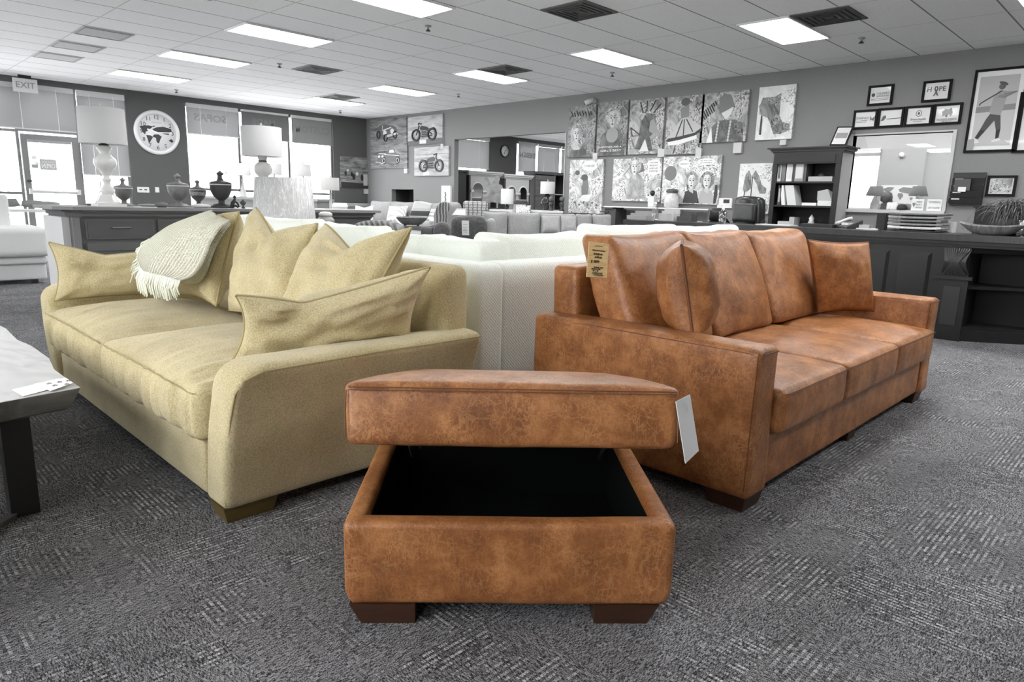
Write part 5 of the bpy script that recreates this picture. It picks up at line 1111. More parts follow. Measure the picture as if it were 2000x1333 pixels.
# wall file holder
a, b = aX(1860.5, 337, WX-.1), aX(1914, 402.5, WX-.1); t = thing('wall_file_holder', 'black wall file holder with labels right of the office window', 'file holder', (WX, (a.y+b.y)/2, b.z))
MB().box(WX-.03, WX-.001, b.y, a.y, b.z, a.z).build('back_plate', g(30, .4), t, world=True)
H = a.z-b.z; Wd = a.y-b.y
for i in range(4):
    z0 = b.z+H*(.06+.2*i); MB().hexa([(WX-.09+.015*i, b.y, z0), (WX-.03, b.y, z0), (WX-.03, a.y, z0), (WX-.09+.015*i, a.y, z0), (WX-.1+.015*i, b.y, z0+H*.17), (WX-.03, b.y, z0+H*.17), (WX-.03, a.y, z0+H*.17), (WX-.1+.015*i, a.y, z0+H*.17)]).build('file_pocket', g(26, .4), t, world=True)
    MB().box(WX-.105+.015*i, WX-.1+.015*i, a.y-.12, a.y-.03, z0+H*.12, z0+H*.155).build('label_strip', g(215), t, world=True)
MB().box(WX-.115, WX-.11, a.y-Wd*.62, a.y-Wd*.12, b.z+H*.45, b.z+H*.8).build('folder', g(75), t, world=True)
o = MB().box(WX-.12, WX-.115, a.y-Wd*.5, a.y-Wd*.26, b.z+H*.42, b.z+H*.56).build('round_sticker', g(225), t, world=True)
# wall control panel (alarm), security camera, panel by opening
a, b = aX(1402, 387, WX-.03), aX(1428, 407, WX-.03); t = thing('alarm_panel', 'white wall control panel with dark display left of the office chair', 'control panel', (WX, (a.y+b.y)/2, b.z)); MB().box(WX-.03, WX-.001, b.y, a.y, b.z, a.z).build('housing', g(225), t, world=True); MB().box(WX-.033, WX-.03, b.y+.04, b.y+(a.y-b.y)*.58, b.z+(a.z-b.z)*.5, a.z-.02).build('display', g(50), t, world=True)
cc_ = aX(1155, 196, WX-.12); t = thing('security_camera', 'small white security camera on the wall above the first pop art canvas', 'camera', (WX, cc_.y, cc_.z)); MB().tube([(0, 0, 0), (-.05, 0, 0)], .05, 14).build('mount', g(190), t); MB().tube([(-.06, -.02, .02), (-.16, .12, -.05)], .045, 14).build('housing', g(205), t); MB().tube([(-.161, .121, -.051), (-.165, .127, -.053)], .03, 12).build('lens', g(40, .2), t)
a, b = aX(862, 363, WX-.06), aX(879, 400, WX-.06); t = thing('wall_panel', 'tall white framed sign with dark script left of the wide opening', 'sign', (WX, (a.y+b.y)/2, b.z)); MB().box(WX-.06, WX-.001, b.y, a.y, b.z-.2, a.z).build('board', g(232), t, world=True); MB().box(WX-.064, WX-.06, b.y+.12, a.y-.12, b.z-.12, a.z-.05).build('inner_panel', g(205), t, world=True); MB().tube([(WX-.066, (a.y+b.y)/2+.02*math.sin(i*2), b.z-.05+i*(a.z-b.z)/14) for i in range(12)], .012, 5).build('script_line', g(60), t, world=True)
# ================================================================== office behind the glass
def rootD(name, label, cat, px, D, z=0, group=None, py=420):
    p = aD(px, py, D); t = thing(name, label, cat, (p.x, p.y, z), RZ, group); t_s = scl(V((p.x, p.y, 1))); return t, t_s
def zD(px, py, D): return aD(px, py, D).z
OX = 13.5
struct(MB().box(OX-.03, OX-.001, 2.3, 3.48, 1.0, 1.03).box(OX-.03, OX-.001, 4.15, 4.95, 1.15, 1.2), 'trim_3', g(225))
m = MB(); fx = WX-.02
m.box(fx, fx+.16, 2.38, 2.42, 1.125, 2.2).box(fx, fx+.16, 3.65, 3.71, 1.125, 2.2).box(fx-.03, fx+.16, 2.38, 3.74, 1.12, 1.165).box(fx, fx+.16, 2.42, 3.65, 2.18, 2.2)
w5 = struct(m, 'window_5', g(190)); MB().box(WX+.06, WX+.066, 2.42, 3.65, 1.165, 2.18).build('pane', glassm('office_glass', 0, (1, 1, 1), .07), w5, world=True)
def oblind(y0, y1, z0, z1, label):
    t = thing('window_blind', label, 'window blind', (OX-.05, (y0+y1)/2, z0), 0, 'window blinds'); m = MB(); n = int((z1-z0)/.03)
    for i in range(n):
        z = z0+i*.03; m.add([(OX-.06, y0, z-.018), (OX-.06, y1, z-.018), (OX-.05, y1, z+.018), (OX-.05, y0, z+.018)], [(0, 1, 2, 3)])
    m.build('slats', M_SLAT, t, world=True); MB().box(OX-.08, OX-.001, y0, y1, z1, z1+.05).build('headrail', M_ALL, t, world=True)
oblind(2.5, 3.44, 1.04, 2.15, 'closed white blind inside the office, right of the map')
oblind(4.17, 4.93, 2.12, 2.19, 'raised white blind stack inside the office, over its bright window')
outtree(19, 5.6, 3.2, 1.6, 'pale tree outside, seen through the office window', 6)
ofd = thing('office_desk', 'office desk with its top just below the office window sill', 'desk', (12.5, 3.2, 0)); MB().box(11.9, 12.5, 2.2, 4.9, 1.06, 1.1).build('desktop', g(170), ofd, world=True); MB().box(12.0, 12.45, 2.3, 2.36, 0, 1.06).box(12.0, 12.45, 4.74, 4.8, 0, 1.06).build('side_panels', g(120), ofd, world=True)
a, b = aX(1722, 362, OX-.01), aX(1786, 400, OX-.01); t = thing('world_map_poster', 'pale world map poster on the office wall between the two lamps', 'poster', (OX, (a.y+b.y)/2, b.z)); MB().box(OX-.012, OX-.001, b.y, a.y, b.z, a.z).build('sheet', g(222), t, world=True)
fr = Fr((OX-.012, a.y, a.z), (0, -1, 0), (0, 0, 1), a.y-b.y, a.z-b.z)
P(fr, t, [[(.05, .2), (.2, .1), (.38, .12), (.3, .3), (.22, .4), (.12, .32)], [(.22, .48), (.32, .5), (.3, .66), (.24, .8)], [(.5, .22), (.62, .1), (.9, .14), (.94, .3), (.82, .45), (.66, .4), (.54, .34)], [(.5, .42), (.62, .42), (.66, .55), (.58, .78), (.5, .56)], [(.84, .64), (.92, .62), (.94, .74), (.86, .76)]], 130, 'map_continents')
t = thing('smoke_detector', 'small round white detector on the office wall', 'detector', tuple(aX(1762, 303, OX-.001))); MB().tube([(0, 0, 0), (-.04, 0, 0)], .045, 16).build('housing', g(225), t)
for px, lb in ((1709, 'dark-shaded table lamp in the office, in front of the bright window'), (1793, 'dark-shaded table lamp in the office, right of the map')):
    pp = aX(px, 385, 12.2); q = scl(pp); z0, z1 = aX(px, 383, 12.2).z, aX(px, 364, 12.2).z; t = thing('table_lamp', lb, 'table lamp', (12.2, pp.y, 1.1))
    MB().lathe([(17*q, z0-1.1), (11*q, z1-1.1), (10.6*q, z1-1.1), (16.6*q, z0-1.1)], n=24, close=False).build('lamp_shade', g(88, .9), t); MB().lathe([(6*q, 0), (7*q, .03), (7*q, .16), (2*q, z0-1.1), (1*q, z1-1.12)], n=16).build('lamp_base', g(200, .3), t)
# a person bent over the desk in the office
pe = aX(1748, 396, 12.75); q = scl(pe); t = thing('person', 'person in a dark top bending forward behind the office desk', 'person', (12.95, pe.y, 0))
def skin(name, pts, mat, par, lvl=2):
    me = bpy.data.meshes.new(name); me.from_pydata([p[0] for p in pts], [(p[2], i) for i, p in enumerate(pts) if p[2] is not None], []); o = bpy.data.objects.new(name, me); COL.objects.link(o)
    sk = o.modifiers.new('skin', 'SKIN'); 
    for i, p in enumerate(pts): me.skin_vertices[0].data[i].radius = (p[1], p[1])
    me.skin_vertices[0].data[0].use_root = True; sb = o.modifiers.new('sub', 'SUBSURF'); sb.levels = lvl; sb.render_levels = lvl; me.materials.append(mat); o.parent = par; return o
hz = aX(1734, 389, 12.75).z
skin('body', [((.1, -.05, .62), .15, None), ((.08, 0, .95), .16, 0), ((.02, .02, 1.18), .14, 1), ((-.06, .10, hz-.1), .06, 2), ((-.1, .17, hz), .09, 3), ((-.12, .2, hz+.06), .08, 4), ((0, .2, 1.2), .06, 2), ((-.2, .28, 1.13), .045, 6), ((-.35, .2, 1.13), .035, 7), ((.0, -.2, 1.2), .06, 2), ((-.2, -.3, 1.14), .045, 9), ((-.35, -.2, 1.13), .035, 10), ((-.3, .12, .6), .09, 0), ((-.32, .12, .1), .06, 12), ((-.42, .12, .05), .05, 13), ((-.3, -.15, .6), .09, 0), ((-.32, -.15, .1), .06, 15), ((-.42, -.15, .05), .05, 16)], g(84, .8), t)
MB().lathe([(.02, .1), (.075, .07), (.095, 0), (.09, -.06), (.06, -.08)], c=(-.10, .17, hz+.03), n=18).build('hair', g(60), t)
t = thing('office_chair', 'office chair carrying the bending person', 'chair', (13.1, pe.y-.03, 0)); MB().rbox(-.22, .22, -.22, .22, .42, .5, .03, 4, 3).build('seat', g(50), t); MB().tube([(0, 0, .42), (0, 0, .1)], .03, 8).build('gas_post', g(80), t)
for k in range(5): a_ = k*2*PI/5; MB().tube([(0, 0, .1), (.24*math.cos(a_), .24*math.sin(a_), .03)], .02, 6).build('base_arm', g(50), t)
def wx(px, py, X): return aX(px, py, X)
# things on the office window ledge
zl = 1.165
for i, px in enumerate((1737, 1743, 1749)):
    y = wx(px, 400, WX-.02).y; t = tag(MB().lathe([(.03, 0), (.032, .01), (.032, .09), (.012, .1)], c=(WX+.03-.05, y, zl), n=14).build('white_bottle', g(228, .4)), ('left', 'middle', 'right')[i]+' one of three small white bottles on the office window ledge', 'bottle')
y = wx(1729, 400, WX-.01).y; o = tag(MB().box(WX-.03, WX+.02, y-.05, y+.05, zl, zl+.085).build('small_box', g(70)), 'small dark box left of the three white bottles on the ledge', 'box')
y = wx(1762, 400, WX-.01).y; tag(MB().lathe([(.065, 0), (.07, .03), (.05, .07), (.01, .085)], c=(WX-.0, y, zl), n=18).build('dark_bowl', g(40)), 'dark dome-shaped object right of the white bottles on the ledge', 'ornament')
for (pxa, pxb, lines, lb) in ((1781, 1803, ("WORLD'S", 'BEST', 'BOSS'), "white card with heart reading WORLD'S BEST BOSS on the office ledge"), (1811, 1838, ('CITIZENS', 'OF HOPE'), 'white card reading CITIZENS OF HOPE on the right end of the office ledge')):
    a, b = wx(pxa, 396, WX-.025), wx(pxb, 408, WX-.025); y0, y1 = b.y, a.y; o = MB().box(WX-.03, WX-.024, y0, y1, zl, zl+.15).build('desk_card', g(228)); tag(o, lb, 'card'); f_ = Fr((WX-.03, y1, zl+.15), (0, -1, 0), (0, 0, 1), y1-y0, .15)
    for i, s_ in enumerate(lines): text(s_, f_, .62 if len(lines) == 3 else .5, .25+.5*i/max(1, len(lines)-1), .024, g(120), o, 'card_lettering', .002, wfit=(y1-y0)*(.5 if len(lines) == 3 else .75))
    if len(lines) == 3: P(f_, o, [(.2, .75), (.05, .4), (.13, .3), (.2, .38), (.27, .3), (.35, .4)], 130, 'heart')
# ================================================================== bookcase
M_BK = g(26, .5); bx = 10.1; by0, by1 = 3.62, 4.58
bc = thing('bookcase', 'tall black bookcase with crown moulding against the right wall', 'bookcase', (10.3, 4.1, 0))
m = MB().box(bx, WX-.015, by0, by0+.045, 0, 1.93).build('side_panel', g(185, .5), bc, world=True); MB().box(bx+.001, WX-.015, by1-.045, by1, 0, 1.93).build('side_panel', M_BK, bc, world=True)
MB().box(bx-.012, bx, by0-.005, by0+.07, 0, 1.93).build('stile', M_BK, bc, world=True); MB().box(bx-.012, bx, by1-.06, by1, 0, 1.93).build('stile', M_BK, bc, world=True)
MB().box(WX-.03, WX-.016, by0+.045, by1-.045, .05, 1.93).build('back_panel', g(28), bc, world=True)
MB().box(bx-.02, bx, by0, by1, 1.78, 1.93).box(bx-.03, bx-.02, by0+.08, by1-.08, 1.80, 1.9).build('frieze', M_BK, bc, world=True)
m = MB(); 
for z0, z1, o in ((1.93, 1.95, .02), (1.95, 1.975, .04), (1.975, 1.99, .055), (1.99, 2.01, .085)): m.box(bx-o, WX-.016, by0-o, by1+o, z0, z1)
m.build('crown', g(30, .4), bc, world=True)
sh = []
for i, py in enumerate((354.5, 401.5)):
    z = wx(1570, py, bx).z; sh.append(z); MB().box(bx, WX-.03, by0+.045, by1-.045, z-.025, z).build('shelf', M_BK, bc, world=True)
for z in (.84, .45, .08): MB().box(bx, WX-.03, by0+.045, by1-.045, z-.025, z).build('shelf', M_BK, bc, world=True); 
sh.append(.84)
def onshelf(name, label, cat, pxa, pxb, pyt, zs, v, depth=.22, lean=0, grp=None, extra=None):
    a, b = wx(pxa, pyt, bx+.04), wx(pxb, pyt, bx+.04); h = a.z-zs
    o = MB().hexa([(bx+.04, b.y, zs), (bx+.04+depth, b.y, zs), (bx+.04+depth, a.y, zs), (bx+.04, a.y, zs), (bx+.04, b.y+lean, zs+h), (bx+.04+depth, b.y+lean, zs+h), (bx+.04+depth, a.y+lean, zs+h), (bx+.04, a.y+lean, zs+h)]).build(name, v if not isinstance(v, int) else g(v, .5)); tag(o, label, cat, grp)
    if extra: MB().box(bx+.036, bx+.04, b.y+.012, a.y-.012, zs+h*.15, zs+h*.85).build('spine_label', g(extra), o, world=True)
    return o
onshelf('binder', 'white binder at the left end of the top bookcase shelf', 'binder', 1521, 1528, 315, sh[0], 225, extra=120); onshelf('binder', 'grey binder second from the left on the top shelf', 'binder', 1529, 1536, 316, sh[0], 110)
onshelf('binder', 'white binder with dark emblem in the middle of the top shelf', 'binder', 1538.5, 1550, 313, sh[0], 218, extra=205); onshelf('book', 'thin dark book beside the emblem binder on the top shelf', 'book', 1551, 1554.5, 314, sh[0], 60); onshelf('binder', 'two-tone grey folder right of the thin dark book', 'binder', 1555, 1572, 315, sh[0], 140, extra=200); onshelf('book', 'narrow speckled book at the right of the upright binders', 'book', 1573, 1577, 316, sh[0], 80)
onshelf('box', 'flat grey box lying on the right of the top shelf', 'box', 1579, 1626, 345, sh[0], 165, .25)
t = tag(MB().lathe([(.05, 0), (.06, .02), (.03, .05), (.01, .06)], c=(bx+.17, 3.93, sh[0]+(wx(1600, 345, bx+.04).z-sh[0])), n=14).build('dark_ornament', g(35)), 'small dark ornament lying on the flat grey box', 'ornament')
onshelf('book', 'dark binder at the left end of the second shelf', 'binder', 1521, 1527, 362, sh[1], 70, extra=180); onshelf('binder', 'leaning white binder, left one of two on the second shelf', 'binder', 1530, 1537, 362, sh[1], 222, lean=.05); onshelf('binder', 'leaning wide white binder, right one of two on the second shelf', 'binder', 1542, 1559, 362, sh[1], 205, lean=.07)
for i, (a_, b_, py, v, lb) in enumerate(((1566, 1594, 396, 225, 'low stack of white papers in the middle of the second shelf'), (1597, 1626, 392, 215, 'stack of papers at the right of the second shelf'))): onshelf('paper_stack', lb, 'papers', a_, b_, py, sh[1], v, .26)
zz = wx(1610, 392, bx+.04).z; m = MB(); y0, y1 = wx(1626, 380, bx+.04).y, wx(1597, 380, bx+.04).y
m.add([(bx+.04, y1, zz), (bx+.25, y1, zz), (bx+.04, y0, zz), (bx+.25, y0, zz), (bx+.05, y1+.01, zz+.13), (bx+.2, y1-.1, zz+.08), (bx+.06, y0+.08, zz+.16), (bx+.22, y0+.02, zz+.1)], [(0, 1, 3, 2), (4, 6, 7, 5), (0, 2, 6, 4), (2, 3, 7, 6), (3, 1, 5, 7), (1, 0, 4, 5)]); tag(m.build('crumpled_papers', g(165)), 'crumpled envelope pile on top of the right paper stack', 'papers')
onshelf('box', 'pale box low at the left of the third shelf', 'box', 1519, 1541, 432, sh[2], 190, .2); onshelf('box', 'flat pale box stacked crooked at the left of the third shelf', 'box', 1542, 1552, 424, sh[2], 175, .2)
t = thing('tissue_box', 'tissue box with tissue sticking out on the third shelf', 'tissue box', (bx+.15, 4.0, sh[2])); MB().box(-.06, .06, -.1, .1, 0, .1).build('carton', g(90), t); MB().lathe([(.05, .1), (.03, .15), (.04, .17), (.004, .23)], n=7).build('tissue', g(228), t)
# leaning frame on top of the bookcase
zt2 = 2.01; a, b = wx(1621, 280, bx+.05), wx(1653, 280, bx+.05); c_, d_ = wx(1637, 243, bx+.30), wx(1665, 241, bx+.30)
t = thing('framed_document', 'framed document leaning on top of the black bookcase', 'picture frame', (bx+.1, (a.y+b.y)/2, zt2)); fr = Fr((c_.x, c_.y+.0, c_.z), V(b)-V(a), V(c_)-V(a), (b-a).length, (c_-a).length); fr.n = (b-a).cross(c_-a).normalized()
lf = Fr(V((a.x, a.y, zt2))+(c_-a), b-a, c_-a, (b-a).length, (c_-a).length); lf.n = (b-a).cross(c_-a).normalized()
P(lf, t, [(0, 0), (1, 0), (1, 1), (0, 1)], g(24, .4), 'frame', 0, .02); P(lf, t, [(.09, .07), (.91, .07), (.91, .93), (.09, .93)], 215, 'document', .021); P(lf, t, [(.15, .35), (.85, .35), (.85, .62), (.15, .62)], 150, 'document_block', .0235)
# ================================================================== service counter
M_CB = g(24, .5); M_CB2 = g(20, .6); M_CT = wood('counter_top', (32, 32, 32), (48, 48, 48), 6, (1, 12, 1), .35)
cx = 7.15; ct = .952
sc_ = thing('service_counter', 'long black panelled service counter on the right with carved corbel', 'counter', (7.5, 3, 0))
MB().box(cx-.03, cx+.62, .80, 5.1, ct-.055, ct).build('countertop', M_CT, sc_, world=True)
MB().box(cx-.01, cx+.6, .84, 5.05, ct-.085, ct-.055).box(cx+.01, cx+.58, .86, 5.03, ct-.11, ct-.085).build('moulding', M_CB, sc_, world=True)
MB().box(cx+.03, cx+.55, 1.40, 5.0, .0, ct-.11).build('front_body', M_CB, sc_, world=True)
MB().box(cx-.0, cx+.56, 1.38, 5.02, 0, .085).box(cx+.01, cx+.56, 1.385, 5.02, .085, .11).build('plinth', M_CB2, sc_, world=True)
# open shelf bay, angled away at the right end
def pb_(z0, z1, i=0.0, o=None): 
    m = MB(); m.poly([(cx+.04+i, 1.40, z0), (cx+.36+i, .93, z0), (cx+.56, .93, z0), (cx+.56, 1.40, z0)], (0, 0, 1), z1-z0); return m
pb_(0, .10, -.04).build('plinth', M_CB2, sc_, world=True); pb_(.10, .125).build('bottom_shelf', M_CB, sc_, world=True); pb_(.47, .495, .02).build('middle_shelf', M_CB, sc_, world=True); pb_(ct-.16, ct-.11, 0).build('top_rail', M_CB, sc_, world=True)
MB().box(cx+.53, cx+.56, .93, 1.40, .1, ct-.11).build('back_panel', g(14), sc_, world=True); MB().box(cx+.36, cx+.56, .905, .93, 0, ct-.11).build('end_panel', M_CB, sc_, world=True); MB().box(cx+.05, cx+.56, 1.38, 1.40, .1, ct-.11).build('divider', g(20), sc_, world=True)
def rpanel(y0, y1, z0, z1, nm='raised_panel'):
    X_ = cx+.03; m = MB(); fw = .028
    m.hexa([(X_-.001, y0, z0), (X_-.001, y1, z0), (X_-.001, y1, z1), (X_-.001, y0, z1), (X_-.018, y0+fw, z0+fw), (X_-.018, y1-fw, z0+fw), (X_-.018, y1-fw, z1-fw), (X_-.018, y0+fw, z1-fw)])
    m.build(nm, g(30, .45), sc_, world=True)
zt1 = wx(1780, 491, cx+.03).z
ys = [(wx(1816, 520, cx).y, wx(1748, 520, cx).y), (wx(1733, 520, cx).y, wx(1680, 520, cx).y)]
rpanel(*ys[0], .16, zt1); rpanel(*ys[1], .16, zt1)
for k in range(4): rpanel(ys[1][1]+.07+k*.62, ys[1][1]+.07+k*.62+.52, .16, zt1)
# pilaster + corbel
py0, py1 = wx(1880, 590, cx).y, wx(1832, 590, cx).y
MB().box(cx-.01, cx+.03, py0-.02, py1+.02, 0, .56).build('pilaster', M_CB, sc_, world=True); MB().box(cx-.03, cx+.03, py0-.05, py1+.05, .555, .585).build('corbel_shelf', M_CB, sc_, world=True); MB().box(cx-.016, cx-.01, py0+.03, py1-.03, .14, .49).build('pilaster_panel', g(50, .4), sc_, world=True)
def cw(s, p):
    z = p.z; k = (z-.585)/.25
    d = .03+.05*max(0, math.sin(k*PI*1.15-.2))+.02*k; bulge = 1+.12*math.cos(k*2*PI)
    return V((cx+.03-(d if p.x < cx else -.0), (p.y-(py0+py1)/2)*bulge+(py0+py1)/2, z))
cb = MB().rbox(cx-.05, cx+.03, py0-.0, py1+.0, .585, ct-.115, .012, (2, 10, 12), 2, cw).build('corbel', g(44, .35), sc_, world=True)
m = MB(); mid = (py0+py1)/2; hw = (py1-py0)/2
for i in range(-5, 6):
    pts_ = []
    for j in range(9):
        k = j/8; z = .595+.235*k; yy = mid+(i/5)*hw*(.25+.75*abs(2*k-.9))*.95; pts_.append((cx-.012-.05*max(0, math.sin(k*PI*1.15-.2))-.02*k, yy, z))
    m.tube(pts_, .007, 5)
m.build('carved_leaf', g(66, .35), cb, world=True)
# things on the counter
def onC(px, X=7.45): p = wx(px, 450, X); return V((X, p.y, ct))
t = thing('desk_phone', 'grey desk phone with handset on the black counter beside the bookcase', 'phone', tuple(onC(1654, 7.6)), -.6); s_ = .0047
MB().hexa([(-.08, -.1, 0), (.1, -.1, 0), (.1, .1, 0), (-.08, .1, 0), (-.08, -.1, .02), (.1, -.1, .09), (.1, .1, .09), (-.08, .1, .02)]).build('phone_body', g(60, .4), t); MB().tube([(-.07, .08, .045), (-.02, .08, .07), (.06, .08, .1), (.1, .08, .1)], [.022, .014, .014, .022], 8).build('handset', g(205, .4), t); MB().box(-.05, .02, -.07, .03, .035, .06).build('keypad', g(200), t)
t = tag(MB().box(7.5, 7.72, onC(1700).y-.05, onC(1660).y-.04, ct, ct+.012).build('paper_stack', g(222)), 'white papers lying by the desk phone on the counter', 'papers')
p_ = onC(1690, 7.6); t = tag(MB().box(7.55, 7.65, p_.y-.05, p_.y+.05, ct+.013, ct+.045).build('small_box', g(170)), 'small grey box on the papers right of the desk phone', 'box')
p_ = onC(1721, 7.62); tag(MB().box(7.55, 7.65, p_.y-.045, p_.y+.035, ct, ct+.16).build('black_box', g(28)), 'upright black box behind the left end of the tray stack', 'box')
# stack of wooden boards
ty0, ty1 = onC(1846).y, onC(1729).y; z = ct; X0 = 7.42
for i in range(6):
    v = (50, 232, 150, 130, 160, 120)[i]; hgt = (.012, .022, .02, .02, .02, .018)[i]; ex = (.0, .0, .012, -.005, .015, .03)[i]
    def tw(s, p): return V((p.x, p.y, p.z+.006*s.y**4))
    o = MB().rbox(X0-.0, X0+.26, ty0+.03-ex, ty1-.02+ex*.3, z, z+hgt, .008, 6, 3, tw).build('serving_board', wood('board%d' % i, (v-25,)*3, (v+12,)*3, 5, (1, 6, 1)))
    tag(o, ('thin dark board at the very bottom of the serving board stack', 'bright white board, second from the bottom of the stack on the counter', 'grey wooden board third from the bottom of the counter stack', 'grey wooden board fourth from the bottom of the counter stack', 'grey wooden board second from the top of the counter stack', 'topmost wooden board of the stack on the counter')[i], 'serving board', 'serving boards stacked on the counter')
    z += hgt+.0065
    if i < 5:
        MB().rbox(X0+.05, X0+.2, ty0+.12, ty1-.12, z-.0062, z+.0+.0055, .003, 2, 2).build('packing_sheet', g(38), o, world=True); z += .006
tag(MB().box(X0+.3, X0+.44, ty0-.0, ty0+.15, ct, ct+.1).build('paper_stack', g(215)), 'tall white paper block behind the right end of the board stack', 'papers')
# boat bowl with trailing plant
pc_ = onC(1938, 7.38); q = scl(pc_)
t = thing('boat_bowl', 'shallow boat-shaped grey wooden bowl on the counter', 'bowl', tuple(pc_)); nn = 24; rows = []
for j in range(7):
    k = j/6; row = []
    for i in range(nn+1):
        a_ = 2*PI*i/nn; rr = .35+.65*k**.6; yy = .235*rr*math.cos(a_)*(1+.12*k*abs(math.cos(a_))); xx = .11*rr*math.sin(a_); row.append((xx, yy, .075*k**1.3+.03*k*abs(math.cos(a_))**3))
    rows.append(row)
inner = [[(x*.93, y*.95, z+.012) for x, y, z in r] for r in rows]
m = MB().grid(rows, True, True).grid(inner, True); m.grid([rows[-1], inner[-1]], True, True); m.lathe([(.01, 0), (.084, .0)], n=nn, close=True) if False else None
m.build('bowl', wood('driftwood', (84,)*3, (140,)*3, 6, (1, 5, 1)), t)
tp = thing('trailing_plant', 'grassy trailing plant hanging over the boat-shaped bowl at the right edge', 'plant', (7.62, onC(1970, 7.62).y, ct)); 
MB().lathe([(.10, 0), (.11, .02), (.13, .14), (.125, .15)], n=20).build('pot', g(45, .5), tp)
m = MB(); rd = random.Random(9)
for i in range(230):
    a_ = rd.uniform(0, 2*PI); R_ = rd.uniform(.04, .24); h_ = rd.uniform(.10, .25); dr_ = rd.uniform(.05, .25)
    p0 = V((rd.uniform(-.06, .06), rd.uniform(-.06, .06), .13)); d_ = V((math.cos(a_), math.sin(a_), 0)); p1 = p0+d_*R_*.35+V((0, 0, h_)); p2 = p0+d_*R_*.8+V((0, 0, h_*.9)); p3 = p0+d_*R_+V((0, 0, h_-dr_))
    pts_ = [p0*(1-s)**3+p1*3*s*(1-s)**2+p2*3*s*s*(1-s)+p3*s**3 for s in [k/6 for k in range(7)]]; m.tube(pts_, [.004, .0045, .004, .004, .0035, .003, .001], 3)
for (dy, hh) in ((.34, .30), (.28, .24)):
    pts_ = [V((-.05, 0, .13)), V((-.08, dy*.35, hh+.1)), V((-.1, dy*.8, hh-.02)), V((-.1, dy, hh-.26 if hh > .25 else hh-.05))]; m.tube([pts_[0]*(1-s)**3+pts_[1]*3*s*(1-s)**2+pts_[2]*3*s*s*(1-s)+pts_[3]*s**3 for s in [k/10 for k in range(11)]], .0025, 3)
tag(m.build('leaves', flat('plant_grey', (92, 92, 92), .6, var=.25, bscale=30), tp), kind='stuff')
# dark crate and glass vase behind the plant
p_ = wx(1955, 420, 8.6); t = thing('black_cabinet', 'black cabinet top showing behind the trailing plant', 'cabinet', (8.75, p_.y, 0)); MB().box(-.2, .3, -.35, .22, 0, 1.2).build('cabinet_body', g(26), t); MB().box(-.22, .32, -.37, .24, 1.2, 1.225).build('top', g(30), t)
t = thing('glass_vase', 'clear cut-glass vase at the right edge beside the plant', 'vase', tuple(onC(1997, 7.42))); MB().lathe([(.03, 0), (.045, .02), (.05, .07), (.035, .11), (.045, .14), (.042, .14), (.032, .11), (.046, .07), (.04, .024)], n=10).build('vase_body', glassm('cut_glass', .05, (.8, .8, .8), .35), t)
tag(MB().box(7.55, 7.72, .82, .98, ct, ct+.07).build('grey_box', g(150)), 'low grey box at the far right end of the counter', 'box')
# left part of the counter
def bottle(px, pyt, pyb, wpx, X, label, kind, zb):
    p = wx(px, pyb, X); q = scl(p); H = (pyb-pyt)*q; W = wpx*q/2; t = thing(kind, label, 'bottle', (X, p.y, zb)); return t, H, W
M_CLR = glassm('clear_plastic', .05, (.86, .86, .86), .2)
t, H_, W_ = bottle(1278, 399, 434, 12, 7.35, 'clear plastic water bottle on the counter', 'water_bottle', ct)
MB().lathe([(W_*.9, 0), (W_, .02), (W_*.9, H_*.3), (W_, H_*.5), (W_, H_*.7), (W_*.4, H_*.86), (W_*.4, H_*.9)], n=18).build('bottle_body', M_CLR, t); MB().lathe([(W_*.45, H_*.89), (W_*.45, H_)], n=14).build('cap', g(235), t); MB().lathe([(W_*1.02, H_*.42), (W_*1.02, H_*.62)], n=18, close=False).build('bottle_label', g(130), t)
t, H_, W_ = bottle(1410, 404, 440, 15, 7.35, 'clear pump bottle of hand sanitizer on the counter', 'sanitizer_bottle', ct)
MB().lathe([(W_*.95, 0), (W_, .015), (W_, H_*.6), (W_*.5, H_*.68), (W_*.4, H_*.72)], n=18, sy=1).build('bottle_body', M_CLR, t); MB().lathe([(W_*.4, H_*.72), (W_*.35, H_*.84), (W_*.12, H_*.86), (W_*.12, H_*.97)], n=12).tube([(0, 0, H_*.96), (-.03, .02, H_*.96)], .008, 6).build('pump', g(240), t)
p_ = onC(1300, 7.6).y; 
for (px, w, d, h, v, lb, nm) in ((1250, .3, .2, .05, 150, 'grey desk organiser tray near the left end of the counter', 'desk_tray'), (1305, .22, .15, .09, 185, 'pale envelope holder beside the water bottle', 'envelope_holder'), (1340, .2, .15, .06, 70, 'dark desk organiser full of pens', 'pen_organiser'), (1515, .4, .2, .01, 215, 'white papers lying before the office chair on the counter', 'paper_stack'), (1600, .34, .2, .035, 34, 'black folder lying on the counter below the bookcase', 'folder')):
    p = onC(px, 7.6); m = MB().box(7.6-d/2, 7.6+d/2, p.y-w/2, p.y+w/2, ct, ct+h)
    if h > .04: m.box(7.6+d/2-.02, 7.6+d/2, p.y-w/2, p.y+w/2, ct+h, ct+h+.06).box(7.6-d/4, 7.6-d/4+.015, p.y-w/2+.02, p.y+w/2-.02, ct+h, ct+h+.03)
    tag(m.build(nm, g(v, .5)), lb, 'desk item')
t = thing('desk_shelf', 'low black shelf riser along the left end of the counter', 'shelf', (7.9, 4.6, 0)); MB().box(7.8, 8.2, 3.2, 5.3, .9, .93).build('shelf_board', g(30), t, world=True)
for y in (3.25, 5.2): MB().box(7.82, 8.18, y, y+.04, 0, .9).build('shelf_side', g(30), t, world=True)
tag(MB().box(7.86, 8.1, 4.55, 5.2, .93, .95).build('white_tray', g(228)), 'flat white tray on the black shelf riser', 'tray')
t = thing('office_chair', 'black leather office chair seen from behind the counter', 'chair', tuple(V((8.75, wx(1462, 410, 8.75).y, 0))), -.25)
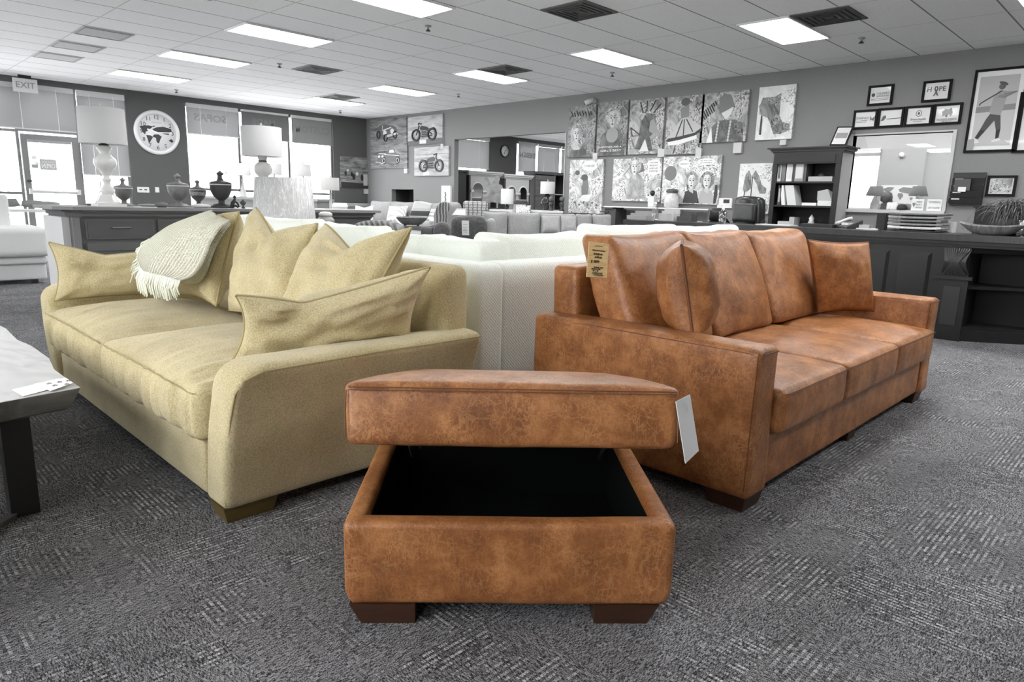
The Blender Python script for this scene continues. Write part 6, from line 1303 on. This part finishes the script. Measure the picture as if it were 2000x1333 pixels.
MB().rbox(-.08, .04, -.24, .24, .74, 1.27, .05, 10, 4, lambda s, p: V((p.x+.05*s.y**2-.05*(p.z-.9), p.y*(1-.12*abs(s.z)**3), p.z+.02*(1-s.y**2)))).build('backrest', flat('black_leather', 30, .3), t); MB().rbox(-.10, -.04, -.19, .19, .95, 1.2, .03, 8, 4).build('headrest_pad', flat('black_leather', 30, .3), t)
MB().rbox(-.45, .05, -.25, .25, .47, .57, .045, 6, 4).build('seat', flat('black_leather', 30, .3), t)
for s_ in (-1, 1): MB().tube([(-.02, s_*.27, .9), (-.06, s_*.31, .98), (-.2, s_*.31, .74), (-.3, s_*.29, .52)], [.02, .025, .025, .02], 8).build('armrest', g(35, .3), t)
MB().tube([(-.2, 0, .47), (-.2, 0, .12)], .03, 10).build('gas_post', g(80), t)
for k in range(5): a_ = k*2*PI/5; MB().tube([(-.2, 0, .12), (-.2+.3*math.cos(a_), .3*math.sin(a_), .05)], .022, 6).lathe([(.02, 0), (.03, .02), (.02, .05)], c=(-.2+.3*math.cos(a_), .3*math.sin(a_), 0), n=10).build('base_arm', g(40), t)
t = thing('desk_monitor', 'rounded black monitor back left of the office chair', 'monitor', tuple(V((8.1, wx(1391, 425, 8.0).y, .93)))); MB().rbox(-.05, .05, -.12, .1, .03, .19, .045, 5, 4).build('screen_housing', g(30, .3), t); MB().box(-.06, .06, -.06, .06, 0, .03).build('foot', g(30), t)
# ---------- credenza shelf with jar and pump bottle under the canvases
cz = 1.105; cr_ = thing('credenza_shelf', 'narrow dark-ended shelf with white top under the comic canvases', 'shelf', (10.3, 6.6, 0))
MB().box(10.15, WX-.06, 5.62, 7.72, cz-.02, cz).build('shelf_top', g(225, .5), cr_, world=True); MB().box(10.13, WX-.06, 7.5, 7.76, cz-.045, cz-.021).box(10.16, WX-.06, 7.45, 7.70, 0, cz-.045).build('end_panel', g(66), cr_, world=True); MB().box(10.13, WX-.06, 7.6, 7.78, cz-.11, cz-.09).build('end_moulding', g(60), cr_, world=True)
MB().box(10.3, WX-.06, 5.66, 5.7, 0, cz-.02).build('end_panel', g(140), cr_, world=True)
p = wx(1311, 403, 10.3); q = scl(p); t = thing('cookie_jar', 'large round glass jar of white contents with dark lid on the shelf', 'jar', (10.3, p.y, cz)); MB().lathe([(11*q, 0), (14*q, 2*q), (14.5*q, 12*q), (13*q, 22*q), (9*q, 27*q), (8.5*q, 30*q)], n=26).build('jar_body', flat('jar_glass', 205, .15, bump=.6, bscale=25, var=.12), t); MB().lathe([(11*q, 29*q), (12*q, 31*q), (11*q, 35*q), (4*q, 36*q)], n=24).build('jar_lid', g(80, .3), t)
p = wx(1273, 401, 10.3); t = thing('tall_bottle', 'pale bottle with round dark stopper leaning before the robe canvas', 'bottle', (10.3, p.y, cz)); MB().rbox(-.05, .05, -.07, .06, 0, 22*q, .02, 4, 3).build('bottle_body', g(205, .3), t); MB().lathe([(2*q, 22*q), (5*q, 26*q), (5*q, 30*q), (2*q, 33*q)], n=14).build('stopper', g(40, .2), t)
# ================================================================== middle distance: seating and tables
def greyfab(n, a, b, sc=60): return fabric(n, (a,)*3, (b,)*3, sc, .5, .005, mid=True)
M_GS = greyfab('grey_upholstery', 158, 124); M_G2 = greyfab('light_grey_upholstery', 158, 128); M_DV = greyfab('charcoal_velvet', 92, 52, 30)
# grey sofa facing us on the right
D0 = 11.2; t, q = rootD('grey_sofa', 'grey sofa with tall back cushions beyond the ivory sectional', 'sofa', 1067, D0)
def X_(px): return (px-1067)*q
def zz_(py, px=1067, D=D0): return zD(px, py, D)
MB().rbox(X_(945), X_(1196), .25, .55, .1, zz_(424), .06, 8, 4).build('back_frame', M_GS, t); MB().rbox(X_(945), X_(1196), -.55, .3, .1, .42, .05, 8, 4).build('seat', M_GS, t)
MB().rbox(X_(930), X_(948), -.6, .55, .05, .66, .05, 6, 4).build('arm', M_GS, t); MB().rbox(X_(1194), X_(1208), -.6, .55, .05, .66, .05, 6, 4).build('arm', M_GS, t)
for a_, b_, py, sd in ((943, 992, 415.5, 1), (992, 1056, 416.5, 2), (1056, 1126, 419, 3), (1126, 1158, 419.5, 4), (1158, 1196, 420, 5)):
    MB().rbox(X_(a_)+.004, X_(b_)-.004, 0, .24, .40, zz_(py, (a_+b_)/2)-.0, .05, 8, 4, lambda s, p: V((p.x, p.y+.25*(p.z-.4)*.3-.04*(1-s.x**2)*(1-s.z**2)*(s.y < 0), p.z+.02*abs(s.x)**3*(s.z > 0)))).build('back_cushion', M_GS, t)
def lpil(name, label, px0, px1, py0, py1, D, mat, seam_, th=.14, chop=0, seed=1, tilt=0, cat='pillow', grp=None, lean=.12, n=14):
    a_, b_ = aD(px0+tilt, py0, D+lean), aD(px1+tilt, py0, D+lean); c_, d_ = aD(px1, py1, D), aD(px0, py1, D)
    return pillow(name, label, [a_, b_, c_, d_], th, mat, seam_, bow=.07, chop=chop, seed=seed, n=n, edge=.008, group=grp, wr=.01)
lpil('throw_pillow', 'small grey pillow on the grey sofa, left one of the pair', 1058, 1094, 422, 456, D0-.3, M_GS, g(110), seed=41); lpil('throw_pillow', 'small grey pillow on the grey sofa, right one of the pair', 1095, 1126, 423, 456, D0-.3, M_GS, g(110), seed=42)
# charcoal velvet arm with tag
D1 = 9.6; t, q1 = rootD('velvet_armchair', 'chair covered by a dark velvet throw with a pale price tag', 'armchair', 916, D1)
zt_ = zD(916, 423, D1)
MB().rbox(-37*q1, 34*q1, 0, .5, .1, zt_, .11, 10, 5, lambda s, p: V((p.x, p.y, p.z+.02*nz(p, 3, 4)))).build('draped_back', M_DV, t); MB().rbox(32*q1, 50*q1, .1, .6, .1, zt_-.03, .1, 8, 4).build('arm', M_G2, t); MB().rbox(-30*q1, 45*q1, .5, .85, .0, .45, .05, 6, 4).build('seat', M_G2, t)
tz0, tz1 = zD(911, 460, D1), zD(911, 431, D1); o = MB().hexa([(-13*q1, -.02, tz0), (1*q1, -.02, tz0), (1*q1, -.012, tz0), (-13*q1, -.012, tz0), (-14*q1, -.02, tz1), (0, -.02, tz1), (0, -.012, tz1), (-14*q1, -.012, tz1)]).build('price_tag', g(198), t)
for zz2 in (.2, .3, .36, .5, .72): MB().box(-11*q1, -3*q1, -.023, -.02, tz0+(tz1-tz0)*zz2, tz0+(tz1-tz0)*(zz2+.025)).build('tag_print', g(110), o)
D2 = 9.0; t, q2 = rootD('velvet_chair', 'low dark velvet chair back left of the tagged chair', 'armchair', 862, D2); MB().rbox(-18*q2, 17*q2, 0, .3, .0, zD(862, 434, D2), .13, 8, 5).build('backrest', M_DV, t); MB().rbox(-17*q2, 15*q2, .28, .56, .0, .42, .05, 6, 3).build('seat', M_DV, t)
t2 = thing('accent_chair', 'dark bent-plywood chair back left of the velvet chair', 'chair', tuple(V((aD(832, 440, 8.6).x, aD(832, 440, 8.6).y, 0))), RZ); MB().rbox(-10*q2, 12*q2, 0, .04, .5, zD(832, 444, 8.6), .02, 6, 3).build('backrest', g(75, .4), t2); MB().rbox(-10*q2, 12*q2, .04, .4, .44, .48, .02, 4, 3).build('seat', g(75, .4), t2)
for a_, b_ in ((-.06, .06), (.07, .06), (-.06, .37), (.07, .37)): MB().tube([(a_, b_, .44), (a_, b_, 0)], .012, 6).build('leg', g(60), t2)
# book/tray on the back of the chair
p0_ = aD(898, 421, D1+.3); ob2 = thing('picture_book', 'tilted grey picture book propped on the dark velvet throw', 'book', tuple(V((p0_.x, p0_.y, zt_+.004))), RZ); MB().hexa([(-16*q1, -.1, 0), (14*q1, -.1, 0), (14*q1, .0, 0), (-16*q1, .0, 0), (-7*q1, .05, .1), (12*q1, .05, .1), (12*q1, .1, .09), (-7*q1, .1, .09)]).build('cover', g(150, .5), ob2); MB().hexa([(-13*q1, -.104, .008), (12*q1, -.104, .008), (12*q1, -.1, .008), (-13*q1, -.1, .008), (-6*q1, .045, .095), (10*q1, .045, .095), (10*q1, .05, .095), (-6*q1, .05, .095)]).build('picture', g(190, .5), ob2)
# armchair with knitted throw, woven chair
D3 = 12.6; t, q3_ = rootD('armchair', 'pale armchair draped with a ribbed grey throw, beside the opening', 'armchair', 878, D3); MB().rbox(-26*q3_, 22*q3_, 0, .25, .0, zD(880, 395, D3), .1, 10, 5).build('backrest', M_G2, t); MB().rbox(-26*q3_, 22*q3_, .2, .8, .0, .45, .06, 6, 4).build('seat', M_G2, t)
stripe = NT('ribbed_knit'); w_ = stripe.nt.nodes.new('ShaderNodeTexWave'); w_.inputs['Scale'].default_value = 6; w_.inputs['Distortion'].default_value = 3; stripe.l(stripe.tc.outputs['Object'], w_.inputs[0]); stripe.col(stripe.ramp(w_.outputs['Fac'], [(.3, lin((78,)*3)), (.7, lin((150,)*3))])); stripe.bump(w_.outputs['Fac'], .6, .01)
p0_ = aD(866, 410, D3-.25); tb = thing('throw_blanket', 'ribbed grey throw hanging over the pale armchair', 'blanket', tuple(V((p0_.x, p0_.y, .6))), RZ)
MB().rbox(-12*q3_, 14*q3_, -.06, .02, 0, zD(866, 394, D3)-.6, .03, 10, 3, lambda s, p: V((p.x+.12*(1-s.z)*-.4+.02*math.sin(p.z*14), p.y+.03*math.sin(p.x*24), p.z-.05*s.x**2))).build('cloth', stripe.m, tb)
def hexm():
    T_ = NT('woven_rattan'); vo = T_.nt.nodes.new('ShaderNodeTexVoronoi'); vo.feature = 'DISTANCE_TO_EDGE'; vo.inputs['Scale'].default_value = 12; vo.inputs['Randomness'].default_value = .15; mp = T_.n('Mapping'); mp.inputs['Scale'].default_value = (1, 1, 1.7); T_.l(T_.tc.outputs['Object'], mp.inputs[0]); T_.l(mp.outputs[0], vo.inputs['Vector'])
    T_.col(T_.ramp(vo.outputs['Distance'], [(.05, lin((86,)*3)), (.16, lin((176,)*3))])); T_.b.inputs['Roughness'].default_value = .7; return T_.m
D4 = 12.9; t, q4 = rootD('woven_chair', 'chair with honeycomb woven back left of the wood slab sculpture', 'chair', 927, D4); MB().rbox(-23*q4, 26*q4, 0, .16, .45, zD(927, 393, D4), .05, 10, 4).build('woven_back', hexm(), t); MB().rbox(-23*q4, 26*q4, .16, .75, .35, .46, .03, 4, 3).build('seat', M_G2, t)
for a_, b_ in ((-20, .1), (22, .1), (-20, .7), (22, .7)): MB().tube([(a_*q4, b_, .36), (a_*q4, b_, 0)], .02, 6).build('leg', g(70), t)
# console behind the grey sofa with sculpture, lamps, ornaments
D5 = 13.2; zc5 = zD(1020, 410, D5); t, q5 = rootD('console_table', 'long white console behind the grey sofa', 'console', 1022, D5, 0); MB().box(-66*q5, 76*q5, -.2, .2, zc5-.04, zc5).build('tabletop', g(222), t); MB().box(-66*q5, 76*q5, -.18, .18, zc5-.25, zc5-.04).build('apron', g(205), t)
for a_ in (-62, 72):
    for b_ in (-.16, .16): MB().box(a_*q5-.03, a_*q5+.03, b_-.03, b_+.03, 0, zc5-.25).build('leg', g(205), t)
def onK(px, D=D5): p = aD(px, 410, D); return (p.x, p.y, zc5)
t = thing('wood_slab_sculpture', 'grey tree root slab sculpture with two branch ends on thin posts', 'sculpture', onK(963, D5-.05), RZ)
ol = [(940, 394), (944, 388), (951, 379), (949, 366), (945, 352), (948, 349), (952, 352), (958, 362), (963, 357), (967, 347), (972, 346), (975, 352), (972, 362), (979, 364), (982, 371), (979, 378), (982, 387), (985, 394), (975, 399), (962, 397), (950, 400)]
zo = zD(963, 410, D5-.05); m = MB(); m.poly([((x-963)*q5, 0, (410-y)*q5) for x, y in ol], (0, 1, 0), .06); m.build('slab', wood('root_slab', (92,)*3, (150,)*3, 5, (1, 1, 1)), t); MB().tube([((953-963)*q5, .03, 0), ((953-963)*q5, .03, 12*q5)], .01, 6).build('post', g(60), t); MB().tube([((973-963)*q5, .03, 0), ((973-963)*q5, .03, 12*q5)], .01, 6).build('post', g(60), t); MB().box(-16*q5, 16*q5, -.08, .1, 0, .02).build('base', g(50), t)
def vlamp(px, y0, y1, yb, w, label, bv, D=D5, top=1.0, z=None):
    pz = onK(px, D); z = z if z is not None else zc5; t = thing('table_lamp', label, 'table lamp', (pz[0], pz[1], z)); q = D/F_PX; zb = zD(px, y1, D)-z; shade(t, w*q, (y1-y0)*q, zb, top, n=28)
    MB().lathe([(zb*.28, 0), (zb*.25, zb*.06), (zb*.42, zb*.35), (zb*.45, zb*.55), (zb*.2, zb*.82), (zb*.2, zb*.9), (.01, zb+.02)], n=20).build('lamp_base', g(bv, .15), t)
vlamp(990, 370, 399, 412, 25, 'lamp with white drum shade on dark vase, half behind the root slab', 40, D5-.1)
vlamp(1068, 356, 379, 405, 28, 'lamp with white shade on slender dark vase, in front of the armoire', 45, D5+.1)
for px, lb in ((1076, 'dark carved bust ornament below the slender dark lamp'), (1097, 'dark carved bust ornament at the right end of the console')):
    t = thing('bust_ornament', lb, 'ornament', onK(px, D5-.12)); MB().lathe([(.05, 0), (.05, .02), (.03, .05), (.045, .1), (.05, .14), (.02, .18)], n=14).build('bust', g(55, .3), t); MB().lathe([(.02, .17), (.05, .2), (.05, .24), (.02, .27)], n=12).build('hair_knot', g(90, .4), t)
zebra = canvasmat('zebra_pattern', 40, 230, 9, .95)
lpil('throw_pillow', 'black and white swirl-patterned pillow on the console side', 1007, 1037, 402, 419, D5-.35, zebra, g(120), .1, seed=51)
lpil('throw_pillow', 'pale pillow tilted behind the swirl-patterned pillow', 1000, 1022, 400, 418, D5-.28, M_G2, g(150), .1, seed=52, tilt=4)
t = thing('fedora_hat', 'dark draped chair top behind the patterned pillow', 'chair', (aD(1018, 400, D5+.5).x, aD(1018, 400, D5+.5).y, 0), RZ); MB().rbox(-.16, .14, 0, .12, .5, zD(1018, 391, D5+.5), .06, 6, 4).build('backrest', M_DV, t); MB().rbox(-.16, .14, .12, .5, .36, .48, .04, 4, 3).build('seat', M_DV, t)
for a_, b_ in ((-.13, .06), (.11, .06), (-.13, .45), (.11, .45)): MB().tube([(a_, b_, .4), (a_, b_, 0)], .018, 6).build('leg', g(60), t)
t.name = 'dark_chair'
# hutches in the next room
def hutch(x0, x1, z1, label, arches, v=165, Y=14.0):
    t = thing('arched_hutch', label, 'hutch', ((x0+x1)/2, Y+.2, 0)); M = g(v, .6); w = x1-x0; D_ = .35
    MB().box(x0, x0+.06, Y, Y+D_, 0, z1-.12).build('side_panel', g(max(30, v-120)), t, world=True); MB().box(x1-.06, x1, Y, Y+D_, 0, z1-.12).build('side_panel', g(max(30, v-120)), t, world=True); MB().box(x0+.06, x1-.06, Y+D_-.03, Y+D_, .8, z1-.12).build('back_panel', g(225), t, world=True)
    m = MB()
    for k, (za, zb, o) in enumerate(((z1-.12, z1-.08, .02), (z1-.08, z1-.04, .05), (z1-.04, z1, .07))): m.box(x0-o, x1+o, Y-o, Y+D_, za, zb)
    m.build('cornice', g(v+15), t, world=True); MB().box(x0+.06, x1-.06, Y+.02, Y+D_-.03, .76, .8).box(x0, x1, Y-.02, Y+.02, .0, .8).build('base_cabinet', M, t, world=True)
    aw = (w-.12)/arches; mm = MB(); zs = z1-.5
    for i in range(arches):
        a = x0+.06+i*aw; c = a+aw/2; r = aw/2-.06; pts = []
        n = 14; arc = [(c+r*math.cos(PI*j/n), zs+r*.95*math.sin(PI*j/n)) for j in range(n+1)]
        for j in range(n):
            (xa, za), (xb, zb) = arc[j], arc[j+1]; mm.hexa([(xb, Y, zb), (xa, Y, za), (xa, Y+.03, za), (xb, Y+.03, zb), (xb, Y, z1-.12), (xa, Y, z1-.12), (xa, Y+.03, z1-.12), (xb, Y+.03, z1-.12)])
        mm.box(a, a+.06, Y, Y+.03, .8, z1-.12).box(a+aw-.06, a+aw, Y, Y+.03, .8, z1-.12)
        MB().tube([V((x, Y-.005, z)) for x, z in arc], .018, 6).build('arch_moulding', g(v+40), t, world=True)
        MB().box(a+.0, a+.1, Y-.03, Y, zs-.06, zs-.0).box(a+aw-.1, a+aw, Y-.03, Y, zs-.06, zs-.0).build('capital', g(v+30), t, world=True)
    mm.build('arched_front', M, t, world=True)
    MB().box(x0+.06, x1-.06, Y+.04, Y+D_-.03, zs-.22, zs-.19).build('shelf', g(190), t, world=True)
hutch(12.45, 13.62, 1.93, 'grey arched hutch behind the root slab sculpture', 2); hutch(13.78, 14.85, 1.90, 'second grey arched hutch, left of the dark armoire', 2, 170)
t = thing('black_cabinet', 'tall black cabinet at the left edge of the wide opening', 'cabinet', (12.15, 14.2, 0)); MB().box(-.22, .2, -.2, .2, 0, 1.88).build('cabinet_body', g(40), t); MB().box(-.24, .22, -.22, .22, 1.88, 1.93).build('cornice', g(60), t)
ar_ = thing('armoire', 'dark plank armoire with open door showing cushions, in the next room', 'armoire', (15.78, 14.2, 0)); MB().box(-.75, -.7, -.2, .25, 0, 1.96).box(.7, .75, -.2, .25, 0, 1.96).box(-.7, .7, .2, .25, 0, 1.96).box(-.78, .78, -.24, .25, 1.96, 2.04).box(-.7, .7, -.2, .2, 0, .1).build('carcass', g(62), ar_)
dm_ = MB(); 
for i in range(12): dm_.box(-.70, .12, -.2, -.17, .12+i*.152, .12+i*.152+.144)
dm_.build('plank_door', wood('plank_door', (72,)*3, (104,)*3, 6, (8, 1, 1)), ar_)
MB().box(.12, .16, -.21, -.17, .1, 1.96).box(.62, .7, -.21, -.17, .1, 1.96).build('door_stile', g(110), ar_); MB().box(.16, .62, -.15, .2, 1.38, 1.41).box(.16, .62, -.15, .2, .9, .93).build('shelf', g(150), ar_)
t = thing('platter', 'round pale platter standing inside the armoire upper shelf', 'platter', (16.0, 14.2, 1.41)); mm_ = MB().lathe([(.02, .03), (.16, .03), (.2, 0)], n=24); mm_.v = [(x, z, y+.2) for x, y, z in mm_.v]; mm_.build('platter', g(120), t)
# small clock
CC2 = aY(985.5, 295.5, WY-.002); t = thing('wall_clock', 'small oval-looking wall clock with dark rim in the next room', 'clock', tuple(CC2)); disc([(.2, 0), (.2, .03), (.165, .035), (.165, 0)], 'clock_rim', g(40), t); disc([(.166, .004), (.166, .012), (.01, .012)], 'clock_face', g(220), t); MB().tube([(0, -.02, 0), (-.03, -.02, -.09)], .008, 5).tube([(0, -.02, 0), (.05, -.02, .05)], .008, 5).build('clock_hands', g(40), t)
# ---------- grey sofa at the right wall with pillows
gs = thing('wall_sofa', 'light grey sofa against the wall under the vehicle paintings', 'sofa', (9.8, 13.5, 0)); MB().rbox(9.3, 10.4, 11.9, 14.9, .0, .42, .04, 8, 4).build('base', M_G2, gs, world=True); MB().rbox(10.1, 10.42, 11.9, 14.9, .3, .98, .06, 8, 4).build('back_frame', M_G2, gs, world=True)
MB().rbox(9.3, 10.4, 11.72, 11.95, .0, .68, .06, 8, 4).build('arm', M_G2, gs, world=True); MB().rbox(9.3, 10.4, 14.86, 15.06, .0, .68, .06, 8, 4).build('arm', M_G2, gs, world=True)
for a_, b_, sd in ((11.95, 13.0, 3), (13.0, 14.0, 4), (14.0, 14.86, 5)): backc(a_, b_, sd, gs, 1.06, z0=.44, y0=9.86, th=.22, lean=.08, mat=M_G2, axis='x', puff=.03, nm=(10, 4, 8), sm=False)
M_STR = NT('striped_pillow'); w_ = M_STR.nt.nodes.new('ShaderNodeTexWave'); w_.inputs['Scale'].default_value = 7; w_.inputs['Distortion'].default_value = .4; M_STR.l(M_STR.tc.outputs['Object'], w_.inputs[0]); M_STR.col(M_STR.ramp(w_.outputs['Fac'], [(.2, lin((150,)*3)), (.35, lin((222,)*3))])); M_STR = M_STR.m
def wpil(label, px0, px1, py0, mat, seed, chop=0, tl=0, X=9.76):
    return pillow('throw_pillow', label, [aX(px0+tl, py0, X+.02), aX(px1+tl, py0, X+.02), aX(px1, 440, X-.16), aX(px0, 440, X-.16)], .18, mat, g(200), bow=.07, chop=chop, seed=seed, n=14, edge=.008, wr=.01)
wpil('white pillow with notched top at the left end of the wall sofa', 693, 727, 402, M_WS, 61, .2, 2, 9.35); wpil('white striped square pillow in the middle of the wall sofa', 753, 789, 403, M_STR, 62, 0, 8); wpil('white diamond-set striped pillow at the right of the wall sofa', 828, 856, 408, M_STR, 63, 0, 6)
M_BAND2 = NT('banded_blanket'); sx_ = M_BAND2.nt.nodes.new('ShaderNodeSeparateXYZ'); M_BAND2.l(M_BAND2.tc.outputs['Object'], sx_.inputs[0]); M_BAND2.col(M_BAND2.ramp(M_BAND2.math('FRACT', M_BAND2.math('MULTIPLY', sx_.outputs[2], 3.1)), [(.0, lin((205,)*3)), (.45, lin((200,)*3)), (.5, lin((60,)*3)), (.8, lin((70,)*3)), (.85, lin((190,)*3))]))
p0_ = aD(822, 410, 15.0); t = thing('throw_blanket', 'pale throw with dark band hanging over the wall sofa back', 'blanket', tuple(V((p0_.x, p0_.y, .62))), RZ); q = 15/F_PX; h_ = zD(822, 394, 15.0)-.62
MB().rbox(-18*q, 16*q, -.05, .02, 0, h_, .025, 10, 3, lambda s, p: V((p.x+.12*(s.z)*.7, p.y, p.z-.04*s.x))).build('cloth', M_BAND2.m, t)
# ---------- dining table with bowl, striped chair back, urns near the shade
D6 = 9.4; zt6 = zD(805, 441, D6); t, q6 = rootD('dining_table', 'dark table carrying the long wooden bowl beyond the ivory sectional', 'table', 812, D6); MB().box(-48*q6, 29*q6, -.35, .45, zt6-.04, zt6).build('tabletop', g(95, .4), t)
for a_ in (-44, 25):
    for b_ in (-.3, .4): MB().box(a_*q6-.035, a_*q6+.035, b_-.035, b_+.035, 0, zt6-.04).build('leg', g(60), t)
p0_ = aD(804, 440, D6-.05); t = thing('dough_bowl', 'long grey wooden dough bowl on the dark table', 'bowl', (p0_.x, p0_.y, zt6), RZ); rows = []
for j in range(7):
    k = j/6; rr = .45+.55*k**.7; rows.append([(31*q6*rr*math.cos(2*PI*i/28), .16*rr*math.sin(2*PI*i/28), .012+14*q6*k**1.2) for i in range(29)])
inner = [[(x*.94, y*.92, z+.012) for x, y, z in r] for r in rows]; m = MB().grid(rows, True, False).grid(inner, True, True); m.grid([rows[-1], inner[-1]], True); m.build('bowl', wood('bowl_wood', (84,)*3, (128,)*3, 7, (6, 1, 1)), t); MB().box(-14*q6, -11*q6, -.05, .05, 0, .03).box(11*q6, 14*q6, -.05, .05, 0, .03).build('foot', g(60), t)
pleat = NT('pleated_charcoal'); mp_ = pleat.n('Mapping'); mp_.inputs['Rotation'].default_value = (0, .5, 0); pleat.l(pleat.tc.outputs['Object'], mp_.inputs[0]); w_ = pleat.nt.nodes.new('ShaderNodeTexWave'); w_.inputs['Scale'].default_value = 6; pleat.l(mp_.outputs[0], w_.inputs[0]); pleat.col(pleat.ramp(w_.outputs['Fac'], [(.2, lin((40,)*3)), (.7, lin((104,)*3))])); pleat.bump(w_.outputs['Fac'], .8, .02)
D7 = 7.4; t, q7 = rootD('pleated_chair', 'curved dark pleated barrel chair back behind the ivory cushions', 'armchair', 733, D7); MB().rbox(-62*q7, 56*q7, 0, .5, .12, zD(733, 431, D7), .12, 14, 5, lambda s, p: V((p.x, p.y, p.z-.10*abs(s.x)**2.2*(s.z > 0)))).build('barrel_back', pleat.m, t); MB().rbox(-50*q7, 46*q7, .5, .9, .12, .42, .05, 6, 3).build('seat', M_DV, t)
D8 = 7.2; t, q8 = rootD('side_table', 'small dark side table holding the round vase', 'table', 634, D8); zv = zD(634, 440, D8); MB().lathe([(.24, zv-.03), (.24, zv)], n=28).build('tabletop', g(50), t); MB().lathe([(.16, 0), (.15, .02), (.03, .05), (.03, zv-.03)], n=18).build('pedestal', g(50), t)
p0_ = aD(636, 430, D8); t = thing('round_vase', 'rounded grey stoneware vase right of the plastic-wrapped shade', 'vase', (p0_.x, p0_.y, zv)); MB().lathe([(10*q8, 0), (16*q8, 5*q8), (17*q8, 10*q8), (12*q8, 16*q8), (10*q8, 17*q8)], n=24).build('vase_body', g(150, .5), t); MB().lathe([(10*q8, 16.5*q8), (13*q8, 18*q8), (13*q8, 22*q8), (9*q8, 25*q8), (2*q8, 26*q8)], n=20).build('vase_cover', g(196, .5), t)
D9 = 9.5; t, q9 = rootD('dark_armchair', 'dark armchair between the plastic-wrapped shade and the corner chest', 'armchair', 650, D9); MB().rbox(-32*q9, 6*q9, .2, .45, .0, zD(650, 410, D9), .09, 8, 4).build('backrest', M_DV, t); MB().rbox(-30*q9, 14*q9, -.35, .25, .0, .5, .06, 6, 4).build('seat', M_DV, t)
lpil('throw_pillow', 'black pointed pillow on the dark armchair', 644, 668, 419, 440, D9-.4, g(48, .9), g(60), .12, seed=71, chop=.1)
D10 = 10.6; t, q10 = rootD('coffee_table', 'white low table with wire rings before the wall sofa', 'table', 690, D10); z10 = zD(690, 430, D10); MB().box(-34*q10, 34*q10, -.3, .3, z10-.05, z10).build('tabletop', g(225), t)
for a_ in (-30, 30):
    for b_ in (-.25, .25): MB().box(a_*q10-.03, a_*q10+.03, b_-.03, b_+.03, 0, z10-.05).build('leg', g(215), t)
for px, lb in ((684, 'left wire ring ornament on the white table'), (705, 'right wire ring ornament on the white table')):
    p0_ = aD(px, 430, D10-.1); rr = .045; t = MB().tube([V((p0_.x, p0_.y, z10+rr+.004))+CRv*rr*math.cos(2*PI*i/20)+V((0, 0, rr*math.sin(2*PI*i/20))) for i in range(21)], .005, 5).build('wire_ring', g(60)); tag(t, lb, 'ornament')
